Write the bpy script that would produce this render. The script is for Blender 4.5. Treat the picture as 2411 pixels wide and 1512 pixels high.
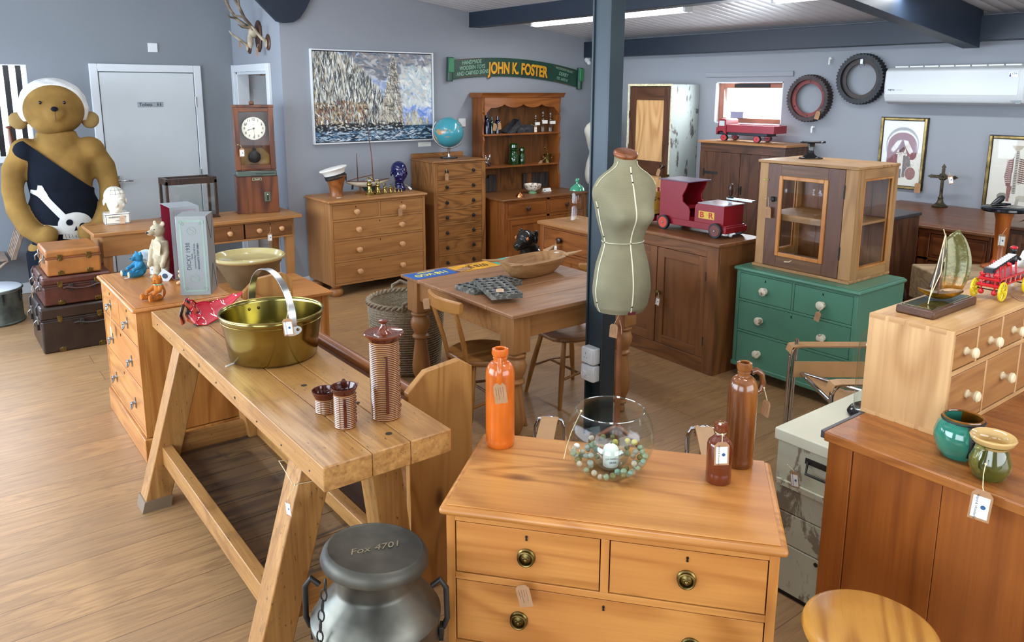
import bpy, bmesh, math, random
from math import pi, sin, cos, radians, sqrt, atan2, exp
from mathutils import Vector, Matrix, Euler
for o in list(bpy.data.objects): bpy.data.objects.remove(o)
SC = bpy.context.scene
COL = SC.collection
# ---------------- camera ----------------
F_PX, PITCH, ROLL, CY, YAW, EYE = 1828.7, radians(11.135), radians(.223), 571.8, radians(52.5), 1.85
cam = bpy.data.objects.new('camera', bpy.data.cameras.new('camera')); COL.objects.link(cam)
cam.data.sensor_width = 36.0; cam.data.lens = F_PX/2411*36.0; cam.data.shift_y = -(756-CY)/2411
cam.data.clip_start = .05
fwd = Vector((cos(YAW)*cos(PITCH), sin(YAW)*cos(PITCH), -sin(PITCH)))
q = fwd.to_track_quat('-Z', 'Y'); cam.rotation_mode = 'QUATERNION'
cam.rotation_quaternion = q @ Euler((0, 0, ROLL)).to_quaternion()
cam.location = (0, 0, EYE); SC.camera = cam
# ---------------- view, world ----------------
SC.view_settings.view_transform = 'Standard'; SC.view_settings.look = 'None'
SC.view_settings.gamma = 1; SC.view_settings.use_curve_mapping = False
SC.view_settings.exposure = 0.0
SC.cycles.use_denoising = True
SC.cycles.max_bounces = 9; SC.cycles.diffuse_bounces = 4; SC.cycles.glossy_bounces = 3
SC.cycles.transmission_bounces = 9; SC.cycles.transparent_max_bounces = 12
SC.cycles.caustics_reflective = False; SC.cycles.caustics_refractive = False
SC.cycles.sample_clamp_indirect = 6.0
W = bpy.data.worlds.new('sky'); SC.world = W; W.use_nodes = True
wb = W.node_tree.nodes['Background']; wb.inputs[0].default_value = (.80, .90, 1, 1); wb.inputs[1].default_value = 5.0
def area(name, loc, target, sx, sy, watts, col):
    l = bpy.data.lights.new(name, 'AREA'); l.shape = 'RECTANGLE'; l.size = sx; l.size_y = sy; l.energy = watts; l.color = col
    o = bpy.data.objects.new(name, l); COL.objects.link(o); o.location = loc
    o.rotation_euler = (Vector(target)-Vector(loc)).to_track_quat('-Z', 'Y').to_euler()
    return o
# daylight coming in through the big shop windows of the left wall and of the wall behind the camera
area('window_daylight', (-2.02, 4.0, 1.55), (3, 4.0, .9), 4.0, 1.7, 150, (.72, .85, 1))
area('window_daylight', (-2.02, 7.15, 1.15), (.6, 6.2, .1), 1.8, 1.9, 150, (.56, .74, 1))
area('window_daylight', (-2.02, -.3, 1.55), (3, 1.2, .9), 2.6, 1.7, 45, (.80, .90, 1))
area('window_daylight', (2.3, -2.32, 1.6), (3, 3, .6), 4.4, 1.7, 40, (1, .985, .96))
area('window_daylight', (-.04, 8.345, 1.65), (-.04, 3, 1.2), 1.7, .76, 46, (.80, .88, 1))
area('window_daylight', (6.62, 4.69, 1.76), (5, 4.5, 1.3), .74, .36, 26, (.85, .93, 1))
# ---------------- materials ----------------
def lin(h):
    h = h.lstrip('#'); r = []
    for i in (0, 2, 4):
        c = int(h[i:i+2], 16)/255; r.append(c/12.92 if c <= .04045 else ((c+.055)/1.055)**2.4)
    return tuple(r)+(1.0,)
class NT:
    def __init__(s, name):
        s.m = bpy.data.materials.new(name); s.m.use_nodes = True; s.t = s.m.node_tree
        s.b = s.t.nodes['Principled BSDF']; s.out = s.t.nodes['Material Output']
    def n(s, typ, **kw):
        nd = s.t.nodes.new('ShaderNode'+typ)
        for k, v in kw.items():
            if k.startswith('i_'):
                key = k[2:]; key = int(key) if key.isdigit() else key.replace('_', ' ')
                if hasattr(v, 'is_linked'): s.t.links.new(v, nd.inputs[key])
                else: nd.inputs[key].default_value = v
            else: setattr(nd, k, v)
        return nd
    def l(s, a, b): s.t.links.new(a, b)
    def math(s, op, a, b=0.0, c=None):
        nd = s.t.nodes.new('ShaderNodeMath'); nd.operation = op
        for i, v in enumerate((a, b) if c is None else (a, b, c)):
            if hasattr(v, 'is_linked'): s.l(v, nd.inputs[i])
            else: nd.inputs[i].default_value = v
        return nd.outputs[0]
    def vmath(s, op, a, b):
        nd = s.t.nodes.new('ShaderNodeVectorMath'); nd.operation = op
        for i, v in enumerate((a, b)):
            if hasattr(v, 'is_linked'): s.l(v, nd.inputs[i])
            else: nd.inputs[i].default_value = v
        return nd.outputs[0]
    def noise(s, vec, scale=5., detail=3., dist=0., rough=.5):
        nd = s.n('TexNoise'); s.l(vec, nd.inputs['Vector']); nd.inputs['Scale'].default_value = scale
        nd.inputs['Detail'].default_value = detail; nd.inputs['Distortion'].default_value = dist; nd.inputs['Roughness'].default_value = rough
        return nd.outputs['Fac']
    def ramp(s, fac, stops, interp='LINEAR'):
        nd = s.t.nodes.new('ShaderNodeValToRGB'); s.l(fac, nd.inputs[0]); e = nd.color_ramp.elements; nd.color_ramp.interpolation = interp
        e[0].position, e[0].color = stops[0][0], stops[0][1]
        e[1].position, e[1].color = stops[-1][0], stops[-1][1]
        for p, c in stops[1:-1]: x = e.new(p); x.color = c
        return nd.outputs[0]
    def mix(s, fac, a, b, blend='MIX'):
        nd = s.t.nodes.new('ShaderNodeMix'); nd.data_type = 'RGBA'; nd.blend_type = blend
        for k, v in ((0, fac), (6, a), (7, b)):
            if hasattr(v, 'is_linked'): s.l(v, nd.inputs[k])
            else: nd.inputs[k].default_value = v
        return nd.outputs[2]
    def obj(s, rnd=True):
        tc = s.n('TexCoord').outputs['Object']
        if not rnd: return tc
        r = s.n('ObjectInfo').outputs['Random']
        nd = s.t.nodes.new('ShaderNodeCombineXYZ')
        for i, k in enumerate((17.3, 9.1, 13.7)): s.l(s.math('MULTIPLY', r, k), nd.inputs[i])
        return s.vmath('ADD', tc, nd.outputs[0])
    def set(s, col=None, rough=None, metal=None, spec=None, coat=None, bump=None, bs=.2, bd=.01):
        if col is not None:
            if hasattr(col, 'is_linked'): s.l(col, s.b.inputs['Base Color'])
            else: s.b.inputs['Base Color'].default_value = col
        for k, v in (('Roughness', rough), ('Metallic', metal), ('Specular IOR Level', spec), ('Coat Weight', coat)):
            if v is None: continue
            if hasattr(v, 'is_linked'): s.l(v, s.b.inputs[k])
            else: s.b.inputs[k].default_value = v
        if bump is not None:
            nd = s.n('Bump'); s.l(bump, nd.inputs['Height']); nd.inputs['Strength'].default_value = bs; nd.inputs['Distance'].default_value = bd
            s.l(nd.outputs[0], s.b.inputs['Normal'])
        return s.m
BW = ((0, (0, 0, 0, 1)), (1, (1, 1, 1, 1)))
def plain(name, hexc, rough=.5, metal=0., spec=.5, var=.06, scale=6., coat=0., bump=0., bscale=40.):
    t = NT(name); c = lin(hexc); v = t.obj()
    dark = tuple(x*(1-var*2.2) for x in c[:3])+(1,); lite = tuple(min(1, x*(1+var)) for x in c[:3])+(1,)
    col = t.ramp(t.noise(v, scale, 3), [(.3, dark), (.7, lite)])
    t.set(col, rough, metal, spec, coat)
    if bump: t.set(bump=t.noise(v, bscale, 3), bs=bump, bd=.004)
    return t.m
def wood(name, c1, c2, c3=None, ax='X', s=1., rough=.42, knots=.0, ring=1.0, dark=None, spec=.45, fib=.5, stain=0., bump=.12, flecks=0.):
    """grain along the object's own axis ax; c1 light, c2 dark line, c3 broad colour drift"""
    t = NT(name); v = t.obj(); k = {'X': (1, 7, 7), 'Y': (7, 1, 7), 'Z': (7, 7, 1)}[ax]; kf = {'X': (2, 60, 60), 'Y': (60, 2, 60), 'Z': (60, 60, 2)}[ax]
    vs = t.vmath('MULTIPLY', v, tuple(x*s for x in k)); vf = t.vmath('MULTIPLY', v, tuple(x*s for x in kf))
    n1 = t.noise(vs, .55, 2, .35)
    sn = t.math('MULTIPLY_ADD', t.math('SINE', t.math('MULTIPLY', n1, 62.*ring)), .5, .5)
    sn = t.math('POWER', sn, 1.8)
    f = t.noise(vf, 1.6, 3)
    fac = t.math('ADD', t.math('MULTIPLY', sn, 1-fib), t.math('MULTIPLY', f, fib))
    a, b = lin(c1), lin(c2)
    col = t.ramp(fac, [(.22, a), (.8, b)])
    if c3:
        bg = t.ramp(t.noise(v, 2.2, 2), [(.42, BW[0][1]), (.66, BW[1][1])])
        col = t.mix(t.math('MULTIPLY', bg, .75), col, lin(c3))
    if knots > 0:
        kk = {'X': (2.6, 6, 6), 'Y': (6, 2.6, 6), 'Z': (6, 6, 2.6)}[ax]
        vn = t.n('TexVoronoi'); t.l(t.vmath('MULTIPLY', v, kk), vn.inputs['Vector']); vn.inputs['Scale'].default_value = 1.0
        sep = t.n('SeparateColor'); t.l(vn.outputs['Color'], sep.inputs[0])
        gate = t.math('LESS_THAN', sep.outputs[0], knots)
        dd = t.ramp(vn.outputs['Distance'], [(.03, BW[1][1]), (.07, (.75, .75, .75, 1)), (.16, BW[0][1])])
        col = t.mix(t.math('MULTIPLY', dd, gate), col, lin(dark or '#4a2a14'))
    if stain > 0:
        st = t.ramp(t.noise(v, 9., 5, .6, .65), [(.56, BW[0][1]), (.72, BW[1][1])])
        col = t.mix(t.math('MULTIPLY', st, stain), col, lin(dark or '#3c2614'))
    if flecks > 0:
        kf2 = {'X': (1, 3.5, 3.5), 'Y': (3.5, 1, 3.5), 'Z': (3.5, 3.5, 1)}[ax]; fl = t.ramp(t.noise(t.vmath('MULTIPLY', v, kf2), 34., 3, .2), [(.66, BW[0][1]), (.72, BW[1][1])]); col = t.mix(t.math('MULTIPLY', fl, flecks), col, lin(dark or '#3c2614'))
    t.set(col, t.math('MULTIPLY_ADD', f, .18, rough-.09), 0, spec, bump=fac, bs=bump, bd=.003)
    return t.m
def glass(name, tint=(1, 1, 1, 1), rough=0., base=.03, thin=.0):
    """clear glass: fresnel gloss over plain see-through, so daylight passes panes and bowls without caustics"""
    t = NT(name); t.t.nodes.remove(t.b)
    tr = t.n('BsdfTransparent'); tr.inputs[0].default_value = tint
    gl = t.n('BsdfGlossy'); gl.inputs['Roughness'].default_value = max(rough, .02); gl.inputs[0].default_value = (1, 1, 1, 1)
    lw = t.n('LayerWeight'); lw.inputs[0].default_value = .5
    fr = t.math('MULTIPLY_ADD', t.math('POWER', lw.outputs['Facing'], 5.), .7, base+thin)
    mx = t.n('MixShader'); t.l(fr, mx.inputs[0]); t.l(tr.outputs[0], mx.inputs[1]); t.l(gl.outputs[0], mx.inputs[2])
    t.l(mx.outputs[0], t.out.inputs[0]); return t.m
def emit(name, col, st):
    t = NT(name); t.b.inputs['Emission Color'].default_value = col; t.b.inputs['Emission Strength'].default_value = st; t.b.inputs['Base Color'].default_value = (.8, .8, .8, 1); return t.m
def paint(name, base, under, amt=.5, sc=6., rough=.5, stretch=(1, 1, 1), lo=.5, hi=.56):
    """worn paint: chips of the under colour showing through"""
    t = NT(name); v = t.vmath('MULTIPLY', t.obj(), stretch); n = t.noise(v, sc, 6, .4, .68)
    ch = t.ramp(n, [(lo, BW[0][1]), (hi, BW[1][1])])
    base2 = t.ramp(t.noise(v, 3, 3), [(.3, tuple(x*.84 for x in lin(base)[:3])+(1,)), (.7, lin(base))])
    col = t.mix(t.math('MULTIPLY', ch, amt), base2, lin(under)); return t.set(col, rough, bump=ch, bs=.3, bd=.002)
M = {}
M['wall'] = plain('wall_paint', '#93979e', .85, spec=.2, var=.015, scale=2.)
M['wall_backlit'] = plain('wall_paint_backlit', '#858a8f', .85, spec=.2, var=.015, scale=2.)  # same wall paint, with the backlit end's shade put into its colour
M['white'] = plain('white_gloss', '#d9dde0', .35, var=.01)
M['door'] = plain('door_white', '#cfd5d6', .4, var=.01)
M['beam'] = plain('navy_steel_paint', '#1c2736', .45, var=.06)
M['post'] = plain('slate_steel_paint', '#27343b', .4, var=.05)
M['black'] = plain('black_paint', '#15161a', .35, var=.05)
M['blackgloss'] = plain('black_gloss', '#0d0f14', .12, var=.02)
M['darkgap'] = plain('dark_inside', '#1c120b', .8, var=.05)
M['paper'] = plain('paper', '#e9e8e2', .8, var=.01)
M['tagbrown'] = plain('kraft_card', '#a8805c', .85, var=.05, scale=30)
M['tagpale'] = plain('pale_card', '#d3b193', .85, var=.03, scale=30)
M['string'] = plain('twine', '#d8c9a0', .9, var=.1, scale=90)
M['ink'] = plain('ink', '#31404e', .7)
M['inkblue'] = plain('emblem_blue', '#2a5c8c', .6)
M['brownink'] = plain('brown_ink', '#5a3d28', .8)
M['plast'] = plain('white_plastic', '#dfe2e3', .3, var=.01)
M['plastgrey'] = plain('grey_plastic', '#8f979c', .4, var=.02)
M['chrome'] = plain('chrome', '#c9ccd0', .07, 1., var=.01)
M['steel'] = plain('steel', '#a8aaa8', .28, 1., var=.08, scale=20)
M['brass'] = plain('brass', '#a08d50', .24, 1., var=.12, scale=9)
M['brassdull'] = plain('dull_brass', '#7d6a3c', .38, 1., var=.25, scale=30, bump=.3)
M['brasspan'] = plain('brass_pan', '#a3975a', .18, 1., var=.14, scale=6)
M['iron'] = plain('dark_iron', '#3b3a38', .5, .7, var=.2, scale=14)
M['zinc'] = plain('tinned_steel', '#65635a', .40, .8, var=.32, scale=7)
M['zincdrum'] = plain('galvanised_drum', '#6e766f', .5, .6, var=.25, scale=9)
M['pot'] = plain('white_china', '#e6e2d2', .14, var=.01, coat=.5)
# pines and darker woods, by grain direction
for ax in 'XYZ':
    M['pine'+ax] = wood('honey_pine_'+ax.lower(), '#c48846', '#9f642c', '#b27036', ax, rough=.33, knots=.22, dark='#6b3c1a', fib=.6)
    M['old'+ax] = wood('aged_pine_'+ax.lower(), '#ac7a46', '#8a5a31', '#9d6b3b', ax, rough=.42, knots=.22, dark='#4d2b14', fib=.74)
    M['bench'+ax] = wood('bench_beech_'+ax.lower(), '#b98a50', '#85582c', '#a0713c', ax, rough=.36, knots=.05, dark='#4f331c', stain=.35, fib=.8, flecks=.8)
    M['tan'+ax] = wood('bleached_pine_'+ax.lower(), '#cfa571', '#a87a4a', '#c0935f', ax, rough=.5, knots=.12, dark='#7a5836', fib=.55)
    M['dk'+ax] = wood('dark_oak_'+ax.lower(), '#5b3a25', '#3a2216', '#4b2e1e', ax, rough=.36, fib=.6)
    M['mid'+ax] = wood('brown_pine_'+ax.lower(), '#83542e', '#5b371b', '#704524', ax, rough=.38, knots=.10, dark='#341c0c', fib=.6)
    M['oak'+ax] = wood('plain_oak_'+ax.lower(), '#9a6735', '#69421f', '#86572a', ax, s=1.3, rough=.42, ring=1.4, fib=.5)
    M['agd'+ax] = wood('aged_cabinet_pine_'+ax.lower(), '#b08655', '#83603a', '#9d7548', ax, rough=.5, knots=.15, dark='#5a3c20', fib=.6)
    M['mah'+ax] = wood('mahogany_'+ax.lower(), '#74401f', '#3f1c0e', '#592a13', ax, rough=.32, ring=.8, fib=.4)
    M['red'+ax] = wood('red_brown_pine_'+ax.lower(), '#955828', '#6c3a17', '#824b20', ax, rough=.34, fib=.65)
# ---------------- mesh helpers ----------------
class MB:
    """collects shapes; build() links them as ONE mesh object"""
    def __init__(s): s.v = []; s.f = []; s.X = Matrix.Identity(4); s.mi = []; s.cur = 0
    def add(s, vs, fs):
        n = len(s.v); s.v += [s.X @ Vector(p) for p in vs]; s.f += [tuple(i+n for i in f) for f in fs]; s.mi += [s.cur]*len(fs); return s
    def at(s, M_=None): s.X = M_ if M_ is not None else Matrix.Identity(4); return s
    def m(s, i): s.cur = i; return s
    def box(s, x0, x1, y0, y1, z0, z1):
        if x0 > x1: x0, x1 = x1, x0
        if y0 > y1: y0, y1 = y1, y0
        if z0 > z1: z0, z1 = z1, z0
        vs = [(x, y, z) for x in (x0, x1) for y in (y0, y1) for z in (z0, z1)]
        return s.add(vs, [(0, 1, 3, 2), (4, 6, 7, 5), (0, 4, 5, 1), (2, 3, 7, 6), (0, 2, 6, 4), (1, 5, 7, 3)])
    def prism(s, poly, a, b, ax='Z'):
        """poly of 2-D points extruded from a to b along ax (Z: poly=(x,y); Y: (x,z); X: (y,z))"""
        f = {'Z': lambda p, h: (p[0], p[1], h), 'Y': lambda p, h: (p[0], h, p[1]), 'X': lambda p, h: (h, p[0], p[1])}[ax]
        n = len(poly); vs = [f(p, a) for p in poly]+[f(p, b) for p in poly]
        fs = [tuple(range(n)), tuple(range(2*n-1, n-1, -1))]+[(i, i+n, (i+1) % n+n, (i+1) % n) for i in range(n)]
        return s.add(vs, fs)
    def rings(s, rings, closed=False, caps=True):
        n = len(rings[0]); vs = [p for r in rings for p in r]; fs = []; R = len(rings)
        for i in range(R if closed else R-1):
            for j in range(n):
                a = i*n+j; b = i*n+(j+1) % n; c = ((i+1) % R)*n+(j+1) % n; d = ((i+1) % R)*n+j; fs.append((a, b, c, d))
        if caps and not closed: fs.append(tuple(range(n-1, -1, -1))); fs.append(tuple((R-1)*n+j for j in range(n)))
        return s.add(vs, fs)
    def lathe(s, prof, n=40, c=(0, 0, 0), sx=1., sy=1.):
        rs = [[(c[0]+max(r, 1e-4)*sx*cos(2*pi*j/n), c[1]+max(r, 1e-4)*sy*sin(2*pi*j/n), c[2]+z) for j in range(n)] for r, z in prof]
        return s.rings(rs)
    def tube(s, pts, r=.01, n=10, caps=True, closed=False, flat=None):
        P = [Vector(p) for p in pts]; rs = []; up = Vector((0, 0, 1)); prev = None
        for i, p in enumerate(P):
            a = P[(i-1) % len(P)] if (i or closed) else p; b = P[(i+1) % len(P)] if (i < len(P)-1 or closed) else p
            t = (b-a).normalized() if (b-a).length > 1e-9 else Vector((0, 0, 1))
            if prev is None: u = t.cross(up); u = u if u.length > .05 else t.cross(Vector((1, 0, 0)))
            else: u = prev-t*prev.dot(t)
            u.normalize(); w = t.cross(u); prev = u; rr = r[i] if isinstance(r, (list, tuple)) else r
            ry = rr if flat is None else rr*flat
            rs.append([tuple(p+u*rr*cos(2*pi*j/n)+w*ry*sin(2*pi*j/n)) for j in range(n)])
        return s.rings(rs, closed, caps)
    def cyl(s, a, b, r0, r1=None, n=24):
        return s.tube([a, b], [r0, r0 if r1 is None else r1], n)
    def ell(s, c, r, n=20, m=12, rot=None):
        if not isinstance(r, (tuple, list)): r = (r, r, r)
        R = rot or Matrix.Identity(3); rs = []
        for i in range(m+1):
            a = -pi/2+pi*i/m; ring = []
            for j in range(n):
                p = Vector((r[0]*max(cos(a), 1e-3)*cos(2*pi*j/n), r[1]*max(cos(a), 1e-3)*sin(2*pi*j/n), r[2]*sin(a)))
                ring.append(tuple(R @ p+Vector(c)))
            rs.append(ring)
        return s.rings(rs)
    def torus(s, c, R, r, ax='Z', n=32, m=10, a0=0, a1=2*pi, sx=1.):
        full = abs(a1-a0-2*pi) < 1e-6; k = n if full else n+1; pts = []
        for i in range(k):
            a = a0+(a1-a0)*i/n; x, y = R*cos(a)*sx, R*sin(a)
            pts.append({'Z': (c[0]+x, c[1]+y, c[2]), 'Y': (c[0]+x, c[1], c[2]+y), 'X': (c[0], c[1]+x, c[2]+y)}[ax])
        return s.tube(pts, r, m, closed=full)
    def build(s, name, mat, parent=None, bev=0., smooth=40, seg=2, sub=0, loc=None, rot=None, label=None):
        me = bpy.data.meshes.new(name); me.from_pydata([tuple(p) for p in s.v], [], s.f)
        mats = mat if isinstance(mat, (list, tuple)) else [mat]
        for x in mats: me.materials.append(M[x] if isinstance(x, str) else x)
        for p, k in zip(me.polygons, s.mi): p.material_index = k; p.use_smooth = True
        bm = bmesh.new(); bm.from_mesh(me); bmesh.ops.recalc_face_normals(bm, faces=bm.faces); bm.to_mesh(me); bm.free()
        me.set_sharp_from_angle(angle=radians(smooth))
        o = bpy.data.objects.new(name, me); COL.objects.link(o)
        if parent: o.parent = parent
        if loc: o.location = loc
        if rot: o.rotation_euler = rot
        if bev: b = o.modifiers.new('bevel', 'BEVEL'); b.width = bev; b.segments = seg; b.limit_method = 'ANGLE'; b.angle_limit = radians(35)
        if sub: b = o.modifiers.new('sub', 'SUBSURF'); b.levels = sub; b.render_levels = sub
        if label: o['label'] = label
        return o
def blob(mb, name, mat, parent=None, vox=.01, smooth=6, **k):
    """melts overlapping solids into one continuous skin"""
    o = mb.build(name, mat, parent, smooth=180, **k)
    r = o.modifiers.new('skin', 'REMESH'); r.mode = 'VOXEL'; r.voxel_size = vox; r.use_smooth_shade = True
    m = o.modifiers.new('soft', 'SMOOTH'); m.factor = .6; m.iterations = smooth
    dg = bpy.context.evaluated_depsgraph_get(); me = bpy.data.meshes.new_from_object(o.evaluated_get(dg)); o.modifiers.clear()
    old = o.data; o.data = me; bpy.data.meshes.remove(old); me.name = name
    for p in me.polygons: p.use_smooth = True
    return o
def tag(o, label, cat, group=None, kind=None):
    if label: o['label'] = label
    if cat: o['category'] = cat
    if group: o['group'] = group
    if kind: o['kind'] = kind
    return o
def thing(name, label, cat, loc=(0, 0, 0), rz=0., group=None, rot=None):
    o = bpy.data.objects.new(name, None); COL.objects.link(o); o.location = loc; o.rotation_euler = rot if rot else (0, 0, rz)
    o.empty_display_size = .05
    return tag(o, label, cat, group)
def struct(o): o['kind'] = 'structure'; return o
def kids(o): return [c for c in bpy.data.objects if c.parent == o]
def dup(root, loc=None, rz=None, label=None, group=None):
    def cp(o, par):
        c = o.copy(); COL.objects.link(c)
        if par: c.parent = par
        for k in kids(o): cp(k, c)
        return c
    r = cp(root, None)
    if loc is not None: r.location = loc
    if rz is not None: r.rotation_euler = (0, 0, rz)
    if label: r['label'] = label
    if group: r['group'] = group
    return r
def text(body, size, mat, parent=None, loc=(0, 0, 0), rot=(0, 0, 0), name='lettering', bold=0., sx=1., ext=.0006, shear=0., arc=None, align='CENTER'):
    cu = bpy.data.curves.new('t', 'FONT'); cu.body = body; cu.size = size; cu.align_x = align; cu.align_y = 'CENTER'; cu.offset = bold; cu.extrude = ext; cu.shear = shear; cu.space_line = .95
    cu.resolution_u = 4
    t = bpy.data.objects.new('t', cu); COL.objects.link(t)
    dg = bpy.context.evaluated_depsgraph_get(); me = bpy.data.meshes.new_from_object(t.evaluated_get(dg))
    bpy.data.objects.remove(t); bpy.data.curves.remove(cu); me.name = name
    for v in me.vertices:
        v.co.x *= sx
        if arc: v.co.y -= v.co.x**2/(2*arc)
    me.materials.clear(); me.materials.append(M[mat] if isinstance(mat, str) else mat)
    o = bpy.data.objects.new(name, me); COL.objects.link(o); o.location = loc; o.rotation_euler = rot
    if parent: o.parent = parent
    return o
FRONT = (pi/2, 0, 0)   # text that reads from the -Y side
def T(x=0, y=0, z=0): return Matrix.Translation((x, y, z))
def RZ(a): return Matrix.Rotation(a, 4, 'Z')
def RX(a): return Matrix.Rotation(a, 4, 'X')
def RY(a): return Matrix.Rotation(a, 4, 'Y')
WX = -pi/2             # furniture whose front faces the -X side of the room
# =============== SETTING ===============
def floor_mat():
    t = NT('oak_plank_floor'); v = t.obj(False)
    br = t.n('TexBrick'); t.l(v, br.inputs['Vector']); br.offset = .37; br.inputs['Scale'].default_value = 1.
    br.inputs['Brick Width'].default_value = 1.29; br.inputs['Row Height'].default_value = .192; br.inputs['Mortar Size'].default_value = .0016; br.inputs['Mortar Smooth'].default_value = .2
    br.inputs['Color1'].default_value = (0, 0, 0, 1); br.inputs['Color2'].default_value = (1, 1, 1, 1); br.inputs['Mortar'].default_value = (.5, .5, .5, 1)
    rnd = br.outputs['Color']; off = t.vmath('MULTIPLY', rnd, (9., 5., 7.)); p = t.vmath('ADD', v, off)
    n1 = t.noise(t.vmath('MULTIPLY', p, (1., 6.5, 1)), 1.1, 3, .9)
    sn = t.math('POWER', t.math('MULTIPLY_ADD', t.math('SINE', t.math('MULTIPLY', n1, 60.)), .5, .5), 2.)
    fb = t.noise(t.vmath('MULTIPLY', p, (3, 70, 1)), 1.5, 3)
    fac = t.math('ADD', t.math('MULTIPLY', sn, .22), t.math('MULTIPLY', fb, .62))
    col = t.ramp(fac, [(.12, lin('#b68d5e')), (.72, lin('#876443'))])
    col = t.mix(t.math('MULTIPLY', rnd, .42), col, lin('#8f7253'))
    bl = t.ramp(t.noise(p, 1.6, 2), [(.5, BW[0][1]), (.75, BW[1][1])]); col = t.mix(t.math('MULTIPLY', bl, .4), col, lin('#86684a'))
    col = t.mix(t.math('MULTIPLY', br.outputs['Fac'], .75), col, lin('#3d2a1a'))
    return t.set(col, t.math('MULTIPLY_ADD', fb, .15, .3), 0, .5, bump=t.math('SUBTRACT', fac, t.math('MULTIPLY', br.outputs['Fac'], 2.)), bs=.12, bd=.002)
M['floor'] = floor_mat()
def ceil_mat():
    t = NT('white_ribbed_ceiling'); v = t.obj(False); s = t.n('SeparateXYZ'); t.l(v, s.inputs[0])
    fr = t.math('FRACT', t.math('MULTIPLY', s.outputs[1], 10.)); ln = t.ramp(fr, [(.0, BW[1][1]), (.06, BW[0][1]), (.94, BW[0][1]), (1., BW[1][1])])
    rib = t.math('ABSOLUTE', t.math('SINE', t.math('MULTIPLY', s.outputs[1], 10*pi)))
    col = t.mix(t.math('MULTIPLY', ln, .25), lin('#d9d8da'), lin('#8b8c90'))
    return t.set(col, .32, 0, .5, bump=t.math('ADD', rib, t.math('MULTIPLY', ln, -1.)), bs=.35, bd=.01)
M['ceiling'] = ceil_mat()
CEIL = lambda x: 2.42+.121*(6.5-x)
struct(MB().box(-2.3, 6.75, -2.5, 10.2, -.1, 0).build('floor', 'floor'))
struct(MB().prism([(-2.3, CEIL(-2.3)), (6.75, CEIL(6.75)), (6.75, CEIL(6.75)+.12), (-2.3, CEIL(-2.3)+.12)], -2.5, 8.35, 'Y').build('ceiling', 'ceiling'))
def wall_h(name, x0, x1, y0, y1, holes, mat, top=3.6):
    """wall running along X; holes = (x0,x1,z0,z1)"""
    m = MB(); xs = x0
    for a, b, z0, z1 in sorted(holes):
        m.box(xs, a, y0, y1, 0, top)
        if z0 > 0: m.box(a, b, y0, y1, 0, z0)
        m.box(a, b, y0, y1, z1, top); xs = b
    m.box(xs, x1, y0, y1, 0, top); return struct(m.build(name, mat))
def wall_v(name, x0, x1, y0, y1, holes, mat, top=3.6):
    m = MB(); ys = y0
    for a, b, z0, z1 in sorted(holes):
        m.box(x0, x1, ys, a, 0, top)
        if z0 > 0: m.box(x0, x1, a, b, 0, z0)
        m.box(x0, x1, a, b, z1, top); ys = b
    m.box(x0, x1, ys, y1, 0, top); return struct(m.build(name, mat))
wall_h('wall_back', 2.69, 6.66, 6.9, 7.02, [], 'wall')
wall_v('wall_right', 6.5, 6.66, -2.5, 6.9, [(4.325, 5.10, 1.53, 1.935)], 'wall')
wall_v('wall_alcove', 2.69, 2.81, 7.02, 8.2, [(7.22, 8.14, 0, 2.02)], 'wall')
wall_h('wall_far', -2.3, 2.81, 8.2, 8.36, [(-.95, .87, 1.24, 2.055)], 'wall_backlit')
wall_v('wall_left', -2.3, -2.1, -2.5, 8.2, [(-1.6, 1.0, .7, 2.4), (2.0, 7.2, .7, 2.4)], 'wall')
wall_h('wall_front', -2.1, 6.5, -2.5, -2.38, [(.1, 4.5, .75, 2.45)], 'wall')
# room seen through the alcove doorway
wall_h('wall_passage', 2.81, 6.0, 9.6, 9.7, [], plain('passage_wall', '#b9b6bb', .85))
wall_v('wall_passage_end', 5.9, 6.0, 7.02, 9.6, [], 'wall', 2.6)
struct(MB().box(2.81, 6.0, 7.02, 9.7, 2.45, 2.55).build('ceiling_passage', 'white'))
wall_v('wall_passage_left', 2.69, 2.81, 8.36, 9.7, [], 'wall')
m = MB().box(3.27, 3.42, 8.9, 8.97, 0, 2.1).build('trim_passage_post', plain('grey_door_edge', '#5c6365', .6)); struct(m)
m = MB().box(3.235, 3.27, 8.88, 8.98, 0, 2.1).build('trim_passage_jamb', 'tanZ'); struct(m)
m = MB(); m.box(3.62, 3.70, 9.55, 9.6, 0, 1.9); m.box(3.70, 4.3, 9.55, 9.6, 1.84, 1.9); m.box(4.3, 4.38, 9.55, 9.6, 0, 1.9); struct(m.build('trim_passage_frame', 'white'))
struct(MB().box(3.70, 4.3, 9.58, 9.6, 0, 1.84).build('door_passage', plain('pale_glass_door', '#a9c2c8', .3)))
v_ = MB().box(3.66, 3.80, 9.575, 9.6, 2.0, 2.12).build('wall_vent', plain('vent_grey', '#6d7577', .6)); tag(v_, 'small grey vent on the wall seen through the far doorway', 'vent')
area('passage_fill_light', (4.4, 8.3, 2.4), (4.4, 8.3, 0), 1., .3, 22, (1, .97, .93))  # unseen light added to brighten the passage, no fitting modelled
# skirting
def skirt(name, *b): struct(MB().box(*b).build(name, 'white', bev=.004))
skirt('baseboard_back', 2.69, 6.5, 6.882, 6.9, 0, .1); skirt('baseboard_right', 6.482, 6.5, -2.3, 6.88, 0, .1)
skirt('baseboard_far', -2.1, 1.36, 8.182, 8.2, 0, .1); skirt('baseboard_alcove', 2.672, 2.69, 6.9, 7.15, 0, .1)
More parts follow.
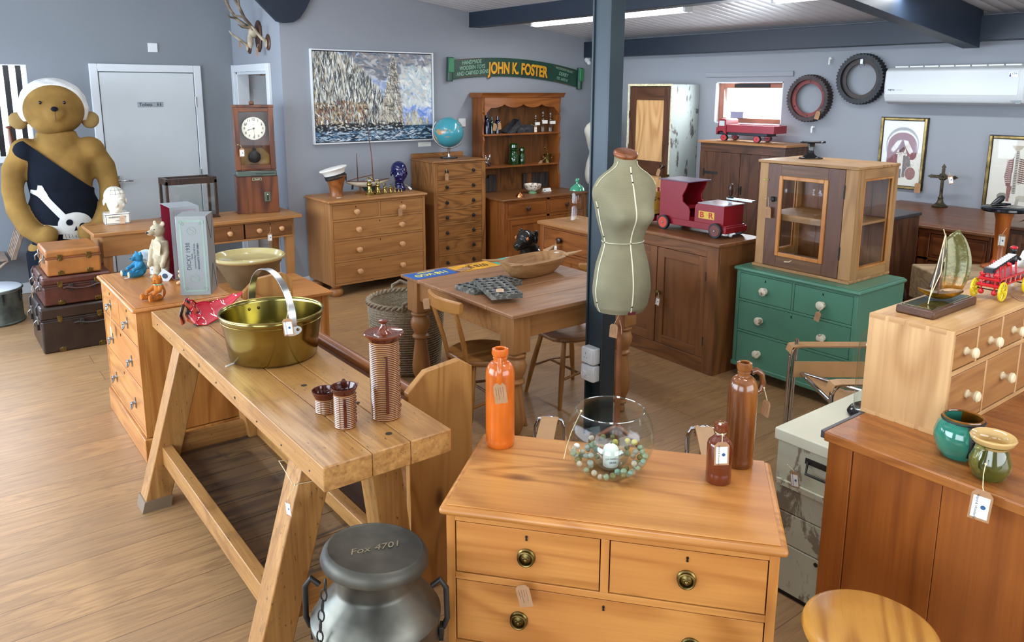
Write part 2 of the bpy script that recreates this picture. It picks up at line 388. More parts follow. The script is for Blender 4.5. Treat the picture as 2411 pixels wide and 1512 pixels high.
# alcove door frame (open doorway): architrave + deep lining
m = MB(); m.box(2.66, 2.69, 7.155, 7.225, 0, 2.085); m.box(2.66, 2.69, 8.13, 8.195, 0, 2.085); m.box(2.66, 2.69, 7.225, 8.13, 2.015, 2.085)
m.box(2.69, 2.81, 7.22, 7.24, 0, 2.0); m.box(2.69, 2.81, 8.11, 8.14, 0, 2.0); m.box(2.69, 2.81, 7.24, 8.11, 1.99, 2.02)
struct(m.build('door_alcove', 'white', bev=.004))
m = MB().box(2.83, 3.22, 8.17, 8.21, 0, 1.99); m.box(2.87, 3.18, 8.16, 8.17, .2, .9); m.box(2.87, 3.18, 8.16, 8.17, 1.05, 1.85); struct(m.build('door_open_leaf', 'white', bev=.003))
# toilets door
m = MB(); m.box(1.36, 1.43, 8.165, 8.2, 0, 2.075); m.box(2.285, 2.355, 8.165, 8.2, 0, 2.075); m.box(1.43, 2.285, 8.165, 8.2, 2.005, 2.075)
fr = struct(m.build('door_1', 'white', bev=.005))
MB().box(1.437, 2.278, 8.172, 8.199, .01, 1.998).build('door_panel', 'door', fr, bev=.002)
m = MB().box(1.50, 1.53, 8.16, 8.172, .88, 1.03); m.tube([(1.515, 8.16, .985), (1.515, 8.12, .985), (1.53, 8.115, .985), (1.63, 8.115, .98), (1.635, 8.12, .98)], .009); m.build('door_handle', 'chrome', fr, bev=.002)
for z in (1.0, 1.72): MB().cyl((2.285, 8.16, z-.05), (2.285, 8.16, z+.05), .008, n=10).build('hinge', 'steel', fr)
s = tag(MB().box(1.745, 1.975, 8.166, 8.1715, 1.675, 1.722).build('toilets_sign', plain('brushed_plate', '#9aa0a6', .35, .5), bev=.002), 'grey metal plate reading Toilets on the white door', 'sign')
text('Toilets', .042, 'ink', s, (1.818, 8.1655, 1.6985), FRONT, bold=.0008)
m = MB()
for x in (1.928, 1.951): m.ell((x, 8.1655, 1.713), (.004, .0008, .004), 8, 6); m.prism([(x-.006, 1.707), (x+.006, 1.707), (x+.004, 1.685), (x-.004, 1.685)], 8.1652, 8.166, 'Y')
m.build('pictogram', 'ink', s)
def plate(name, label, cat, loc, rz, w=.086, h=.086, kids_=()):
    t = thing(name, label, cat, loc, rz); MB().box(-w/2, w/2, -.012, 0, -h/2, h/2).build('faceplate', 'plast', t, bev=.003)
    for k in kids_: k(t)
    return t
plate('blank_plate', 'small square white blanking plate above the toilets door', 'plate', (1.93, 8.2, 2.235), 0, kids_=[lambda t: MB().box(-.018, .018, -.014, -.012, -.012, .012).build('badge', 'plast', t)])
plate('light_switch', 'white light switch on the back wall between globe and dresser', 'switch', (4.62, 6.9, 1.51), 0, kids_=[lambda t: MB().box(-.006, .006, -.017, -.012, -.012, .012).build('rocker', 'plast', t, bev=.001)])
# left window with dark upright bars
def bright():
    return emit('daylit_outside', (.95, .93, 1, 1), 1.6)
m = MB(); m.box(-.95, .87, 8.2, 8.33, 1.24, 1.25); m.box(.855, .87, 8.2, 8.33, 1.25, 2.05); m.box(-.95, .87, 8.2, 8.33, 2.045, 2.055); m.box(-.95, .9, 8.15, 8.2, 1.2, 1.24)
w2 = struct(m.build('window_2', 'white', bev=.003))
for k in range(11):
    MB().box(.835-.093*k-.044, .835-.093*k, 8.28, 8.30, 1.25, 2.045).build('window_bar', 'black', w2)
MB().box(-.95, .855, 8.31, 8.314, 1.25, 2.045).build('pane', glass('window_glass'), w2)
def brickview():
    t = NT('sunlit_brick_yard'); v = t.obj(False); n = t.noise(t.vmath('MULTIPLY', v, (1, 1, .35)), 5., 3)
    c = t.ramp(n, [(.45, lin('#f4f0f8')), (.6, lin('#d9a793')), (.72, lin('#ece6ee'))]); t.set(c, .9); return t.m
# right window: wooden casement
m = MB(); m.box(6.50, 6.62, 4.325, 4.335, 1.53, 1.935); m.box(6.50, 6.62, 5.09, 5.10, 1.53, 1.935); m.box(6.5, 6.62, 4.325, 5.1, 1.53, 1.54); m.box(6.5, 6.62, 4.325, 5.1, 1.925, 1.935)
w1 = struct(m.build('window_1', 'white'))
fw = plain('reddish_window_wood', '#8f5742', .4, var=.1)
m = MB(); m.box(6.55, 6.6, 4.335, 4.365, 1.54, 1.925); m.box(6.55, 6.6, 5.03, 5.09, 1.54, 1.925); m.box(6.55, 6.6, 4.365, 5.03, 1.54, 1.585); m.box(6.55, 6.6, 4.365, 5.03, 1.875, 1.925)
m.build('window_frame', fw, w1, bev=.004)
MB().box(6.575, 6.579, 4.365, 5.03, 1.585, 1.875).build('pane', glass('window_glass_b'), w1)
MB().box(6.54, 6.55, 4.5, 4.9, 1.885, 1.915).build('trickle_vent', 'black', w1)
struct(MB().box(6.48, 6.5, 4.22, 5.22, 1.985, 2.03).build('trim_over_window', 'wall', bev=.003))
# beams and post
struct(MB().box(6.34, 6.5, -2.3, 6.9, 2.222, 2.40).build('trim_eaves_beam', 'beam', bev=.003))
struct(MB().box(4.72, 4.86, -2.3, 6.9, 2.485, CEIL(4.72)+.02).build('trim_roof_beam', 'beam', bev=.003))
def rafter(name, y, x0, x1, zo=0.):
    struct(MB().prism([(x0, 2.17+.121*(6.35-x0)+zo), (x1, 2.17+.121*(6.35-x1)+zo), (x1, CEIL(x1)+.02), (x0, CEIL(x0)+.02)], y-.06, y+.06, 'Y').build(name, 'beam', bev=.003))
rafter('trim_rafter', 2.66, -2.1, 6.36)
struct(MB().prism([(2.40, 2.68), (2.655, 2.435), (2.69, 2.425), (2.74, 2.425), (2.80, 2.432), (2.86, 2.47), (2.92, 2.55), (2.98, 2.66), (3.05, 2.88), (2.2, 2.93)], 6.84, 6.895, 'Y').build('trim_haunch', 'beam', bev=.002))
m = MB(); x0, x1, y0, y1 = 2.742, 2.838, 2.795, 2.925
m.box(x0, x1, y0, y0+.011, 0, CEIL(2.7)); m.box(x0, x1, y1-.011, y1, 0, CEIL(2.7)); m.box(2.786, 2.794, y0+.011, y1-.011, 0, CEIL(2.7))
m.box(2.752, 2.760, y0+.011, y1-.011, .5, CEIL(2.7)); struct(m.build('trim_steel_post', 'post', bev=.002))
def socket(name, label, z, kind):
    t = thing(name, label, 'socket', (2.752, 2.86, z), WX)
    MB().box(-.046, .046, -.05, 0, -.044, .044).build('backbox', 'plast', t, bev=.006)
    MB().box(-.043, .043, -.056, -.05, -.041, .041).build('faceplate', 'plast', t, bev=.003)
    m = MB()
    if kind: m.box(-.012, -.009, -.0565, -.055, .008, .018); m.box(-.022, -.016, -.0565, -.055, -.012, -.009); m.box(-.004, .002, -.0565, -.055, -.012, -.009)
    else: m.cyl((-.018, -.052, -.004), (-.018, -.066, -.004), .018, .017, 20)
    m.build('outlet' if kind else 'plug_cover', 'ink' if kind else 'plast', t)
    MB().box(.014, .028, -.06, -.055, .006, .028).build('rocker', 'plast', t, bev=.001)
socket('wall_socket', 'white power socket on the steel post, upper of two', .472, 1)
socket('wall_socket', 'white power socket with round blanking plug on the post, lower of two', .376, 0)
# batten lights
dif = emit('lit_diffuser', (.93, .97, 1, 1), 7.)
def batten(x, y0, y1, label, w):
    z = CEIL(x)-.01
    t = thing('batten_light', label, 'ceiling light', (x, (y0+y1)/2, z), 0); L = (y1-y0)/2
    MB().box(-.05, .05, -L, L, -.055, .0).build('housing', 'plast', t, bev=.006)
    MB().prism([(-.045, -.055), (.045, -.055), (.038, -.095), (.02, -.105), (-.02, -.105), (-.038, -.095)], -L+.01, L-.01, 'Y').build('diffuser', dif, t)
    for s in (-1, 1): MB().box(-.052, .052, s*L-.012, s*L+.012, -.106, .0).build('end_cap', 'plast', t, bev=.006)
    a = area('batten_lamp', (x, (y0+y1)/2, z-.13), (x, (y0+y1)/2+.0001, 0), .08, (y1-y0)*.95, w, (.93, .97, 1)); a.rotation_euler = (0, 0, 0)
batten(5.1, 4.32, 6.28, 'long lit fluorescent batten on the ceiling crossing behind the steel post', 24)
batten(5.1, 1.75, 3.5, 'lit fluorescent batten just above the picture, beside the rafter', 30)
batten(2.0, 4.3, 6.2, 'unseen batten light added for top lighting over the bric-a-brac chest', 24)  # invented batten outside the view, added for top light
batten(2.0, .6, 2.4, 'unseen batten light added for top lighting over the workbench', 24)  # another added batten, unseen, lights the foreground from above
batten(5.1, -1., .6, 'unseen batten light added for overhead light at the right rear corner', 20)  # extra batten outside the view, added for more overhead light
tag(MB().torus((0, 0, 0), .02, .012).box(-.03, .03, -.02, .0, -.03, .04).ell((0, -.03, -.035), .026, 14, 8).build('alarm_sensor', 'plast', loc=(6.38, 6.88, 2.2)), 'small round white alarm sensor high in the corner', 'sensor')
for (y, z) in ((3.86, 2.13), (3.98, 1.53)):
    tag(MB().cyl((6.5, y, z), (6.47, y, z), .012, n=12).tube([(6.475, y, z), (6.465, y, z-.01), (6.465, y, z-.05)], .008).build('wall_clip', 'plast'), 'tiny white plastic clip on the right wall, '+('above the toothed wheels' if z > 2 else 'under the red toothed wheel'), 'clip')
# =============== KNOBS AND FURNITURE BUILDERS ===============
M['knobwood'] = plain('pale_turned_wood', '#c99767', .3, var=.08, scale=20)
M['knobdark'] = plain('dark_turned_wood', '#3c2216', .25, var=.08)
M['knobcream'] = paint('cream_painted_knob', '#d9d2ba', '#6a5038', .9, 22., .35, lo=.57, hi=.62)
M['knobpine'] = plain('bleached_knob', '#e6d5ae', .4, var=.05)
def turned(p, x, y, z, r=.02, mat='knobwood', L=.032, name='knob'):
    MB().at(T(x, y, z) @ RX(pi/2)).lathe([(0, -.002), (r*.75, -.002), (r*.8, .003), (r*.5, .008), (r*.45, L*.35), (r*.7, L*.5), (r, L*.68), (r*.98, L*.85), (r*.7, L*.98), (0, L)], 22).build(name, mat, p)
def lion(p, x, y, z, r=.025):
    a = MB().at(T(x, y, z) @ RX(pi/2)).lathe([(0, 0), (r, 0), (r, .003), (r*.86, .006), (r*.74, .006), (r*.70, .0035), (0, .0035)], 28).build('pull_plate', 'brassdull', p)
    MB().at(T(x, y, z) @ RX(pi/2)).lathe([(0, .003), (r*.66, .004), (r*.6, .008), (r*.3, .012), (0, .013)], 22).ell((-.006, .003, .012), (.004, .003, .003), 8, 6).ell((.006, .003, .012), (.004, .003, .003), 8, 6).ell((0, -.004, .013), (.005, .007, .004), 8, 6).build('lion_mask', 'brassdull', a)
    MB().torus((x, y-.011, z-.001), r*.80, .0032, 'Y', 26, 8).build('ring', 'brassdull', a)
def ringpull(p, x, y, z):
    a = MB().at(T(x, y, z) @ RX(pi/2)).lathe([(0, 0), (.018, 0), (.017, .004), (.007, .006), (.007, .014), (0, .016)], 16).build('pull_plate', 'iron', p)
    MB().torus((x, y-.014, z-.006), .013, .0035, 'Y', 18, 6).build('ring', 'iron', a)
def drop(p, x, y, z):
    a = MB().at(T(x, y, z) @ RX(pi/2)).lathe([(0, 0), (.013, 0), (.012, .004), (.008, .006), (.007, .016), (.011, .02), (.008, .026), (0, .028)], 14).box(-.006, .006, -.03, .03, 0, .003).build('pull_plate', 'steel', p)
    MB().tube([(x-.014, y-.014, z), (x-.015, y-.02, z-.018), (x, y-.023, z-.03), (x+.015, y-.02, z-.018), (x+.014, y-.014, z)], .0038, 8).cyl((x-.018, y-.016, z), (x+.018, y-.016, z), .004, n=8).build('bail', 'steel', a)
def cup(p, x, y, z):
    m = MB(); rs = []
    for i in range(7):
        a = pi*i/6; rs.append([(x-.04*cos(a), y-.001, z-.004+.0*sin(a)), (x-.04*cos(a), y-.022*sin(a), z-.004), (x-.03*cos(a), y-.012*sin(a)-.002, z+.018*sin(a)), (x-.03*cos(a), y-.001, z+.018*sin(a))])
    m.rings(rs); m.build('cup_handle', 'iron', p)
def keyhole(p, x, y, z, s=1.):
    MB().at(T(x, y, z) @ RX(pi/2)).lathe([(0, -.001), (.0035*s, -.001), (.0035*s, .0015), (0, .0015)], 12).prism([(-.0018*s, 0), (.0018*s, 0), (.003*s, -.011*s), (-.003*s, -.011*s)], -.001, .0015).build('keyhole', 'blackgloss', p)
def rot2(x, y, a): return (x*cos(a)-y*sin(a), x*sin(a)+y*cos(a))
def corner_to_center(fx, fy, rz, w, d):
    """front-left corner of a piece (seen from its front) to the centre of its footprint"""
    dx, dy = rot2(w/2, d/2, rz); return (fx+dx, fy+dy, 0)
def chest(name, label, cat, corner, rz, w, d, h, rows, fam, base, pulls, top=.022, ov=.018, stile=.028, rail=.016, zb=0., knobs2=None, mould=True, side=None, gapside=.003, keys=True, frontfam=None, group=None, mats=None, inset=.22):
    c = corner_to_center(corner[0], corner[1], rz, w, d); t = thing(name, label, cat, (c[0], c[1], zb), rz, group)
    g = (lambda ax: mats) if mats else (lambda ax: fam+ax)
    kind, bh = base; z0 = bh if kind in ('feet', 'plinth') else 0; z1 = h-top; f = -d/2
    m = MB(); m.m(0).box(-w/2, -w/2+.018, f+.03, d/2, z0, z1).box(w/2-.018, w/2, f+.03, d/2, z0, z1).box(-w/2+.018, w/2-.018, d/2-.01, d/2, z0, z1)
    m.m(2).box(-w/2+.019, w/2-.019, f+.0305, f+.034, z0, z1-.001); m.m(1)
    m.box(-w/2+stile, w/2-stile, f, f+.03, z0, z0+rail); H = z1-z0-rail; tot = sum(r[0] for r in rows); z = z1; hs = [r[0]/tot*H for r in rows]
    m.m(0).box(-w/2, -w/2+stile, f, f+.03, z0, z1).box(w/2-stile, w/2, f, f+.03, z0, z1).m(1)
    spots = []
    for (r, n), hh in zip(rows, hs):
        m.box(-w/2+stile, w/2-stile, f, f+.03, z-rail, z); ww = (w-2*stile-(n-1)*rail*1.1)/n; x = -w/2+stile
        for k in range(n):
            spots.append((x, x+ww, z-hh, z-rail, n, k)); x += ww
            if k < n-1: m.m(0).box(x, x+rail*1.1, f, f+.03, z-hh, z-rail).m(1); x += rail*1.1
        z -= hh
    m.build('carcass', [g('Z'), g('X'), 'darkgap'], t, bev=.0015)
    tp = MB().box(-w/2-ov, w/2+ov, f-ov, d/2, z1, h-.0035 if mould else h); o = tp.build('top', g('X'), t, bev=top*.42 if mould else .002, seg=3)
    if mould: MB().prism([(-w/2-ov+.018, f-ov+.018), (w/2+ov-.018, f-ov+.018), (w/2+ov-.018, d/2-.004), (-w/2-ov+.018, d/2-.004)], h-.0035, h).build('top_field', g('X'), t, bev=.0028)
    for i, (a, b, lo, hi, n, k) in enumerate(spots):
        dr = MB().box(a+.0028, b-.0028, f+.002, f+.02, lo+.0028, hi-.0028).build('drawer', g('X'), t, bev=.0012)
        zc = (lo+hi)/2; ww = b-a
        px = [(a+b)/2] if (n > 1 or ww < .3) else [a+ww*inset, b-ww*inset]
        if knobs2 and i in knobs2: px = [a+ww*.2, b-ww*.2] if knobs2[i] == 2 else [(a+b)/2]
        for x in px: pulls(dr, x, f+.001, zc-.004)
        if keys: keyhole(dr, (a+b)/2, f+.001, hi-.022)
    if kind == 'plinth':
        MB().box(-w/2-.012, w/2+.012, f-.012, d/2, 0, bh-.004).build('plinth', g('X'), t, bev=.004)
    if kind == 'feet':
        for sx in (-1, 1):
            for sy in (-1, 1):
                MB().lathe([(0, 0), (bh*.38, 0), (bh*.56, bh*.2), (bh*.6, bh*.42), (bh*.5, bh*.66), (bh*.3, bh*.74), (bh*.44, bh*.86), (bh*.44, bh+.001)], 24, (sx*(w/2-.06), sy*(d/2-.06), 0)).build('bun_foot', g('Z'), t)
    return t
def panel_door(t, x0, x1, z0, z1, y, fam, name='door', knob=None, fr=.06, panelfam=None, hinges=None):
    m = MB(); m.m(0).box(x0, x0+fr, y, y+.02, z0, z1).box(x1-fr, x1, y, y+.02, z0, z1).m(1).box(x0+fr, x1-fr, y, y+.02, z0, z0+fr).box(x0+fr, x1-fr, y, y+.02, z1-fr, z1)
    d = m.build(name, [fam+'Z', fam+'X'], t, bev=.0012)
    MB().box(x0+fr, x1-fr, y+.010, y+.014, z0+fr, z1-fr).build('door_board', (panelfam or fam)+'Z', d)
    if knob: knob(d)
    if hinges:
        for z in hinges: MB().cyl((x1+.002, y-.002, z-.03), (x1+.002, y-.002, z+.03), .004, n=8).build('hinge', 'iron', d)
    return d
# ---- price tags: prototype card meshes are shared ----
def tag_card(kind='label', s=1.):
    """card hangs from its origin down -Z, face to -Y"""
    w, h = .024*s, .082*s; t = bpy.data.objects.new('price_tag', None); COL.objects.link(t); t.empty_display_size = .02
    MB().prism([(-w, -h), (w, -h), (w, -.012*s), (w*.55, 0), (-w*.55, 0), (-w, -.012*s)], -.0005, .0005, 'Y').build('card', 'tagpale' if kind == 'pale' else 'tagbrown', t)
    if kind == 'label':
        MB().box(-w*.78, w*.78, -.0011, -.0005, -h*.92, -h*.2).build('paper_label', 'paper', t)
        MB().at(T(w*.25, -.0012, -h*.54) @ RX(pi/2)).lathe([(0, 0), (.0058*s, 0), (.0058*s, .0004), (0, .0004)], 16).build('emblem', 'inkblue', t)
        text('Weird & Wonderful', .0085*s, 'ink', t, (-w*.38, -.0013, -h*.56), (pi/2, pi/2, 0), ext=.0001)
    else:
        m = MB(); rr = random.Random(3)
        for i in range(4):
            x = -w*.6+i*w*.36; m.tube([(x+rr.uniform(-1, 1)*.0012*s, -.0006, -h*(.2+.06*j)) for j in range(9+rr.randint(-2, 2))], .0005*s, 4)
        m.build('handwriting', 'brownink', t)
    return t
_cards = {}
TAGS = []
def price_tag(hang, drop_, label, kind='label', s=1., yaw=0., tilt=0., pitch=0., via=None, group=None):
    """hang: point the twine is tied to; drop_: point where the card starts"""
    if kind not in _cards: _cards[kind] = tag_card(kind)
    root = dup(_cards[kind])
    root.location = drop_; root.rotation_mode = 'XYZ'; root.scale = (s, s, s)
    root.rotation_euler = (Matrix.Rotation(yaw, 3, 'Z') @ Matrix.Rotation(pitch, 3, 'X') @ Matrix.Rotation(tilt, 3, 'Y')).to_euler()
    tag(root, label, 'price tag', group); TAGS.append(root)
    pts = [hang]+(via or [((hang[0]+drop_[0])/2+.003, (hang[1]+drop_[1])/2+.002, (hang[2]+drop_[2])/2)])+[drop_]
    MM = (Matrix.Translation(drop_) @ root.rotation_euler.to_matrix().to_4x4() @ Matrix.Scale(s, 4)).inverted()
    MB().tube([tuple(MM @ Vector(p)) for p in pts], .0011/s, 6).ell(tuple(MM @ Vector(pts[0])), .003/s, 8, 6).build('twine', 'string', root)
    return root
def face(p):  # yaw that turns a card to look back towards the shop front
    return atan2(p[1], p[0])-pi/2
# =============== FRONT CHEST (brass lion pulls) ===============
FCZ = .75; FCR = radians(-50.2)
FC = chest('chest_of_drawers', 'honey pine chest of drawers in the foreground carrying the glass fishbowl', 'chest of drawers', (1.033, 1.635), FCR, .864, .462, FCZ, [(.175, 2), (.21, 1), (.24, 1)], 'pine', ('plinth', .08), lion, top=.026, ov=.018, stile=.024, rail=.02)
# =============== CHEST WITH THE TEDDIES ===============
PBZ = .805
PB = chest('chest_of_drawers', 'honey pine chest of drawers with plinth and silver drop handles, teddies on top', 'chest of drawers', (.760, 4.852), WX, .865, .46, PBZ, [(.18, 2), (.21, 1), (.24, 1)], 'pine', ('plinth', .13), drop, top=.024, ov=.018, stile=.02, rail=.014)
# =============== PINE CHEST BY BACK WALL ===============
PCZ = .887
PC = chest('chest_of_drawers', 'pine chest of drawers with round wooden knobs and bun feet against the back wall', 'chest of drawers', (2.845, 6.347), radians(1), .985, .50, PCZ, [(.17, 2), (.2, 1), (.22, 1), (.24, 1)], 'old', ('feet', .105), lambda p, x, y, z: turned(p, x, y, z, .026, 'knobwood', .04), top=.03, ov=.022, stile=.026, rail=.018, inset=.26)
m = MB()
# =============== TALL NARROW CHEST ===============
TBZ = 1.168
TB = chest('tall_chest', 'tall narrow oak chest of seven drawers with dark ring pulls, globe on top', 'chest of drawers', (3.985, 6.45), 0, .62, .43, TBZ, [(.16, 1)]*7, 'oak', ('plinth', .06), ringpull, top=.02, ov=.014, stile=.045, rail=.016, knobs2={i: 2 for i in range(7)}, keys=False)
MB().box(-.31, .31, .195, .213, TBZ, TBZ+.045).build('upstand', 'oakX', TB, bev=.003)
# =============== GREEN CHEST ===============
M['greenpaint'] = paint('green_chest_paint', '#4f8069', '#9a9a6a', .7, 9., .3, lo=.66, hi=.70)
GCZ = .75
GC = chest('chest_of_drawers', 'green painted chest of drawers with chipped cream knobs under the glazed cabinet', 'chest of drawers', (4.122, 2.985), WX, .815, .53, GCZ, [(.165, 2), (.185, 1), (.21, 1)], 'pine', ('feet', .085), lambda p, x, y, z: turned(p, x, y, z, .026, 'knobcream', .036), top=.028, ov=.018, stile=.024, rail=.014, mats='greenpaint')
MB().box(-.415, .415, -.275, .265, .085, .115).build('base_moulding', 'greenpaint', GC, bev=.006)
# =============== BROWN TWO-DOOR CUPBOARD ===============
CUZ = .89; t = thing('cupboard', 'brown pine two-door cupboard below the red toy lorry', 'cupboard', corner_to_center(4.03, 4.10, WX-radians(1.5), 1.05, .44), WX-radians(1.5)); CU = t
w, d = 1.05, .44; f = -d/2; m = MB()
m.m(0).box(-w/2, -w/2+.02, f+.025, d/2, 0, CUZ-.025).box(w/2-.02, w/2, f+.025, d/2, 0, CUZ-.025).box(-w/2+.02, w/2-.02, d/2-.01, d/2, .05, CUZ-.025)
m.box(-w/2, -w/2+.09, f, f+.025, 0, CUZ-.025).box(w/2-.09, w/2, f, f+.025, 0, CUZ-.025)
m.m(1).box(-w/2+.09, w/2-.09, f, f+.025, 0, .10).box(-w/2+.09, w/2-.09, f, f+.025, CUZ-.10, CUZ-.025).m(2).box(-w/2+.02, w/2-.02, f+.04, f+.045, .1, CUZ-.1)
m.build('carcass', ['midZ', 'midX', 'darkgap'], t, bev=.002)
MB().box(-w/2-.02, w/2+.02, f-.02, d/2, CUZ-.025, CUZ).build('top', 'midX', t, bev=.007, seg=3)
panel_door(t, -w/2+.092, -.004, .103, CUZ-.103, f+.002, 'mid', knob=None, fr=.062)
panel_door(t, .004, w/2-.092, .103, CUZ-.103, f+.002, 'mid', fr=.062, hinges=(.22, .66), knob=lambda dd: (MB().at(T(.035, f+.002, .47) @ RX(pi/2)).lathe([(0, 0), (.01, 0), (.009, .01), (.017, .018), (.017, .026), (0, .034)], 16).build('knob', 'brassdull', dd), MB().box(-.02, .03, f-.002, f+.003, .462, .478).build('latch', 'brassdull', dd)))
# =============== DARK PLANK CUPBOARD ===============
DKZ = 1.381; w, d = .93, .43; t = thing('cupboard', 'dark oak plank-door cupboard under the small window, holding the red lorry toy', 'cupboard', corner_to_center(6.05, 4.89, WX, w, d), WX); f = -d/2
m = MB(); m.m(0).box(-w/2, -w/2+.02, f+.02, d/2, 0, DKZ-.02).box(w/2-.02, w/2, f+.02, d/2, 0, DKZ-.02).box(-w/2+.02, w/2-.02, d/2-.01, d/2, .05, DKZ-.02)
m.box(-w/2, -w/2+.05, f, f+.02, 0, DKZ-.1).box(w/2-.05, w/2, f, f+.02, 0, DKZ-.1).m(1).box(-w/2, w/2, f, f+.02, DKZ-.1, DKZ-.02).box(-w/2+.05, w/2-.05, f, f+.02, 0, .12).m(2).box(-w/2+.03, w/2-.03, f+.03, f+.035, .1, DKZ-.1)
m.build('carcass', ['dkZ', 'dkX', 'darkgap'], t, bev=.002)
MB().box(-w/2-.02, w/2+.02, f-.02, d/2, DKZ-.02, DKZ).build('top', 'oldX', t, bev=.003)
for s in (-1, 1):
    m = MB(); a, b = (-w/2+.052, -.002) if s < 0 else (.002, w/2-.052); n = 4
    for k in range(n): m.box(a+(b-a)*k/n, a+(b-a)*(k+1)/n-.002, f+.002, f+.016, .123, DKZ-.103)
    dd = m.build('door', 'dkZ', t, bev=.0015)
    for z in (.3, 1.08):
        x = a if s < 0 else b; MB().box(min(x-s*.0, x+(-s)*.16), max(x, x-s*.16), f-.002, f+.002, z-.012, z+.012).box(x-.008, x+.008, f-.004, f+.002, z-.035, z+.035).build('strap_hinge', 'iron', dd)
    if s > 0: MB().box(.015, .03, f-.008, f+.002, .9, .98).tube([(.022, f-.008, .96), (.0, f-.03, .955), (-.012, f-.03, .90)], .004, 8).build('latch', 'iron', dd)
# =============== WARDROBE / TALL PAINTED CUPBOARD ===============
M['wardpaint'] = paint('peeling_white_paint', '#b4beb9', '#4c4440', .9, 7., .55, (1, 1, .45), .57, .61)
WDZ = 1.912; w, d = .60, .42; t = thing('wardrobe', 'tall narrow cupboard with brown panelled door and peeling white sides', 'wardrobe', corner_to_center(6.075, 5.90, WX, w, d), WX); f = -d/2
m = MB(); m.m(0).box(-w/2, -w/2+.02, f, d/2, 0, WDZ).box(w/2-.02, w/2, f, d/2, 0, WDZ).box(-w/2+.02, w/2-.02, d/2-.01, d/2, 0, WDZ).box(-w/2+.02, w/2-.02, f, d/2-.01, WDZ-.02, WDZ).m(1).box(-w/2+.02, w/2-.02, f, d/2-.01, 0, .1); m.m(2).box(-w/2+.02, w/2-.02, f+.03, f+.035, .1, WDZ-.02)
m.build('carcass', ['wardpaint', 'wardpaint', 'darkgap'], t, bev=.003)
MB().box(-w/2-.003, w/2+.004, f-.006, f, WDZ-.018, WDZ+.004).box(-w/2-.003, -w/2+.012, f-.004, f, .1, WDZ-.018).box(w/2-.008, w/2+.003, f-.004, f, .1, WDZ-.018).build('cream_edging', plain('cream_edge', '#d8cfa4', .5, var=.15, scale=30), t)
x0, x1, z0, z1 = -w/2+.022, w/2-.022, .11, WDZ-.026
m = MB(); m.m(0).box(x0, x0+.085, f+.004, f+.024, z0, z1).box(x1-.085, x1, f+.004, f+.024, z0, z1)
m.m(1)
for a, b in ((z0, z0+.12), (.98, 1.13), (z1-.13, z1)): m.box(x0+.085, x1-.085, f+.004, f+.024, a, b)
dd = m.build('door', ['dkZ', 'dkX'], t, bev=.002)
MB().box(x0+.085, x1-.085, f+.016, f+.02, z0+.12, .98).build('door_board', 'tanZ', dd); MB().box(x0+.085, x1-.085, f+.016, f+.02, 1.13, z1-.13).build('door_board', 'tanZ', dd)
turned(dd, x1-.05, f+.004, 1.09, .024, 'knobdark', .045); MB().box(x1-.07, x1+.02, f-.006, f+.004, .975, 1.0).box(x1-.02, x1+.03, f-.012, f+.002, .99, 1.01).build('latch', 'brassdull', dd)
for z in (.4, 1.6): MB().box(x0-.004, x0+.004, f-.001, f+.006, z-.04, z+.04).build('hinge', 'brassdull', dd)
# =============== GLAZED PINE CABINET ON THE GREEN CHEST ===============
CB = GCZ; w, d, h = .645, .46, .68; t = thing('display_cabinet', 'glazed pine display cabinet with brown door frame standing on the green chest', 'cabinet', (*corner_to_center(4.212, 2.925, WX, w, d)[:2], CB), WX); f = -d/2
m = MB(); m.m(0)
for sx in (-1, 1):
    a, b = (-w/2, -w/2+.022) if sx < 0 else (w/2-.022, w/2)
    m.m(0).box(a, b, f+.02, f+.075, .018, h-.018).box(a, b, d/2-.055, d/2, .018, h-.018).m(1).box(a, b, f+.075, d/2-.055, .018, .075).box(a, b, f+.075, d/2-.055, h-.075, h-.018)
m.m(0).box(-w/2, -w/2+.06, f, f+.02, .018, h-.018).box(w/2-.075, w/2, f, f+.02, .018, h-.018)
m.build('frame', ['agdZ', 'agdY'], t, bev=.002)
m = MB()
for k in range(5): m.box(-w/2+.022+k*(w-.044)/5, -w/2+.022+(k+1)*(w-.044)/5-.002, d/2-.012, d/2, .018, h-.018)
m.build('back_boards', 'midZ', t)
MB().box(-w/2-.012, w/2+.006, f-.012, d/2+.004, h-.018, h).build('top', 'agdX', t, bev=.004); MB().box(-w/2-.01, w/2+.004, f-.014, d/2, 0, .018).build('base_board', 'agdX', t, bev=.003)
MB().box(-w/2+.022, w/2-.022, f+.05, d/2-.012, .33, .345).box(-w/2+.022, w/2-.022, f+.05, f+.065, .305, .33).build('shelf', 'agdX', t, bev=.001)
for sx in (-1, 1):
    x = sx*(w/2-.011); m = MB()
    for s2 in (-1, 1):
        xx = x+s2*.009
        m.box(xx-.004, xx+.004, f+.075, f+.087, .075, h-.075).box(xx-.004, xx+.004, d/2-.067, d/2-.055, .075, h-.075).box(xx-.004, xx+.004, f+.087, d/2-.067, .075, .087).box(xx-.004, xx+.004, f+.087, d/2-.067, h-.087, h-.075)
    m.build('side_beading', 'pineZ', t, bev=.001); MB().box(x-.0015, x+.0015, f+.075, d/2-.055, .075, h-.075).build('side_glass', glass('cabinet_side_glass'), t)
a, b, z0, z1 = -w/2+.062, w/2-.077, .02, h-.02
m = MB(); m.m(0).box(a, a+.09, f-.002, f+.018, z0, z1).box(b-.105, b, f-.002, f+.018, z0, z1).m(1).box(a+.09, b-.105, f-.002, f+.018, z0, z0+.075).box(a+.09, b-.105, f-.002, f+.018, z1-.075, z1)
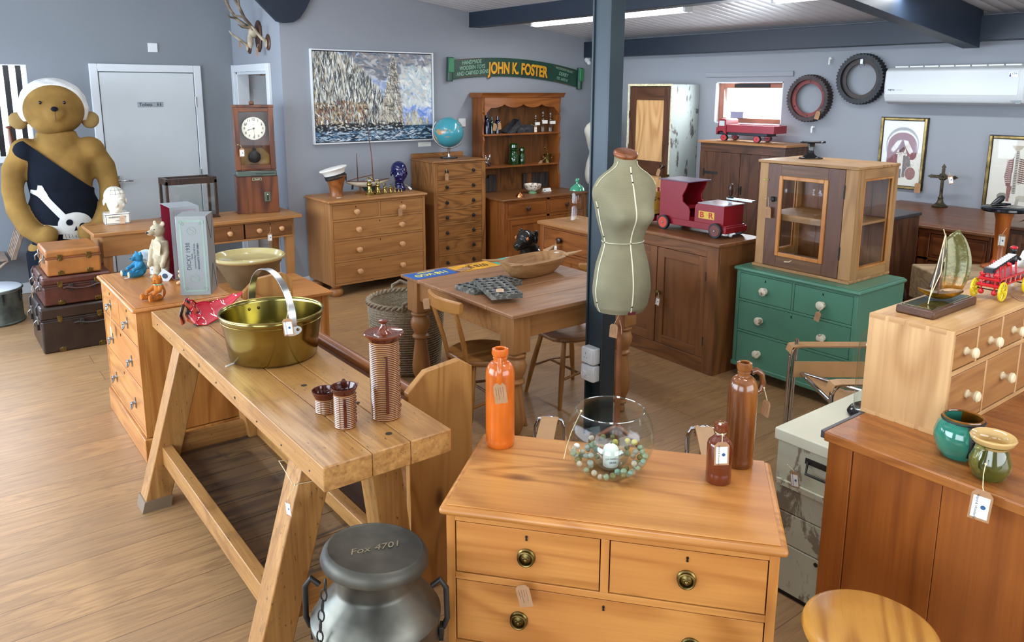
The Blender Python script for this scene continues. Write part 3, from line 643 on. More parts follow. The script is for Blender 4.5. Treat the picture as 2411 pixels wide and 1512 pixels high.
dd = m.build('door', [wood('plum_wood_z', '#6a4631', '#4e3022', '#5d3d2b', 'Z', fib=.7), wood('plum_wood_x', '#74502f', '#533620', '#64422a', 'X', fib=.7)], t, bev=.0015)
gx0, gx1, gz0, gz1 = a+.09, b-.105, z0+.075, z1-.075
MB().m(0).box(gx0-.006, gx0+.018, f-.012, f+.004, gz0-.006, gz1+.006).box(gx1-.018, gx1+.006, f-.012, f+.004, gz0-.006, gz1+.006).box(gx0+.018, gx1-.018, f-.012, f+.004, gz0-.006, gz0+.018).box(gx0+.018, gx1-.018, f-.012, f+.004, gz1-.018, gz1+.006).build('glazing_bead', 'pineZ', dd, bev=.004)
MB().box(gx0, gx1, f+.006, f+.009, gz0, gz1).build('pane', glass('cabinet_door_glass', thin=.03), dd)
MB().ell((a+.05, f-.012, .44), (.011, .011, .018), 10, 8).box(a+.03, a+.07, f-.006, f-.002, .43, .455).build('latch', 'iron', dd)
MB().box(-w/2+.03, -w/2+.07, f-.006, f, .55, .562).build('catch', 'brassdull', t)
for z in (.17, .53): MB().box(b-.002, b+.006, f-.005, f+.002, z-.04, z+.04).build('hinge', 'iron', dd)
# =============== SCRUBBED PINE TABLE ===============
def turned_leg(m, x, y, top, R=.058, sq=.17):
    a = R*.9; m.box(x-a, x+a, y-a, y+a, top-sq, top)
    H = top-sq; P = [(.35, 0), (.5, .01), (.48, .05), (.36, .085), (.62, .10), (.62, .12), (.40, .135), (.55, .16), (.86, .26), (.9, .34), (.78, .46), (.60, .62), (.56, .66), (.84, .68), (.84, .70), (.60, .72), (.92, .80), (.98, .86), (.80, .92), (.62, .94), (.92, .955), (.92, .975), (.75, .985), (.75, 1.001)]
    m.lathe([(R*r, H*z) for r, z in P], 28, (x, y, 0))
PTZ = .75; t = thing('farmhouse_table', 'scrubbed pine farmhouse table with fat turned legs and worn edges', 'table', (2.735, 3.50, 0)); PT = t; w, d = .95, 1.12
m = MB()
for k in range(5): m.box(-w/2, w/2, -d/2+k*d/5, -d/2+(k+1)*d/5-.0008, PTZ-.022, PTZ)
tp = m.build('tabletop', wood('scrubbed_pine_x', '#a47650', '#7b5233', '#946848', 'X', rough=.42, knots=.06, dark='#57371d', stain=.25, fib=.65), t, bev=.005)
MB().box(-w/2+.07, w/2-.07, -d/2+.05, -d/2+.07, PTZ-.15, PTZ-.022).box(-w/2+.07, w/2-.07, d/2-.07, d/2-.05, PTZ-.15, PTZ-.022).box(-w/2+.05, -w/2+.07, -d/2+.07, d/2-.07, PTZ-.15, PTZ-.022).box(w/2-.07, w/2-.05, -d/2+.07, d/2-.07, PTZ-.15, PTZ-.022).build('apron', 'oldX', t, bev=.002)
for sx in (-1, 1):
    for sy in (-1, 1): m = MB(); turned_leg(m, sx*(w/2-.085), sy*(d/2-.085), PTZ-.022, .062, .20); m.build('leg', 'oldZ', t, bev=.003)
# =============== WORKBENCH ===============
WBZ = .80; t = thing('workbench', 'long beech workbench with splayed legs and slatted undershelf, brass pan on top', 'bench', (1.03, 2.92, 0)); w, L = .432, 1.975; m = MB()
gl = [-w/2, -w/2+.155, -w/2+.285, w/2]
for i in range(3): m.box(gl[i], gl[i+1]-.0012, -L/2, L/2, WBZ-.078, WBZ)
tp = m.build('worktop', 'benchY', t, bev=.004)
m = MB()
for (x, y) in ((.04, -.90), (.07, -.62), (-.01, -.36)): m.lathe([(0, 0), (.011, 0), (.011, .0012), (0, .0012)], 18, (x, y, WBZ-.0006), 1, 1)
m.box(.125, .165, -.70, -.655, WBZ-.0005, WBZ+.001).build('peg_hole', plain('hole_shadow_wood', '#2e2414', .9), tp)
m = MB(); rr = random.Random(5)
for i in range(9): y = -L/2+.1+i*.22; m.cyl((-w/2-.0005, y, WBZ-.035-rr.random()*.02), (-w/2+.002, y, WBZ-.035-rr.random()*.02), .004, n=8)
m.build('nail_head', plain('peg_dark', '#3b2a1a', .7), tp)
def skew_leg(m, x0, y0, x1, y1, zt, a=.052, b=.045, foot=False):
    def q(x, y, z, k=1.): return [(x-a*k, y-b*k, z), (x+a*k, y-b*k, z), (x+a*k, y+b*k, z), (x-a*k, y+b*k, z)]
    m.rings([q(x0, y0, 0.0), q(x1, y1, zt)])
for sx in (-1, 1):
    for sy in (-1, 1):
        x1, x0 = (-.145, -.352) if sx < 0 else (.075, .16); y = .62 if sy > 0 else -.74
        y0 = y+.0
        m = MB(); skew_leg(m, x0, y0, x1, y0, WBZ-.078, .055, .05); lg = m.build('leg', 'benchZ', t, bev=.004)
        if sx < 0 and sy > 0: m = MB(); m.rings([[(x0-.060, y0-.056, 0.), (x0+.062, y0-.056, 0), (x0+.062, y0+.056, 0), (x0-.060, y0+.056, 0)], [(x0-.046, y0-.056, .05), (x0+.072, y0-.056, .05), (x0+.072, y0+.056, .05), (x0-.046, y0+.056, .05)]]); m.build('foot_block', plain('grey_wood_shoe', '#7d6b55', .6), lg)
for sx in (-1, 1):
    m = MB(); x = -.285 if sx < 0 else .14; m.box(x-.022, x+.022, -.70, .58, .20, .285); m.build('side_rail', 'benchY', t, bev=.003)
for y in (.62, -.74): MB().box(-.24, .10, y-.018, y+.018, .19, .30).build('end_rail', 'benchX', t, bev=.003)
m = MB()
for k in range(9): y0 = -.72+k*(1.32/9); m.box(-.262, .117, y0, y0+1.32/9-.003, .205, .225)
m.build('undershelf', wood('grimy_shelf_board', '#7a5c38', '#33241a', '#543c24', 'X', rough=.7, stain=.7, dark='#17120d', fib=.6), t, bev=.001)
m = MB()
for y in (.62, -.74): m.box(-.10, .04, y-.02, y+.02, WBZ-.17, WBZ-.079)
m.build('top_rail', 'benchX', t, bev=.003)
# =============== HALL SETTLE BEHIND THE BENCH ===============
t = thing('settle', 'pine settle with clipped-corner ends and a rounded back rail behind the workbench', 'settle', (1.415, 3.14, 0)); prof = [(-.135, 0), (.138, 0), (.138, .845), (.085, .88), (-.06, .865), (-.135, .80)]
for y, nm in ((-.875, 0), (.845, 1)): MB().prism(prof, y, y+.03, 'Y').build('end_panel', wood('settle_pine', '#b58345', '#8a5926', '#a3713a', 'Z', rough=.42, knots=.3, ring=1.2, dark='#4d2b14', fib=.5), t, bev=.003)
m = MB().tube([(-.075, -.846, .765), (-.075, .846, .765)], .024, 16); m.build('back_rail', 'redY', t)
MB().box(-.087, -.065, -.845, .845, .25, .745).build('backboard', 'midY', t, bev=.002)
MB().box(-.062, .138, -.845, .845, .36, .38).build('seat', 'midY', t, bev=.003); MB().box(-.062, .13, -.845, .845, .05, .07).build('stretcher', 'midY', t, bev=.003)
# =============== LOW PINE TABLE WITH BIG BOWL ===============
t = thing('low_table', 'low pine table carrying the big pancheon bowl', 'table', (1.88, 5.30, 0)); x0, x1, y0, y1, h = -.42, .37, -.28, .42, .44
MB().box(x0, x1, y0, y1, h-.022, h).build('tabletop', 'pineX', t, bev=.003); MB().box(x0+.04, x1-.04, y0+.04, y0+.06, h-.09, h-.022).box(x0+.04, x1-.04, y1-.06, y1-.04, h-.09, h-.022).box(x0+.04, x0+.06, y0+.06, y1-.06, h-.09, h-.022).box(x1-.06, x1-.04, y0+.06, y1-.06, h-.09, h-.022).build('apron', 'pineX', t, bev=.002)
for x in (x0+.05, x1-.05):
    for y in (y0+.05, y1-.05): MB().box(x-.024, x+.024, y-.024, y+.024, 0, h-.022).build('leg', 'pineZ', t, bev=.002)
LTZ = h
# =============== LONG TABLE BY THE DOOR ===============
TAZ = .78; t = thing('side_table', 'long pine side table with two drawers beside the toilets door', 'table', (1.80, 6.72, 0)); x0, x1, y0, y1 = -.81, .825, -.29, .23
MB().box(x0, x1, y0, y1, TAZ-.028, TAZ).build('tabletop', 'oldX', t, bev=.004)
m = MB().m(0).box(x0+.06, x1-.07, y1-.06, y1-.04, TAZ-.19, TAZ-.028).box(x0+.05, x0+.07, y0+.05, y1-.05, TAZ-.19, TAZ-.028).box(x1-.08, x1-.06, y0+.05, y1-.05, TAZ-.19, TAZ-.028).box(x0+.06, x0+.87, y0+.035, y0+.055, TAZ-.19, TAZ-.028).box(x0+.87, x1-.08, y0+.035, y0+.055, TAZ-.19, TAZ-.175).box(x0+.87, x1-.08, y0+.035, y0+.055, TAZ-.045, TAZ-.028).box(x0+.87, x0+.885, y0+.035, y0+.055, TAZ-.175, TAZ-.045)
m.m(1).box(x0+.87, x1-.08, y0+.07, y0+.08, TAZ-.18, TAZ-.03).build('apron', ['oldX', 'darkgap'], t, bev=.002)
for a, b in ((x0+.888, x0+1.13), (x0+1.145, x1-.085)):
    dr = MB().box(a, b, y0+.034, y0+.055, TAZ-.173, TAZ-.047).build('drawer', 'midX', t, bev=.002)
    for k in ((a+b)/2,) if b-a < .3 else (a+.11, b-.1): turned(dr, k, y0+.034, TAZ-.11, .021, 'knobwood', .035)
    keyhole(dr, (a+b)/2+.01, y0+.034, TAZ-.062)
for x in (x0+.09, x1-.10):
    for y in (y0+.08, y1-.08): MB().rings([[(x-.026, y-.026, 0), (x+.026, y-.026, 0), (x+.026, y+.026, 0), (x-.026, y+.026, 0)], [(x-.035, y-.035, TAZ-.19), (x+.035, y-.035, TAZ-.19), (x+.035, y+.035, TAZ-.19), (x-.035, y+.035, TAZ-.19)], [(x-.036, y-.036, TAZ-.028), (x+.036, y-.036, TAZ-.028), (x+.036, y+.036, TAZ-.028), (x-.036, y+.036, TAZ-.028)]]).build('leg', 'oldZ', t, bev=.002)
MB().box(x0+.1, x0+1.0, y1-.2, y1-.1, .36, .385).build('stretcher_shelf', 'midX', t, bev=.002)
# =============== DRESSER ===============
HBZ = .755; t = thing('dresser', 'brown pine dresser with plate rack and scalloped frieze against the back wall', 'dresser', (5.28, 6.55, 0)); DRS = t; w = 1.2; x0, x1, y0, y1 = -.60, .55, -.30, .34
m = MB(); m.m(0).box(x0, x0+.02, y0+.022, y1-.012, 0, HBZ-.022).box(x1-.02, x1, y0+.022, y1-.012, 0, HBZ-.022).box(x0, x1, y1-.012, y1, 0, HBZ-.022).box(x0, x0+.06, y0, y0+.022, 0, HBZ-.022).box(x1-.06, x1, y0, y0+.022, 0, HBZ-.022).box(-.02, .02, y0, y0+.022, .08, HBZ-.022)
m.m(1).box(x0+.06, x1-.06, y0, y0+.022, 0, .08).box(x0+.06, x1-.06, y0, y0+.022, HBZ-.045, HBZ-.022).box(x0+.06, x1-.06, y0, y0+.022, .535, .56).m(2).box(x0+.03, x1-.03, y0+.035, y0+.04, .08, HBZ-.03).build('base_carcass', ['redZ', 'redX', 'darkgap'], t, bev=.002)
MB().box(x0-.02, x1+.02, y0-.02, y1, HBZ-.022, HBZ).build('base_top', 'midX', t, bev=.006)
for a, b in ((x0+.063, -.023), (.023, x1-.063)):
    dr = MB().box(a, b, y0+.003, y0+.02, .563, HBZ-.048).box(a+.012, b-.012, y0-.002, y0+.004, .575, HBZ-.06).build('drawer', 'redX', t, bev=.002); turned(dr, (a+b)/2, y0, .64, .024, 'knobdark', .036)
    panel_door(t, a, b, .083, .532, y0+.002, 'red', fr=.055, knob=lambda dd, bb=(b if a < 0 else a): turned(dd, bb+(-.03 if bb < 0 else .03), y0, .35, .018, 'knobdark', .03))
rx0, rx1, ry0, ry1, zt = -.535, .535, .13, .335, 1.80
m = MB()
def side_prof():
    P = []; n = 40
    for i in range(n+1):
        z = HBZ+.15+(1.64-HBZ-.15)*i/n; P.append((ry0+.022*abs(sin(i/n*pi*3.5))**.6*(1 if i % 13 else .3), z))
    return [(ry1, HBZ), (ry0-.0, HBZ), (ry0, HBZ+.14)]+P+[(ry0, zt), (ry1, zt)]

for a in (rx0, rx1-.02): MB().prism(side_prof(), a, a+.02, 'X').build('rack_side', 'redZ', t, bev=.001)
m = MB(); n = 9
for k in range(n): a = rx0+.02+k*(rx1-rx0-.04)/n; m.box(a, a+(rx1-rx0-.04)/n-.002, ry1-.012, ry1, HBZ, zt)
m.build('rack_back', 'midZ', t)
for z in (1.045, 1.39): MB().box(rx0+.02, rx1-.02, ry0+.01, ry1-.012, z-.018, z).build('rack_shelf', 'redX', t, bev=.002)
fz = []; n = 60
for i in range(n+1):
    u = i/n; e = min(1, min(u, 1-u)/.09); z = 1.70-.035*abs(sin(u*pi*4))**.7-(.12*(1-e)**1.4)+(.0 if abs(u-.5) > .03 else -.0)
    fz.append((rx0+.02+u*(rx1-rx0-.04), z))
MB().prism(fz+[(rx1-.02, zt), (rx0+.02, zt)], ry0+.004, ry0+.02, 'Y').build('frieze', 'redX', t, bev=.001)
m = MB(); m.prism([(ry0-.005, zt-.03), (ry0-.012, zt-.01), (ry0-.03, zt+.012), (ry0-.04, zt+.02), (ry1, zt+.02), (ry1, zt-.03)], rx0-.035, rx1+.035, 'X').build('cornice', 'redX', t, bev=.002)
# =============== SMALL PINE CABINET WITH CLOCHE ===============
SCZ = .76; w, d = .66, .46; t = thing('bedside_cabinet', 'small reddish pine cabinet carrying the green-topped glass cloche', 'cabinet', corner_to_center(4.16, 5.03, WX, w, d), WX); f = -d/2
m = MB(); m.m(0).box(-w/2, -w/2+.02, f+.02, d/2-.012, 0, SCZ-.03).box(w/2-.02, w/2, f+.02, d/2-.012, 0, SCZ-.03).box(-w/2, w/2, d/2-.012, d/2, 0, SCZ-.03).box(-w/2, -w/2+.05, f, f+.02, 0, SCZ-.03).box(w/2-.05, w/2, f, f+.02, 0, SCZ-.03).m(1).box(-w/2+.05, w/2-.05, f, f+.02, SCZ-.05, SCZ-.03).box(-w/2+.05, w/2-.05, f, f+.02, .51, .53).box(-w/2+.05, w/2-.05, f, f+.02, 0, .09).m(2).box(-w/2+.03, w/2-.03, f+.03, f+.034, .09, SCZ-.04)
m.build('carcass', ['redZ', 'redX', 'darkgap'], t, bev=.002); MB().box(-w/2-.02, w/2+.02, f-.02, d/2, SCZ-.03, SCZ).build('top', 'oldX', t, bev=.009, seg=3)
dr = MB().box(-w/2+.053, w/2-.053, f+.001, f+.018, .533, SCZ-.053).build('drawer', 'redX', t, bev=.003); turned(dr, -.06, f, .63, .028, 'knobdark', .038)
panel_door(t, -w/2+.053, w/2-.053, .093, .507, f+.001, 'red', fr=.05, knob=lambda dd: turned(dd, -.2, f, .3, .018, 'knobdark', .03))
# =============== ON THE FRONT CHEST ===============
def one(mb, name, mat, label, cat, loc=None, rz=0., group=None, **k):
    o = mb.build(name, mat, loc=loc, rot=(0, 0, rz), **k); return tag(o, label, cat, group)
M['orangeglaze'] = plain('orange_glaze', '#c8621a', .22, var=.10, scale=9, coat=.4, bump=.15, bscale=30)
def saltglaze():
    t = NT('salt_glazed_stoneware'); v = t.obj(); n = t.noise(t.vmath('MULTIPLY', v, (9, 9, 2.2)), 1., 3, .5)
    c = t.ramp(n, [(.36, lin('#5f3214')), (.50, lin('#8a5222')), (.58, lin('#8a6238')), (.66, lin('#9a8b70'))]); sp = t.ramp(t.noise(v, 160, 2), [(.66, BW[0][1]), (.72, BW[1][1])])
    c = t.mix(t.math('MULTIPLY', sp, .6), c, lin('#4a2812')); return t.set(c, .2, coat=.5, bump=t.noise(v, 40, 3), bs=.15, bd=.003)
M['saltglaze'] = saltglaze()
M['brownglaze'] = plain('brown_glaze', '#6a2f18', .12, var=.15, scale=8, coat=.6)
M['brownglaze2'] = plain('rim_brown_glaze', '#4a1a10', .12, var=.1, coat=.5)
def bottle(name, label, loc, r, h, mat, rz, loop=True, neck=.34, group=None):
    t = thing(name, label, 'bottle', loc, rz); rn = r*neck; hs = h*.84
    P = [(0, .004), (r*.9, .0), (r*.985, .006), (r, .02), (r*.985, .024), (r, .03), (r, hs*.86)]
    for i in range(1, 9): a = i/8*pi/2; P.append((rn*1.05+(r-rn*1.05)*cos(a), hs*.86+(hs*.17)*sin(a)))
    zt = P[-1][1]; P += [(rn, zt+.005), (rn, zt+h*.035), (rn*1.1, zt+h*.04), (rn, zt+h*.05), (rn*1.1, zt+h*.062), (rn, zt+h*.072), (rn*1.18, h-.022), (rn*1.28, h-.014), (rn*1.2, h-.002), (rn*.95, h), (rn*.72, h-.002), (rn*.7, h-.03), (0, h-.03)]
    MB().lathe(P, 44).build('body', mat, t)
    if loop:
        MB().tube([(r*.55, 0, zt+.012), (r*.9, 0, zt+.016), (r*1.28, 0, zt+.004), (r*1.42, 0, zt-.022), (r*1.25, 0, zt-.046), (r*.93, 0, zt-.05)], [.010, .009, .0085, .0085, .0095, .012], 12).build('loop_handle', mat, t)
    return t
OB = bottle('bottle', 'tall orange glazed stoneware bottle at the left back of the front chest', (1.366, 1.838, FCZ), .0455, .318, 'orangeglaze', radians(-128), neck=.46)
TB2 = bottle('bottle', 'tall mottled brown stoneware bottle with loop handle, taller of two at the right end', (1.858, 1.300, FCZ), .0425, .322, 'saltglaze', radians(-30), neck=.42)
t = thing('bottle', 'short glossy brown stoneware beer bottle in front of the taller mottled one', 'bottle', (1.726, 1.272, FCZ)); r = .036
MB().lathe([(0, .004), (r*.9, 0), (r, .006), (r, .030), (r*.985, .032), (r, .034), (r, .112), (r*.93, .122), (r*.6, .134), (.0135, .144), (.0125, .150), (.0185, .154), (.0195, .165), (.0175, .177), (.0115, .18), (.009, .178), (.009, .15), (0, .15)], 40).build('body', 'brownglaze', t)
MB().torus((0, 0, .149), .0145, .0015, n=20, m=6).build('twine_collar', 'string', t)
MB().cyl((0, 0, .15), (0, 0, .1765), .0092, n=16).build('cork', plain('old_cork', '#9d9466', .9, var=.2, scale=40), t)
# fishbowl
FB = (1.508, 1.497, FCZ); t = thing('fishbowl', 'big round clear glass fishbowl holding marbles and a candle glass', 'glass bowl', FB); R = .130; h = .205
P = []; zc = .116
for i in range(25):
    a = -pi/2+.46+(pi-.46-.86)*i/24; P.append((R*cos(a), zc+R*sin(a)*.98))
z0 = P[0][1]; P = [(r, z-z0+.0) for r, z in P]; zr = P[-1][1]
MB().lathe([(0, 0)]+P+[(P[-1][0]-.003, zr)]+[(r-.0028, max(z, .012)) for r, z in reversed(P)]+[(0, .012)], 64).build('bowl', glass('bowl_glass', (.97, .985, .98, 1), base=.012), t)
MB().torus((0, 0, zr), P[-1][0]-.001, .0022, n=64, m=8).build('rim', glass('rim_glass', (.85, .92, .9, 1), thin=.10), t)
BR = zr
t = thing('candle_glass', 'small round glass with a white candle standing inside the fishbowl', 'candle holder', (FB[0]+.012, FB[1]+.004, FCZ+.0125)); r = .054; P = []
for i in range(17): a = -pi/2+.5+(pi-.5-.85)*i/16; P.append((r*cos(a), r*sin(a)+.045))
P = [(a, b-P[0][1]+.0) for a, b in P]
MB().lathe([(0, 0)]+P+[(P[-1][0]-.0018, P[-1][1])]+[(a-.0018, max(b, .006)) for a, b in reversed(P)]+[(0, .006)], 44).build('glass_bowl', glass('candle_glass_mat', (.94, .97, .97, 1), base=.05), t)
c_ = MB().at(T(0, 0, .0065)).lathe([(0, 0), (.0225, 0), (.0228, .003), (.0228, .050), (.019, .058), (.012, .063), (.004, .0655), (0, .066)], 30).build('candle', plain('white_wax', '#ece9db', .4, var=.02), t)
MB().tube([(0, 0, .07), (.001, 0, .078)], .001, 6).build('wick', 'black', c_)
cl = MB().at(T(0, 0, .0065)).rings([[(.0232*cos(a), .0232*sin(a), z) for a in [radians(-160+6*k) for k in range(22)]]+[(.0229*cos(a), .0229*sin(a), z) for a in [radians(-160+6*k) for k in range(21, -1, -1)]] for z in (.006, .034)]).build('paper_band', 'paper', c_)
text('ILA CANDLES', .007, 'ink', c_, (-.012, -.0205, .036), (pi/2, 0, -.55), ext=.0002); text('28/50', .009, 'ink', c_, (-.012, -.0205, .024), (pi/2, 0, -.55), ext=.0002)
# marbles: each one a thing
mk = []
def marble_mat(n, c, swirl=None, a=.0):
    t = NT(n); v = t.obj(); w_ = t.ramp(t.noise(t.vmath('MULTIPLY', v, (50, 50, 160)), 1., 2, 1.2), [(.52, BW[0][1]), (.60, BW[1][1])])
    col = t.mix(w_, lin(c), lin(swirl)) if swirl else lin(c); t.set(col, .06, coat=.6); t.b.inputs['Transmission Weight'].default_value = a; t.b.inputs['IOR'].default_value = 1.3; return t.m
mks = [(marble_mat('green_glass_marble', '#b7c9a4', '#4f9a6a', .55), 'green swirl'), (marble_mat('clear_marble', '#cfd6c8', '#8aa596', .6), 'clear'), (marble_mat('yellow_marble', '#ded36a', '#d9b31c', .3), 'yellow cat eye'), (marble_mat('orange_marble', '#cddac0', '#cf5a28', .45), 'orange cat eye'), (marble_mat('blue_marble', '#5a68b4', '#8390d0', .05), 'opaque blue'), (marble_mat('olive_marble', '#8c8a4e', '#5a5f30', .5), 'olive'), (marble_mat('teal_marble', '#9cc7b4', '#2f8f7d', .45), 'teal swirl'), (marble_mat('white_marble', '#e8e6df', None, 0), 'opaque white')]
rr = random.Random(11); wgt = [5, 5, 2, 3, 1, 4, 3, .6]; placed = []; protos = {}
def try_marble(x, y, z, r):
    if any((x-a)**2+(y-b)**2+(z-c)**2 < (r+s)**2*.93 for a, b, c, s in placed): return False
    return True
cgx, cgy = .012, .004; tries = 0
while len(placed) < 62 and tries < 30000:
    tries += 1; a = rr.uniform(0, 2*pi); z = .022+rr.random()**1.3*.046; r = rr.choice((.0080, .0088, .0096))
    rad_bowl = max(0, R*sqrt(max(0, 1-((z-(-P[0][1])-.098)/(R*.98))**2))-r-.006) if False else None
    zz = (z-(.105-.118*.98*cos(.46)+0)) if False else z
    h0 = .98*R*sin(pi/2-.46); Rz = R*sqrt(max(0.02, 1-((z-h0)/(R*.98))**2))-r-.005
    rin = sqrt(max(0, .052**2-(z-.0125-.043)**2))+r+.001 if z < .1 else 0
    if Rz <= rin: continue
    q = Rz if rr.random() < .62 else rr.uniform(rin, Rz)
    x, y = q*cos(a), q*sin(a)
    if (x-cgx)**2+(y-cgy)**2 < rin**2: continue
    if z > .036 and x*-.71+y*-.70 > .045: continue
    if try_marble(x, y, z, r): placed.append((x, y, z, r))
for (x, y, z, r) in placed:
    k = rr.choices(range(8), wgt)[0]
    if k not in protos: o = MB().ell((0, 0, 0), 1., 18, 12).build('marble', mks[k][0]); protos[k] = o
    else: o = protos[k].copy(); COL.objects.link(o)
    o.location = (FB[0]+x, FB[1]+y, FCZ+z); o.scale = (r, r, r); o.rotation_euler = (rr.random()*3, rr.random()*3, 0)
    tag(o, mks[k][1]+' glass marble among the marbles in the fishbowl', 'marble', mks[k][1]+' marbles in the fishbowl')
# =============== ON THE WORKBENCH ===============
BPX, BPY = 1.055, 2.945; t = thing('preserving_pan', 'large brass preserving pan with a steel bail handle on the workbench', 'pan', (BPX, BPY, WBZ+.0015), radians(-88)); PAN = t
MB().lathe([(0, .0), (.155, .0), (.165, .004), (.170, .012), (.182, .10), (.196, .168), (.199, .172), (.199, .181), (.1965, .185), (.193, .181), (.1925, .172), (.178, .10), (.166, .014), (.158, .006), (0, .005)], 72).build('bowl', 'brasspan', t)
MB().torus((0, 0, .186), .1985, .0042, n=72, m=8).torus((0, 0, .160), .1945, .0014, n=72, m=6).build('rolled_rim', 'brass', t)
pts = []; n = 28
for i in range(n+1): a = pi*i/n; pts.append((-.203*cos(a), 0, .165+.185*sin(a)**.85))
hm = MB(); rs = []
for i, p in enumerate(pts):
    a = pts[max(0, i-1)]; b = pts[min(n, i+1)]; tx, tz = b[0]-a[0], b[2]-a[2]; L_ = sqrt(tx*tx+tz*tz); nx, nz = -tz/L_*.002, tx/L_*.002; wv = .013 if 3 < i < n-3 else .015
    rs.append([(p[0]-nx, -wv, p[2]-nz), (p[0]-nx, wv, p[2]-nz), (p[0]+nx, wv, p[2]+nz), (p[0]+nx, -wv, p[2]+nz)])
hm.rings(rs).build('bail_handle', 'steel', t, bev=.001)
for s in (-1, 1):
    a = MB().at(T(s*.1965, 0, .148) @ RY(s*radians(-7)+pi/2) ).lathe([(0, -.002), (.024, -.002), (.024, .002), (0, .002)], 26, sx=.8, sy=1.5).build('bracket', 'steel', t)
    for k in (-1, 1): MB().ell((s*.199, k*.02, .15), (.005, .006, .006), 10, 6).ell((s*.188, k*.02, .15), (.006, .007, .007), 10, 6).build('rivet', 'brassdull', a)
# ribbed brown coffee set
def ribbed(mat_body='ribbrown'):
    pass
def ribm():
    t = NT('ribbed_brown_glaze'); v = t.obj(False); s = t.n('SeparateXYZ'); t.l(v, s.inputs[0])
    w_ = t.math('MULTIPLY_ADD', t.math('SINE', t.math('MULTIPLY', s.outputs[2], 2*pi/.0062)), .5, .5)
    c = t.ramp(w_, [(.25, lin('#4a2014')), (.85, lin('#a87848'))]); return t.set(c, .18, coat=.4)
M['rib'] = ribm()
def ribpot(name, label, cat, loc, r, h, rz, lid=False, handle=True, spout=True, rim='brownglaze2', flare=1.24):
    t = thing(name, label, cat, loc, rz); P = [(0, .003), (r*.95, 0), (r, .004)]; n = int((h-.03)/.0062)
    for i in range(n*4+1): z = .006+i*.0062/4; P.append((r*(1+.018*sin(2*pi*z/.0062)), z))
    zt = P[-1][1]; P.append((r*.99, zt+.003)); MB().lathe(P+[(r*.9, zt+.004), (r*.88, .01), (0, .008)], 44).build('ribbed_body', 'rib', t)
    MB().lathe([(r*.98, zt), (r*1.0, zt+.006), (r*1.12, zt+.014), (r*flare, h-.003), (r*flare, h), (r*flare*.94, h-.001), (r*1.02, zt+.010), (r*.86, zt+.002), (r*.84, .012), (0, .010)], 44).build('glazed_rim', rim, t)
    if handle:
        MB().box(-.005, .005, -r-.016, -r-.012, h*.12, h*.78).box(-.005, .005, -r-.014, -r+.002, h*.74, h*.78).box(-.005, .005, -r-.014, -r+.002, h*.12, h*.15).build('strap_handle', 'brownglaze2', t, bev=.001)
    m = MB()
    for k in range(9): z = h*.13+k*h*.085; m.ell((r*1.0, 0, z), (.004, .009 if k % 2 else .006, h*.03), 10, 6)
    for s in (1, 2):
        for k in range(12): a = radians(26 if s == 1 else -26); m.ell((r*1.01*cos(a), r*1.01*sin(a), h*.1+k*h*.06), .0035, 8, 6)
    m.build('relief_pattern', 'brownglaze', t)
    if spout: MB().rings([[(-.004, r*.9, h*.80), (.004, r*.9, h*.80), (.010, r*1.05, h), (-.010, r*1.05, h)], [(0, r*.95, h*.8), (.001, r*.95, h*.8), (.003, r*1.45, h+.006), (-.003, r*1.45, h+.006)]]).build('spout', rim, t, bev=.001)
    if lid:
        l = MB().lathe([(r*.9, h-.012), (r*1.28, h-.004), (r*1.34, h+.002), (r*1.30, h+.005), (r*1.0, h-.001), (r*.55, h+.001), (r*.34, h+.010), (r*.18, h+.026), (r*.14, h+.034), (0, h+.036)], 44).build('lid', 'brownglaze', t)
        MB().lathe([(0, h+.030), (r*.13, h+.031), (r*.30, h+.038), (r*.34, h+.043), (r*.2, h+.046), (0, h+.046)], 26).build('finial', 'brownglaze', l)
    return t
ribpot('coffee_pot', 'tall ribbed brown coffee pot with lid at the near end of the workbench', 'coffee pot', (1.124, 2.137, WBZ), .0475, .285, radians(-22), lid=True, spout=False)
ribpot('cream_jug', 'small ribbed brown cream jug in front of the sugar bowl', 'jug', (.985, 2.147, WBZ), .034, .137, radians(-24))
ribpot('sugar_bowl', 'short ribbed brown sugar bowl behind the little jug', 'bowl', (.985, 2.292, WBZ), .0355, .078, radians(30), handle=False, spout=False)
# red folded glass vase
def redglass():
    rows, cols = 26, 40; vs = []; fs = []
    # open cone lying on its side: narrow crumpled mouth at left, long pointed lip to the right
    for i in range(rows+1):
        u = i/rows
        for j in range(cols+1):
            a = -pi*.86+2*pi*.86*j/cols
            r = .022+.075*u**.8*(1+.45*cos(a)); 
            x = .01+u*(.10+.10*max(0, cos(a))**1.5)
            y = r*sin(a)*1.05; z = .028+r*(-cos(a))*.42+.050*u*(.35+.9*max(0, cos(a)))+.010*sin(5*a)*u
            vs.append((x, y, z))
    return vs, rows, cols
t = thing('glass_sculpture', 'red and black folded art glass vase lying on the bench behind the brass pan', 'glass vase', (.985, 3.60, WBZ), radians(6))
G = []; 
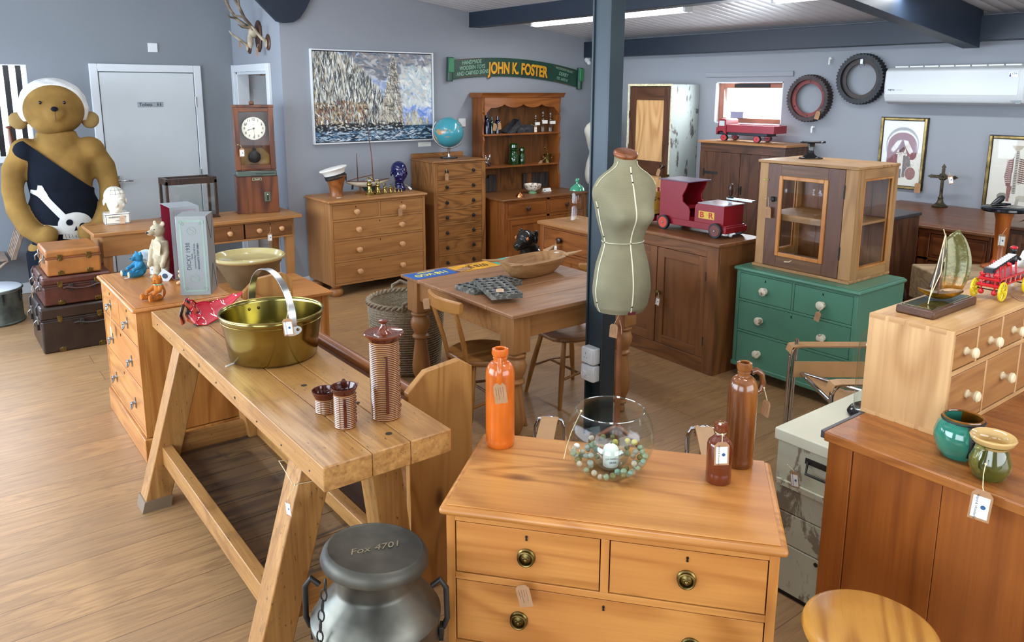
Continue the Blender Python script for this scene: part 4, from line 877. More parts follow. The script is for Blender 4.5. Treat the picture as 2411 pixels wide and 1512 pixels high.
# hand-laid sheet: rows from the upright fin (left) to the long tip (right)
sec = [(-.105, [(-.030, .030), (-.046, .085), (-.040, .125)], 0), (-.075, [(-.075, .006), (-.055, .040), (-.028, .118)], 0), (-.03, [(-.085, .004), (-.01, .018), (.030, .085)], 0), (.03, [(-.060, .016), (.0, .028), (.045, .070)], 0), (.09, [(-.025, .046), (.010, .054), (.050, .072)], 0), (.15, [(.0, .074), (.02, .078), (.045, .086)], 0), (.185, [(.022, .090), (.028, .092), (.036, .095)], 0)]
def bez(p, u): return tuple((1-u)**2*p[0][k]+2*u*(1-u)*p[1][k]+u*u*p[2][k] for k in (0, 1))
rows = []
for i in range(41):
    s = i/40*(len(sec)-1); k = min(int(s), len(sec)-2); f_ = s-k; f_ = f_*f_*(3-2*f_); x = sec[k][0]*(1-f_)+sec[k+1][0]*f_; row = []
    for j in range(17):
        a, b = bez(sec[k][1], j/16), bez(sec[k+1][1], j/16); y = a[0]*(1-f_)+b[0]*f_; z = a[1]*(1-f_)+b[1]*f_
        row.append((x+.004*sin(j*.9+i*.3), y, max(.003, z+.004*sin(i*.8)*(j/16))))
    rows.append(row)
rgm = NT('red_art_glass'); rgm.set(lin('#c8102e'), .05, 0, .6, .8)
vs = [p for r in rows for p in r]; fs = [(i*17+j, i*17+j+1, (i+1)*17+j+1, (i+1)*17+j) for i in range(40) for j in range(16)]
o = MB().add(vs, fs).build('red_inner_sheet', rgm.m, t, smooth=80); sm = o.modifiers.new('thick', 'SOLIDIFY'); sm.thickness = .003; sm.offset = 1
vs2 = [(x, y+.002, max(.001, z-.005)) for x, y, z in vs]
def swirlglass():
    t = NT('black_orange_swirl_glass'); v = t.obj(False); n = t.noise(t.vmath('MULTIPLY', v, (9, 9, 9)), 1., 0, .8)
    s = t.math('MULTIPLY_ADD', t.math('SINE', t.math('MULTIPLY', n, 22)), .5, .5); return t.set(t.ramp(s, [(.35, lin('#15090a')), (.55, lin('#7d3a30')), (.8, lin('#c4573a'))]), .05, coat=.8)
M['swirl'] = swirlglass()
o = MB().add(vs2, fs).build('dark_outer_sheet', 'swirl', t, smooth=80); sm = o.modifiers.new('thick', 'SOLIDIFY'); sm.thickness = .003; sm.offset = -1
pts = [rows[i][16] for i in range(0, 41)]; MB().tube(pts, .0022, 8).build('red_edge', rgm.m, t)
lob = [(-.135, -.045, .015), (-.14, -.04, .06), (-.12, -.035, .105), (-.098, -.03, .132)]
MB().rings([[(x+dx, y+dy, z) for dx, dy in ((-.004, -.02*(1-i*.2)), (.012, -.006), (.03-.004*i, .012), (.006, .008))] for i, (x, y, z) in enumerate(lob)]).build('swirl_fold', 'swirl', t, bev=.004, smooth=70)
one(MB().box(-.02, .02, -.0025, .0025, 0, .004), 'chalk_stub', 'paper', 'thin white chalk stub on the bench by the brass pan', 'chalk', (.875, 2.93, WBZ), .4)
# =============== ON THE PINE TABLE ===============
def plate_mat(n, c, c2, split=.5):
    t = NT(n); v = t.obj(False); s = t.n('SeparateXYZ'); t.l(v, s.inputs[0]); f = t.ramp(t.math('ADD', s.outputs[0], t.math('MULTIPLY', t.noise(v, 12, 2), .04)), [(split, lin(c)), (split+.03, lin(c2))]); return t.set(f, .35)
def licence(label, loc, rz, mat, lines, colr):
    t = thing('number_plate', label, 'number plate', loc, rz); w, h = .152, .076
    MB().box(-w, w, -h, h, 0, .002).build('plate', mat, t, bev=.001, seg=2)
    for s, x, y, sz, bo in lines: text(s, sz, colr, t, (x, y, .0025), (0, 0, 0), ext=.0008, bold=bo, sx=.8)
    return t
M['plateyellow'] = plain('plate_lettering_yellow', '#e5d64c', .5); M['platebrown'] = plain('plate_lettering_brown', '#4d2a1a', .5); M['plategreen'] = plain('plate_lettering_green', '#146a5c', .5)
licence('blue number plate with yellow letters, nearest the table corner', (2.408, 3.945, PTZ), pi+.03, plain('blue_plate', '#1f57a6', .4), [('118 VCO', 0, .004, .075, .0015), ('CALIFORNIA', 0, -.056, .026, .0005)], 'plateyellow')
licence('yellow number plate with brown figures, second in the row', (2.735, 3.955, PTZ), pi+.04, plain('yellow_plate', '#e4a414', .4, var=.1, scale=12), [('078 J87', 0, .0, .08, .0012), ('1 9 7 2', 0, -.058, .022, 0)], 'platebrown')
licence('pale green and white number plate beyond the yellow one', (3.05, 3.975, PTZ), pi+.03, plate_mat('teal_white_plate', '#dfe4cf', '#3fae9a', .0), [('401 JHP', 0, 0, .08, .0012)], 'plategreen')
M['grime'] = paint('scuffed_grey_metal', '#55554f', '#9a9a90', .6, 40., .45)
def egg_tray(label, c, rz, w, d, nx, ny, hh=.028):
    t = thing('baking_tray', label, 'tray', c, rz); m = MB().box(-w/2, w/2, -d/2, d/2, 0, hh*.5)
    # top plate with real round cups sunk in
    cx_, cy_ = w/nx, d/ny; r = min(cx_, cy_)*.38; n = 16
    for i in range(nx):
        for j in range(ny):
            x, y = -w/2+cx_*(i+.5), -d/2+cy_*(j+.5); sq = []; ci = []
            for k in range(n):
                a = 2*pi*k/n; ca, sa = cos(a), sin(a); s = max(abs(ca), abs(sa)); sq.append((x+ca/s*cx_/2, y+sa/s*cy_/2, hh)); ci.append((x+r*ca, y+r*sa, hh))
            lo = [(x+r*.8*cos(2*pi*k/n), y+r*.8*sin(2*pi*k/n), hh*.55) for k in range(n)]
            m.m(0).add(sq+ci, [(k, (k+1) % n, n+(k+1) % n, n+k) for k in range(n)]); m.m(1).add(ci+lo, [(k, (k+1) % n, n+(k+1) % n, n+k) for k in range(n)]+[tuple(range(n, 2*n))])
    m.m(0).rings([[(-w/2, -d/2, hh*.5), (w/2, -d/2, hh*.5), (w/2, d/2, hh*.5), (-w/2, d/2, hh*.5)], [(-w/2, -d/2, hh), (w/2, -d/2, hh), (w/2, d/2, hh), (-w/2, d/2, hh)]], caps=False)
    m.build('tray', ['grime', 'black'], t, smooth=30); return t
egg_tray('iron cup tray with round holes, the lower one half hidden', (2.505, 3.475, PTZ), radians(5), .36, .17, 7, 4)
egg_tray('iron cup tray with round holes lying on top of the other tray', (2.435, 3.305, PTZ+.0285), radians(70), .38, .17, 7, 4, .026)
for o in (): pass
# dough bowl
def trough():
    m = MB(); n = 56; rings_o = []; rings_i = []
    def rim(a, k=1.):
        ca, sa = cos(a), sin(a); L_, W_ = .25, .125; p = 2.6
        r = (abs(ca/L_)**p+abs(sa/W_)**p)**(-1/p); x, y = r*ca, r*sa
        lug = max(0, abs(x)-.20)/.05; return x, y, lug
    lev = [(0.0, .58, .50), (.012, .70, .60), (.05, .86, .80), (.085, .97, .95), (.10, 1.0, 1.0)]
    for z, kx, ky in lev:
        rings_o.append([(rim(2*pi*j/n)[0]*kx, rim(2*pi*j/n)[1]*ky, z+(.014*min(1, rim(2*pi*j/n)[2])*(z/.1))) for j in range(n)])
    for z, kx, ky in reversed([(.016, .50, .44), (.03, .62, .58), (.06, .76, .76), (.102, .86, .90)]):
        rings_i.append([(rim(2*pi*j/n)[0]*kx, rim(2*pi*j/n)[1]*ky, z+(.006 if z > .1 else 0)) for j in range(n)])
    return m.rings(rings_o+rings_i)
DW = wood('dough_bowl_wood', '#b48a5c', '#8c6238', '#a27646', 'X', rough=.55, fib=.75, stain=.3, dark='#5d4025')
t = thing('dough_bowl', 'carved wooden dough trough with pointed lugs on the pine table', 'wooden bowl', (2.90, 3.565, PTZ), radians(8))
b = trough().build('trough', DW, t, smooth=60)
for sx in (-1, 1):
    for sy in (-1, 1): MB().rings([[(sx*.20, sy*.055, .098), (sx*.20, sy*.105, .098), (sx*.20, sy*.105, .112), (sx*.20, sy*.055, .112)], [(sx*.27, sy*.085, .106), (sx*.27, sy*.112, .106), (sx*.27, sy*.112, .118), (sx*.27, sy*.085, .118)], [(sx*.315, sy*.112, .118), (sx*.315, sy*.122, .118), (sx*.315, sy*.122, .124), (sx*.315, sy*.112, .124)]]).build('lug', DW, t, bev=.003)
# =============== CHAIRS ===============
def chair(label, loc, rz, fam, group=None):
    t = thing('kitchen_chair', label, 'chair', loc, rz)   # front towards +X
    sh = []
    for j in range(28):
        a = 2*pi*j/28; x, y = .19*cos(a), .195*sin(a); k = 1.06 if cos(a) > 0 else .97; sh.append((max(-.17, min(.19, x*k*1.05)), y*(1.02+.06*cos(a))))
    MB().rings([[(x*.9, y*.9, .392) for x, y in sh], [(x, y, .404) for x, y in sh], [(x, y, .418) for x, y in sh], [(x*.97, y*.97, .426) for x, y in sh], [(x*.8, y*.8, .420) for x, y in sh], [(x*.3, y*.3, .416) for x, y in sh]]).build('seat', fam+'X', t, smooth=50)
    for sx in (-1, 1):
        for sy in (-1, 1): MB().tube([(sx*.11, sy*.11, .40), (sx*.15, sy*.145, .20), (sx*.185, sy*.175, 0)], [.0135, .017, .0115], 14).build('leg', fam+'Z', t)
    m = MB(); m.tube([(.155, .15, .17), (0, .145, .19), (-.155, .15, .17)], .008, 10).tube([(.155, -.15, .17), (0, -.145, .19), (-.155, -.15, .17)], .008, 10).tube([(.02, -.145, .186), (.02, .145, .186)], .008, 10); m.build('stretcher', fam+'X', t)
    for sy in (-1, 1): MB().tube([(-.145, sy*.10, .37), (-.175, sy*.115, .52), (-.240, sy*.135, .735)], [.015, .0155, .012], 14, flat=.8).build('back_post', fam+'Z', t)
    rs = []
    for i in range(15):
        u = -1+2*i/14; y = u*.175; x = -.27+.045*u*u; z = .745; hh = .036*(1-.15*abs(u)**4); rs.append([(x-.010, y, z-hh), (x+.012, y, z-hh), (x+.016, y, z+hh*.6), (x+.006, y, z+hh), (x-.010, y, z+hh*.8)])
    MB().rings(rs).build('top_rail', fam+'Y', t, bev=.003, smooth=60); return t
M['elmX'] = wood('elm_x', '#9c6a34', '#6e4520', '#85572a', 'X', rough=.3, fib=.5); M['elmY'] = wood('elm_y', '#b57f42', '#8d5c2a', '#a06d36', 'Y', rough=.3, fib=.7); M['elmZ'] = wood('elm_z', '#b07a3f', '#875726', '#9b6832', 'Z', rough=.3, fib=.7)
C1 = chair('stick chair with curved top rail tucked under the left side of the pine table', (2.375, 3.375, 0), radians(-4), 'elm')
MB().box(-.172, -.160, -.055, -.01, .40, .418).build('maker_label', plain('blue_green_label', '#4a8a98', .5), C1)
C2 = chair('stick chair pushed under the pine table beside the steel post', (3.04, 3.40, 0), radians(176), 'elm')
# =============== WICKER BASKET ===============
def wicker():
    t = NT('grey_wicker'); v = t.obj(False); s = t.n('SeparateXYZ'); t.l(v, s.inputs[0])
    ang = t.math('ARCTAN2', s.outputs[1], s.outputs[0]); cb = t.n('CombineXYZ'); t.l(t.math('MULTIPLY', ang, 5.2), cb.inputs[0]); t.l(t.math('MULTIPLY', s.outputs[2], 30.), cb.inputs[1])
    br = t.n('TexBrick'); t.l(cb.outputs[0], br.inputs['Vector']); br.inputs['Scale'].default_value = 1.; br.inputs['Brick Width'].default_value = .55; br.inputs['Row Height'].default_value = .25; br.inputs['Mortar Size'].default_value = .035; br.inputs['Mortar Smooth'].default_value = 1.; br.inputs['Color1'].default_value = lin('#c4b59a'); br.inputs['Color2'].default_value = lin('#a5957a'); br.inputs['Mortar'].default_value = lin('#6a5c48')
    c = t.mix(.5, br.outputs[0], t.ramp(t.noise(v, 60, 3), [(.3, lin('#8f8068')), (.7, lin('#cfc0a4'))])); return t.set(c, .8, bump=t.math('MULTIPLY', br.outputs['Fac'], -1), bs=1., bd=.008)
M['wicker'] = wicker()
t = thing('log_basket', 'big grey wicker basket with loop handles between chest and table', 'basket', (2.50, 4.42, 0), .3)
P = [(0, .0), (.20, .0), (.215, .02), (.225, .15), (.245, .35), (.258, .47), (.245, .47), (.232, .35), (.212, .15), (.2, .025), (0, .02)]
b = MB().lathe(P, 72).build('woven_body', 'wicker', t)
m = MB(); n = 200
for ph in (0, pi): m.tube([((.252+.010*cos(2*pi*i/n*22+ph))*cos(2*pi*i/n), (.252+.010*cos(2*pi*i/n*22+ph))*sin(2*pi*i/n), .474+.010*sin(2*pi*i/n*22+ph)) for i in range(n)], .009, 7, closed=True)
m.build('braided_rim', plain('willow_rod', '#93836a', .7, var=.2, scale=60), t)
m = MB()
for k in range(26): z = .03+k*.0166; r = .2165+.0345*(z/.47)+.003; m.torus((0, 0, z), r, .0055, n=72, m=6)
m.build('weave_bands', 'wicker', t)
for s in (0, pi): MB().at(RZ(s+.9)).tube([(.25, -.06, .46), (.262, -.055, .51), (.268, 0, .535), (.262, .055, .51), (.25, .06, .46)], .012, 10).build('loop_handle', plain('willow_handle', '#8a7b62', .7, var=.2, scale=60), t)
# =============== ON THE BACK PINE CHEST ===============
z = PCZ
t = thing('sailor_cap_stand', 'white sailor cap with black band on a turned wooden head block', 'cap', (3.03, 6.60, z), radians(-25)); 
st = MB().lathe([(0, 0), (.062, 0), (.058, .01), (.062, .08), (.082, .15), (.094, .19), (.08, .21), (0, .215)], 36).build('wooden_block', 'redZ', t)
tilt = RY(radians(-14))
MB().at(T(0, 0, .165) @ tilt).lathe([(.088, -.005), (.094, 0), (.0965, .035), (.093, .036), (0, .036)], 40).build('black_band', plain('cap_band_black', '#15171d', .7), t)
MB().at(T(0, 0, .165) @ tilt).lathe([(.092, .034), (.098, .06), (.12, .078), (.128, .086), (.126, .094), (.11, .098), (.0, .10)], 40).build('cap_crown', plain('white_cotton', '#e9e7df', .85, var=.02), t)
text('CUMBER  HELENS', .016, 'brass', t, (-.012, -.103, .178), (pi/2, -.24, 0), ext=.001)
MB().at(T(.092, .01, .17)).box(-.006, .006, -.02, .02, -.03, .035).build('ribbon_bow', plain('cap_ribbon', '#111217', .6), t, bev=.004)
# model yacht
t = thing('model_yacht', 'cream hulled model yacht with two bare masts on a wooden stand', 'model boat', (3.385, 6.66, z), 0); rs = []
for i in range(17):
    u = i/16; x = -.225+.45*u; wdt = .052*sin(pi*min(1, max(0, u*.93+.045)))**.7; dp = .052*sin(pi*(u*.9+.05))**.8; zd = .105+.012*(2*u-1)**2
    rs.append([(x, wdt*cos(a), zd-dp*abs(sin(a))**.8) for a in [pi*k/10 for k in range(11)]]+[(x, 0, zd+.002)])
MB().rings(rs).build('hull', plain('cream_hull', '#e0d7bf', .3), t, smooth=60)
rs2 = [[(r[0][0], r[0][1]*1.02, r[0][2]+.001), (r[0][0], -r[0][1]*1.02, r[0][2]+.001), (r[0][0], -r[0][1]*1.02, r[0][2]+.005), (r[0][0], r[0][1]*1.02, r[0][2]+.005)] for r in rs]
MB().rings(rs2).build('deck', 'mahX', t)
MB().box(-.02, .04, -.018, .018, .108, .120).box(.07, .11, -.014, .014, .108, .118).build('cabin', 'white', t, bev=.002)
MB().prism([(-.08, .07), (.10, .07), (.07, .015), (-.03, .015)], -.004, .004, 'Y').prism([(-.17, .085), (-.15, .085), (-.155, .04), (-.175, .04)], -.002, .002, 'Y').build('keel', plain('dark_green_keel', '#17261f', .4), t)
MB().tube([(-.105, 0, .11), (-.108, 0, .28), (-.107, 0, .375)], [.005, .0045, .003], 8).build('mizzen_mast', 'mahZ', t)
MB().tube([(.055, 0, .11), (.045, 0, .36), (.012, 0, .62)], [.006, .005, .003], 8).build('main_mast', 'mahZ', t)
MB().tube([(-.10, 0, .145), (.05, 0, .165)], .004, 8).tube([(-.215, 0, .12), (-.11, 0, .145)], .004, 8).build('boom', 'mahX', t)
m = MB()
for a, b in (((.012, 0, .62), (.215, 0, .118)), ((.03, 0, .5), (.05, .05, .112)), ((.03, 0, .5), (.05, -.05, .112)), ((-.107, 0, .37), (-.215, 0, .118)), ((.012, 0, .62), (-.107, 0, .37)), ((-.107, 0, .3), (-.1, -.045, .11))): m.tube([a, b], .0008, 4)
m.build('rigging', plain('rigging_cord', '#8c8c84', .8), t)
MB().box(-.14, .14, -.008, .008, .0, .012).box(-.095, -.07, -.05, .05, 0, .012).box(.07, .095, -.05, .05, 0, .012).box(-.092, -.074, -.006, .006, .012, .075).box(.072, .09, -.006, .006, .012, .075).build('stand', 'midX', t, bev=.002)
# brass bell weights, largest to smallest
xs = [(3.318, 1.0, 'largest'), (3.402, .82, 'second largest'), (3.474, .60, 'third largest'), (3.532, .50, 'middle sized'), (3.580, .37, 'third smallest'), (3.618, .29, 'second smallest'), (3.648, .24, 'smallest')]
wproto = None
def weight():
    t = bpy.data.objects.new('bell_weight', None); COL.objects.link(t)
    MB().lathe([(0, 0), (.040, 0), (.042, .004), (.042, .014), (.036, .020), (.024, .034), (.019, .06), (.018, .082), (.025, .088), (.027, .1), (.024, .110), (.014, .114), (0, .116)], 30).build('body', 'brass', t)
    MB().torus((0, 0, .137), .024, .006, 'Y', 24, 8).build('ring', 'brass', t); return t
for i, (x, s, nm) in enumerate(xs):
    if wproto is None: wproto = weight(); o = wproto
    else: o = dup(wproto)
    o.location = (x, 6.50-.002*i, z); o.scale = (s, s, s); o.rotation_euler = (0, 0, .15*i)
    tag(o, nm+' brass bell weight of the row of seven in front of the yacht', 'weight', 'row of brass bell weights')
# heads
def head(name, label, mat, loc, rz, s=1., base=None, ears=True, hair=False, vox=.0045):
    t = thing(name, label, 'head', loc, rz); t.scale = (s, s, s); m = MB()
    m.ell((0, .012, .200), (.074, .088, .078), 24, 16).ell((0, -.02, .155), (.060, .068, .075), 24, 16).ell((0, -.045, .105), (.036, .035, .030), 18, 12).ell((0, -.01, .12), (.052, .05, .04))
    m.ell((0, -.088, .148), (.011, .016, .012), 12, 8).tube([(0, -.078, .178), (0, -.090, .150)], [.007, .011], 10).ell((0, -.073, .113), (.020, .012, .0055), 14, 8).ell((0, -.071, .104), (.018, .012, .006), 14, 8)
    for sx in (-1, 1):
        m.ell((sx*.030, -.068, .188), (.020, .010, .005), 12, 8).ell((sx*.027, -.067, .172), (.012, .009, .008), 12, 8).ell((sx*.04, -.05, .14), (.02, .02, .02), 12, 8)
        if ears: m.ell((sx*.075, .008, .160), (.008, .016, .026), 12, 8)
    m.cyl((0, .01, .02), (0, .012, .14), .042, .040, 24)
    if base is None: m.lathe([(0, 0), (.056, 0), (.056, .03), (.046, .045), (.042, .06), (0, .06)], 32)
    blob(m, 'head_form', mat, t, vox, 5); return t
hb = NT('cobalt_blue_glass'); hb.set(lin('#040a48'), .08, 0, .5, .5)
head('mannequin_head', 'dark cobalt blue glass head on the back pine chest', hb.m, (3.70, 6.62, z), radians(-15), 1.03)
# =============== GLOBE ===============
def globe_mat():
    t = NT('globe_map'); v = t.obj(False); n = t.noise(v, 7., 6, .3, .6)
    c = t.ramp(n, [(.555, lin('#3f95a3')), (.565, lin('#c98a5e')), (.62, lin('#9aa66a')), (.7, lin('#cf8a68'))], 'CONSTANT')
    s = t.n('SeparateXYZ'); t.l(v, s.inputs[0]); la = t.math('FRACT', t.math('MULTIPLY', s.outputs[2], 28.)); lo = t.math('FRACT', t.math('MULTIPLY', t.math('ARCTAN2', s.outputs[1], s.outputs[0]), 24/6.2832))
    g = t.math('MAXIMUM', t.math('LESS_THAN', la, .03), t.math('LESS_THAN', lo, .03)); return t.set(t.mix(t.math('MULTIPLY', g, .35), c, lin('#28606c')), .25, coat=.3)
t = thing('globe', 'world globe with pale blue seas on the tall narrow chest', 'globe', (4.30, 6.66, TBZ), radians(-30))
MB().ell((0, 0, .262), .150, 48, 32).build('sphere', globe_mat(), t, rot=None)
arc = [(-.158*sin(radians(-115+i*230/24))*1., 0, .262+.158*cos(radians(-115+i*230/24))) for i in range(25)]
m = MB(); R_ = RY(radians(23)); C_ = T(0, 0, .262); m.at(C_ @ RY(radians(-70)) @ T(0, 0, -.262)).tube([(.161*sin(radians(a)), 0, .262+.161*cos(radians(a))) for a in range(-160, 21, 9)], .0045, 8, flat=1.6).at().build('meridian_arm', 'steel', t)
MB().lathe([(0, .012), (.016, .012), (.013, .03), (.013, .09), (.02, .104), (0, .106)], 20).build('stem', 'chrome', t)
MB().lathe([(0, 0), (.086, 0), (.09, .005), (.088, .014), (.0, .016)], 8).build('base', 'black', t)
# =============== DRESSER CONTENTS ===============
D = lambda x, y, z: (5.28+x, 6.55+y, z)
bl = glass('x', (1, 1, 1, 1)); M['bottleblue'] = NT('dark_blue_bottle').set(lin('#0a0f2e'), .08, coat=.6); M['bottlegreen'] = NT('dark_green_bottle').set(lin('#0d2a18'), .08, coat=.6); M['jargreen'] = NT('green_glass_jar').set(lin('#06380f'), .06, coat=1.)
def pbottle(label, x, r, h, mat): one(MB().lathe([(0, 0), (r, 0), (r, h*.68), (r*.9, h*.74), (r*.42, h*.8), (r*.4, h*.92), (r*.55, h*.93), (r*.55, h), (0, h)], 24), 'medicine_bottle', mat, label, 'bottle', D(x, .20, 1.3905), group=None)
pbottle('dark blue glass bottle, tallest of the three on the top rack shelf', -.445, .034, .215, 'bottleblue'); pbottle('dark green glass bottle between two dark blue bottles on the rack', -.375, .026, .178, 'bottlegreen'); pbottle('small dark blue glass bottle right of the green one on the rack', -.30, .030, .182, 'bottleblue')
def tin(label, c, rot, w=.22, d=.10, h=.085):
    t = thing('loaf_tin', label, 'baking tin', c, rot=rot); m = MB(); k = .86
    m.rings([[(-w/2*k, -d/2*k, 0), (w/2*k, -d/2*k, 0), (w/2*k, d/2*k, 0), (-w/2*k, d/2*k, 0)], [(-w/2, -d/2, h), (w/2, -d/2, h), (w/2, d/2, h), (-w/2, d/2, h)], [(-w/2+.002, -d/2+.002, h), (w/2-.002, -d/2+.002, h), (w/2-.002, d/2-.002, h), (-w/2+.002, d/2-.002, h)], [(-w/2*k+.002, -d/2*k+.002, .003), (w/2*k-.002, -d/2*k+.002, .003), (w/2*k-.002, d/2*k-.002, .003), (-w/2*k+.002, d/2*k-.002, .003)]]); m.build('tin', plain('old_tin', '#4b4d52', .45, .5, var=.2, scale=20), t, smooth=25)
    text('HOVIS', .05, plain('embossed', '#66686c', .5, .4), t, (0, -d/2*.93-.001, h*.5), (pi/2-.08, 0, 0), ext=.001); return t
tin('old loaf tin propped at a slant on the rack shelf', D(-.075, .215, 1.405), (radians(8), radians(-38), 0)); tin('old loaf tin lying behind the slanted one on the rack shelf', D(.06, .225, 1.3905), (0, 0, 0), .24)
gl = glass('apothecary_glass', (.88, .90, .88, 1), thin=.0)
def jar(label, x, r, h, sq=False):
    t = thing('apothecary_bottle', label, 'bottle', D(x, .22, 1.3905)); MB().lathe([(0, 0), (r, 0), (r, h*.62), (r*.8, h*.70), (r*.42, h*.74), (r*.42, h*.80), (r*.6, h*.82), (0, h*.82)], 24).build('body', gl, t); MB().lathe([(0, h*.82), (r*.3, h*.82), (r*.5, h*.86), (r*.5, h*.96), (r*.3, h), (0, h)], 20).build('stopper', gl, t)
    MB().box(-r*.8, r*.8, -r-.003, -r+.012, h*.40, h*.56).build('paper_label', 'paper', t)
jar('small clear apothecary bottle, first of three at the right of the rack', .24, .036, .195); jar('clear apothecary bottle, middle and tallest of three on the rack', .345, .040, .23); jar('clear apothecary bottle with domed stopper at the far right of the rack', .455, .044, .215)
def gjar(label, x, r, h): one(MB().lathe([(0, 0), (r, 0), (r*1.02, h*.1), (r, h*.5), (r*.75, h*.6), (r*.72, h*.63), (r*.95, h*.66), (r*.72, h*.69), (r*.72, h*.73), (r*1.0, h*.80), (r*.95, h*.93), (r*.6, h*.99), (0, h)], 28), 'storage_jar', 'jargreen', label, 'jar', D(x, .21, 1.0455))
gjar('larger green glass jar with ball stopper on the middle rack shelf', -.075, .052, .235); gjar('smaller green glass jar with ball stopper on the middle rack shelf', .04, .036, .185)
t = thing('mortar_and_pestle', 'brass mortar with its pestle on the middle rack shelf', 'mortar', D(.40, .20, 1.0455)); MB().lathe([(0, 0), (.040, 0), (.036, .01), (.038, .07), (.050, .095), (.046, .096), (.034, .07), (0, .06)], 26).build('mortar', 'brassdull', t)
MB().tube([(0, 0, .065), (-.02, 0, .11), (-.035, 0, .165)], [.008, .006, .006], 10).ell((-.037, 0, .172), .010, 10, 8).build('pestle', 'brass', t)
for s in (-1, 1): MB().torus((s*.05, 0, .06), .014, .004, 'Y', 16, 6).build('handle', 'brass', t)
t = thing('silver_motorbike', 'small silver toy motorcycle and rider on the middle rack shelf', 'toy', D(-.47, .17, 1.0455), .2); m = MB()
for x in (-.045, .045): m.torus((x, 0, .024), .018, .0055, 'Y', 18, 8)
m.build('wheels', 'black', t); MB().ell((0, 0, .045), (.04, .014, .02), 14, 8).tube([(-.045, 0, .024), (0, 0, .05), (.045, 0, .024)], .006, 8).tube([(-.045, 0, .024), (-.05, 0, .075), (-.03, 0, .085)], .005, 8).ell((.03, 0, .075), (.02, .012, .022), 12, 8).ell((-.01, 0, .09), (.012, .010, .022), 12, 8).ell((-.018, 0, .118), .010, 10, 8).ell((.055, 0, .1), (.012, .008, .032), 10, 8).build('frame_and_rider', 'chrome', t)
# old wood-type blocks along the dresser back
wb1 = wood('ink_stained_block', '#4c4440', '#1f1d20', '#33302f', 'Z', rough=.6, fib=.6); rr = random.Random(8); x = -.515
for i in range(5):
    w_ = rr.uniform(.045, .06); one(MB().box(-w_/2, w_/2, -.008, .008, 0, .185 if i > 2 else .15), 'printing_block', wb1, ['wide', 'second', 'third', 'fourth', 'last'][i]+' dark wooden printing block leaning left of the floral bowl', 'block', D(x+w_/2, .30, HBZ+.001), bev=.002); x += w_+.003
x = .13
for i in range(6):
    w_ = rr.uniform(.05, .065); one(MB().box(-w_/2, w_/2, -.008, .008, 0, .17), 'printing_block', wb1 if i != 1 else 'midZ', ['first', 'brown', 'third', 'fourth', 'fifth', 'end'][i]+' wooden printing block leaning right of the floral bowl', 'block', D(x+w_/2, .30, HBZ+.001), bev=.002); x += w_+.004
t = thing('floral_bowl', 'green footed bowl painted with pink flowers on the dresser top', 'bowl', D(-.02, -.06, HBZ))
MB().lathe([(0, .004), (.045, 0), (.046, .008), (.034, .02), (.05, .03), (.062, .036)], 36).lathe([(.03, .02), (.05, .03), (.055, .034), (0, .03)], 36).build('green_foot', plain('green_china', '#8fbf96', .15, var=.03, coat=.5), t)
fm = NT('floral_china'); vv = fm.obj(False); fl = fm.ramp(fm.noise(vv, 38, 2, .3), [(.44, lin('#e7e0cc')), (.54, lin('#e3d9c6')), (.58, lin('#a65a78')), (.64, lin('#5d8a58')), (.70, lin('#e3d9c6'))]); fm.set(fl, .15, coat=.5)
MB().lathe([(.055, .032), (.082, .055), (.093, .085), (.095, .10), (.092, .101), (.088, .085), (.075, .055), (0, .04)], 36).build('painted_bowl', fm.m, t)
one(MB().lathe([(0, .045), (.012, .044), (.02, .030), (.028, .032), (.036, .012), (.042, .014), (.044, 0), (0, 0)], 10), 'jelly_mould', plain('copper', '#d98a5a', .2, 1.), 'small fluted copper mould on the dresser top', 'mould', D(-.315, -.21, HBZ))
t = thing('name_card', 'white printed card standing on the dresser top', 'card', D(.20, -.03, HBZ)); MB().prism([(-.02, 0), (.02, 0), (0, .035)], -.055, .055, 'X').build('folded_card', 'paper', t); MB().at(T(-.035, -.0135, .016) @ RX(pi/2-.5)).lathe([(0, 0), (.008, 0), (.008, .0006), (0, .0006)], 14).build('emblem', 'inkblue', t)
# cloche
def lth(o, P, th): return P+[(P[-1][0]-th, P[-1][1])]+[(max(0, r-th), z) for r, z in reversed(P[:-1])]
t = thing('glass_cloche', 'clear glass cloche with a green glass knob on the small cabinet', 'cloche', (4.46, 4.90, SCZ)); P = [(.082, 0), (.075, .03), (.070, .14), (.064, .24), (.052, .275)]
MB().rings([[(r*cos(2*pi*j/40), r*sin(2*pi*j/40), z) for j in range(40)] for r, z in P], caps=False).build('bell', glass('cloche_glass', (.93, .97, .95, 1), thin=.01), t)
MB().lathe([(.066, .25), (.055, .278), (.028, .30), (.012, .308), (.011, .32), (.018, .328), (.019, .342), (.012, .352), (0, .355)], 32).build('green_knob', NT('sea_green_glass').set(lin('#3a8f6e'), .05, coat=1.), t)
# black dog
t = thing('dog_figure', 'large black papier mache dog figure with glass eyes behind the table', 'dog figure', (4.33, 5.33, 0), radians(-165)); t.scale = (1.1, 1.1, 1.1)
m = MB(); m.ell((-.16, 0, .26), (.22, .12, .13), 24, 14).ell((.02, 0, .32), (.12, .11, .13), 24, 14).ell((.06, 0, .40), (.08, .075, .10), 20, 12).ell((.10, 0, .50), (.085, .08, .078), 24, 14).ell((.175, 0, .465), (.055, .048, .044), 20, 12).ell((.215, 0, .455), (.024, .036, .034), 16, 10)
for sx, sy in ((.07, .07), (.07, -.07), (-.28, .07), (-.28, -.07)): m.tube([(sx, sy, .27), (sx+.01, sy, .12), (sx, sy, .03)], [.05, .035, .035], 14).ell((sx+.03, sy, .025), (.055, .035, .025), 14, 8)
m.tube([(-.36, 0, .30), (-.42, 0, .38), (-.42, 0, .46)], [.028, .02, .012], 10)
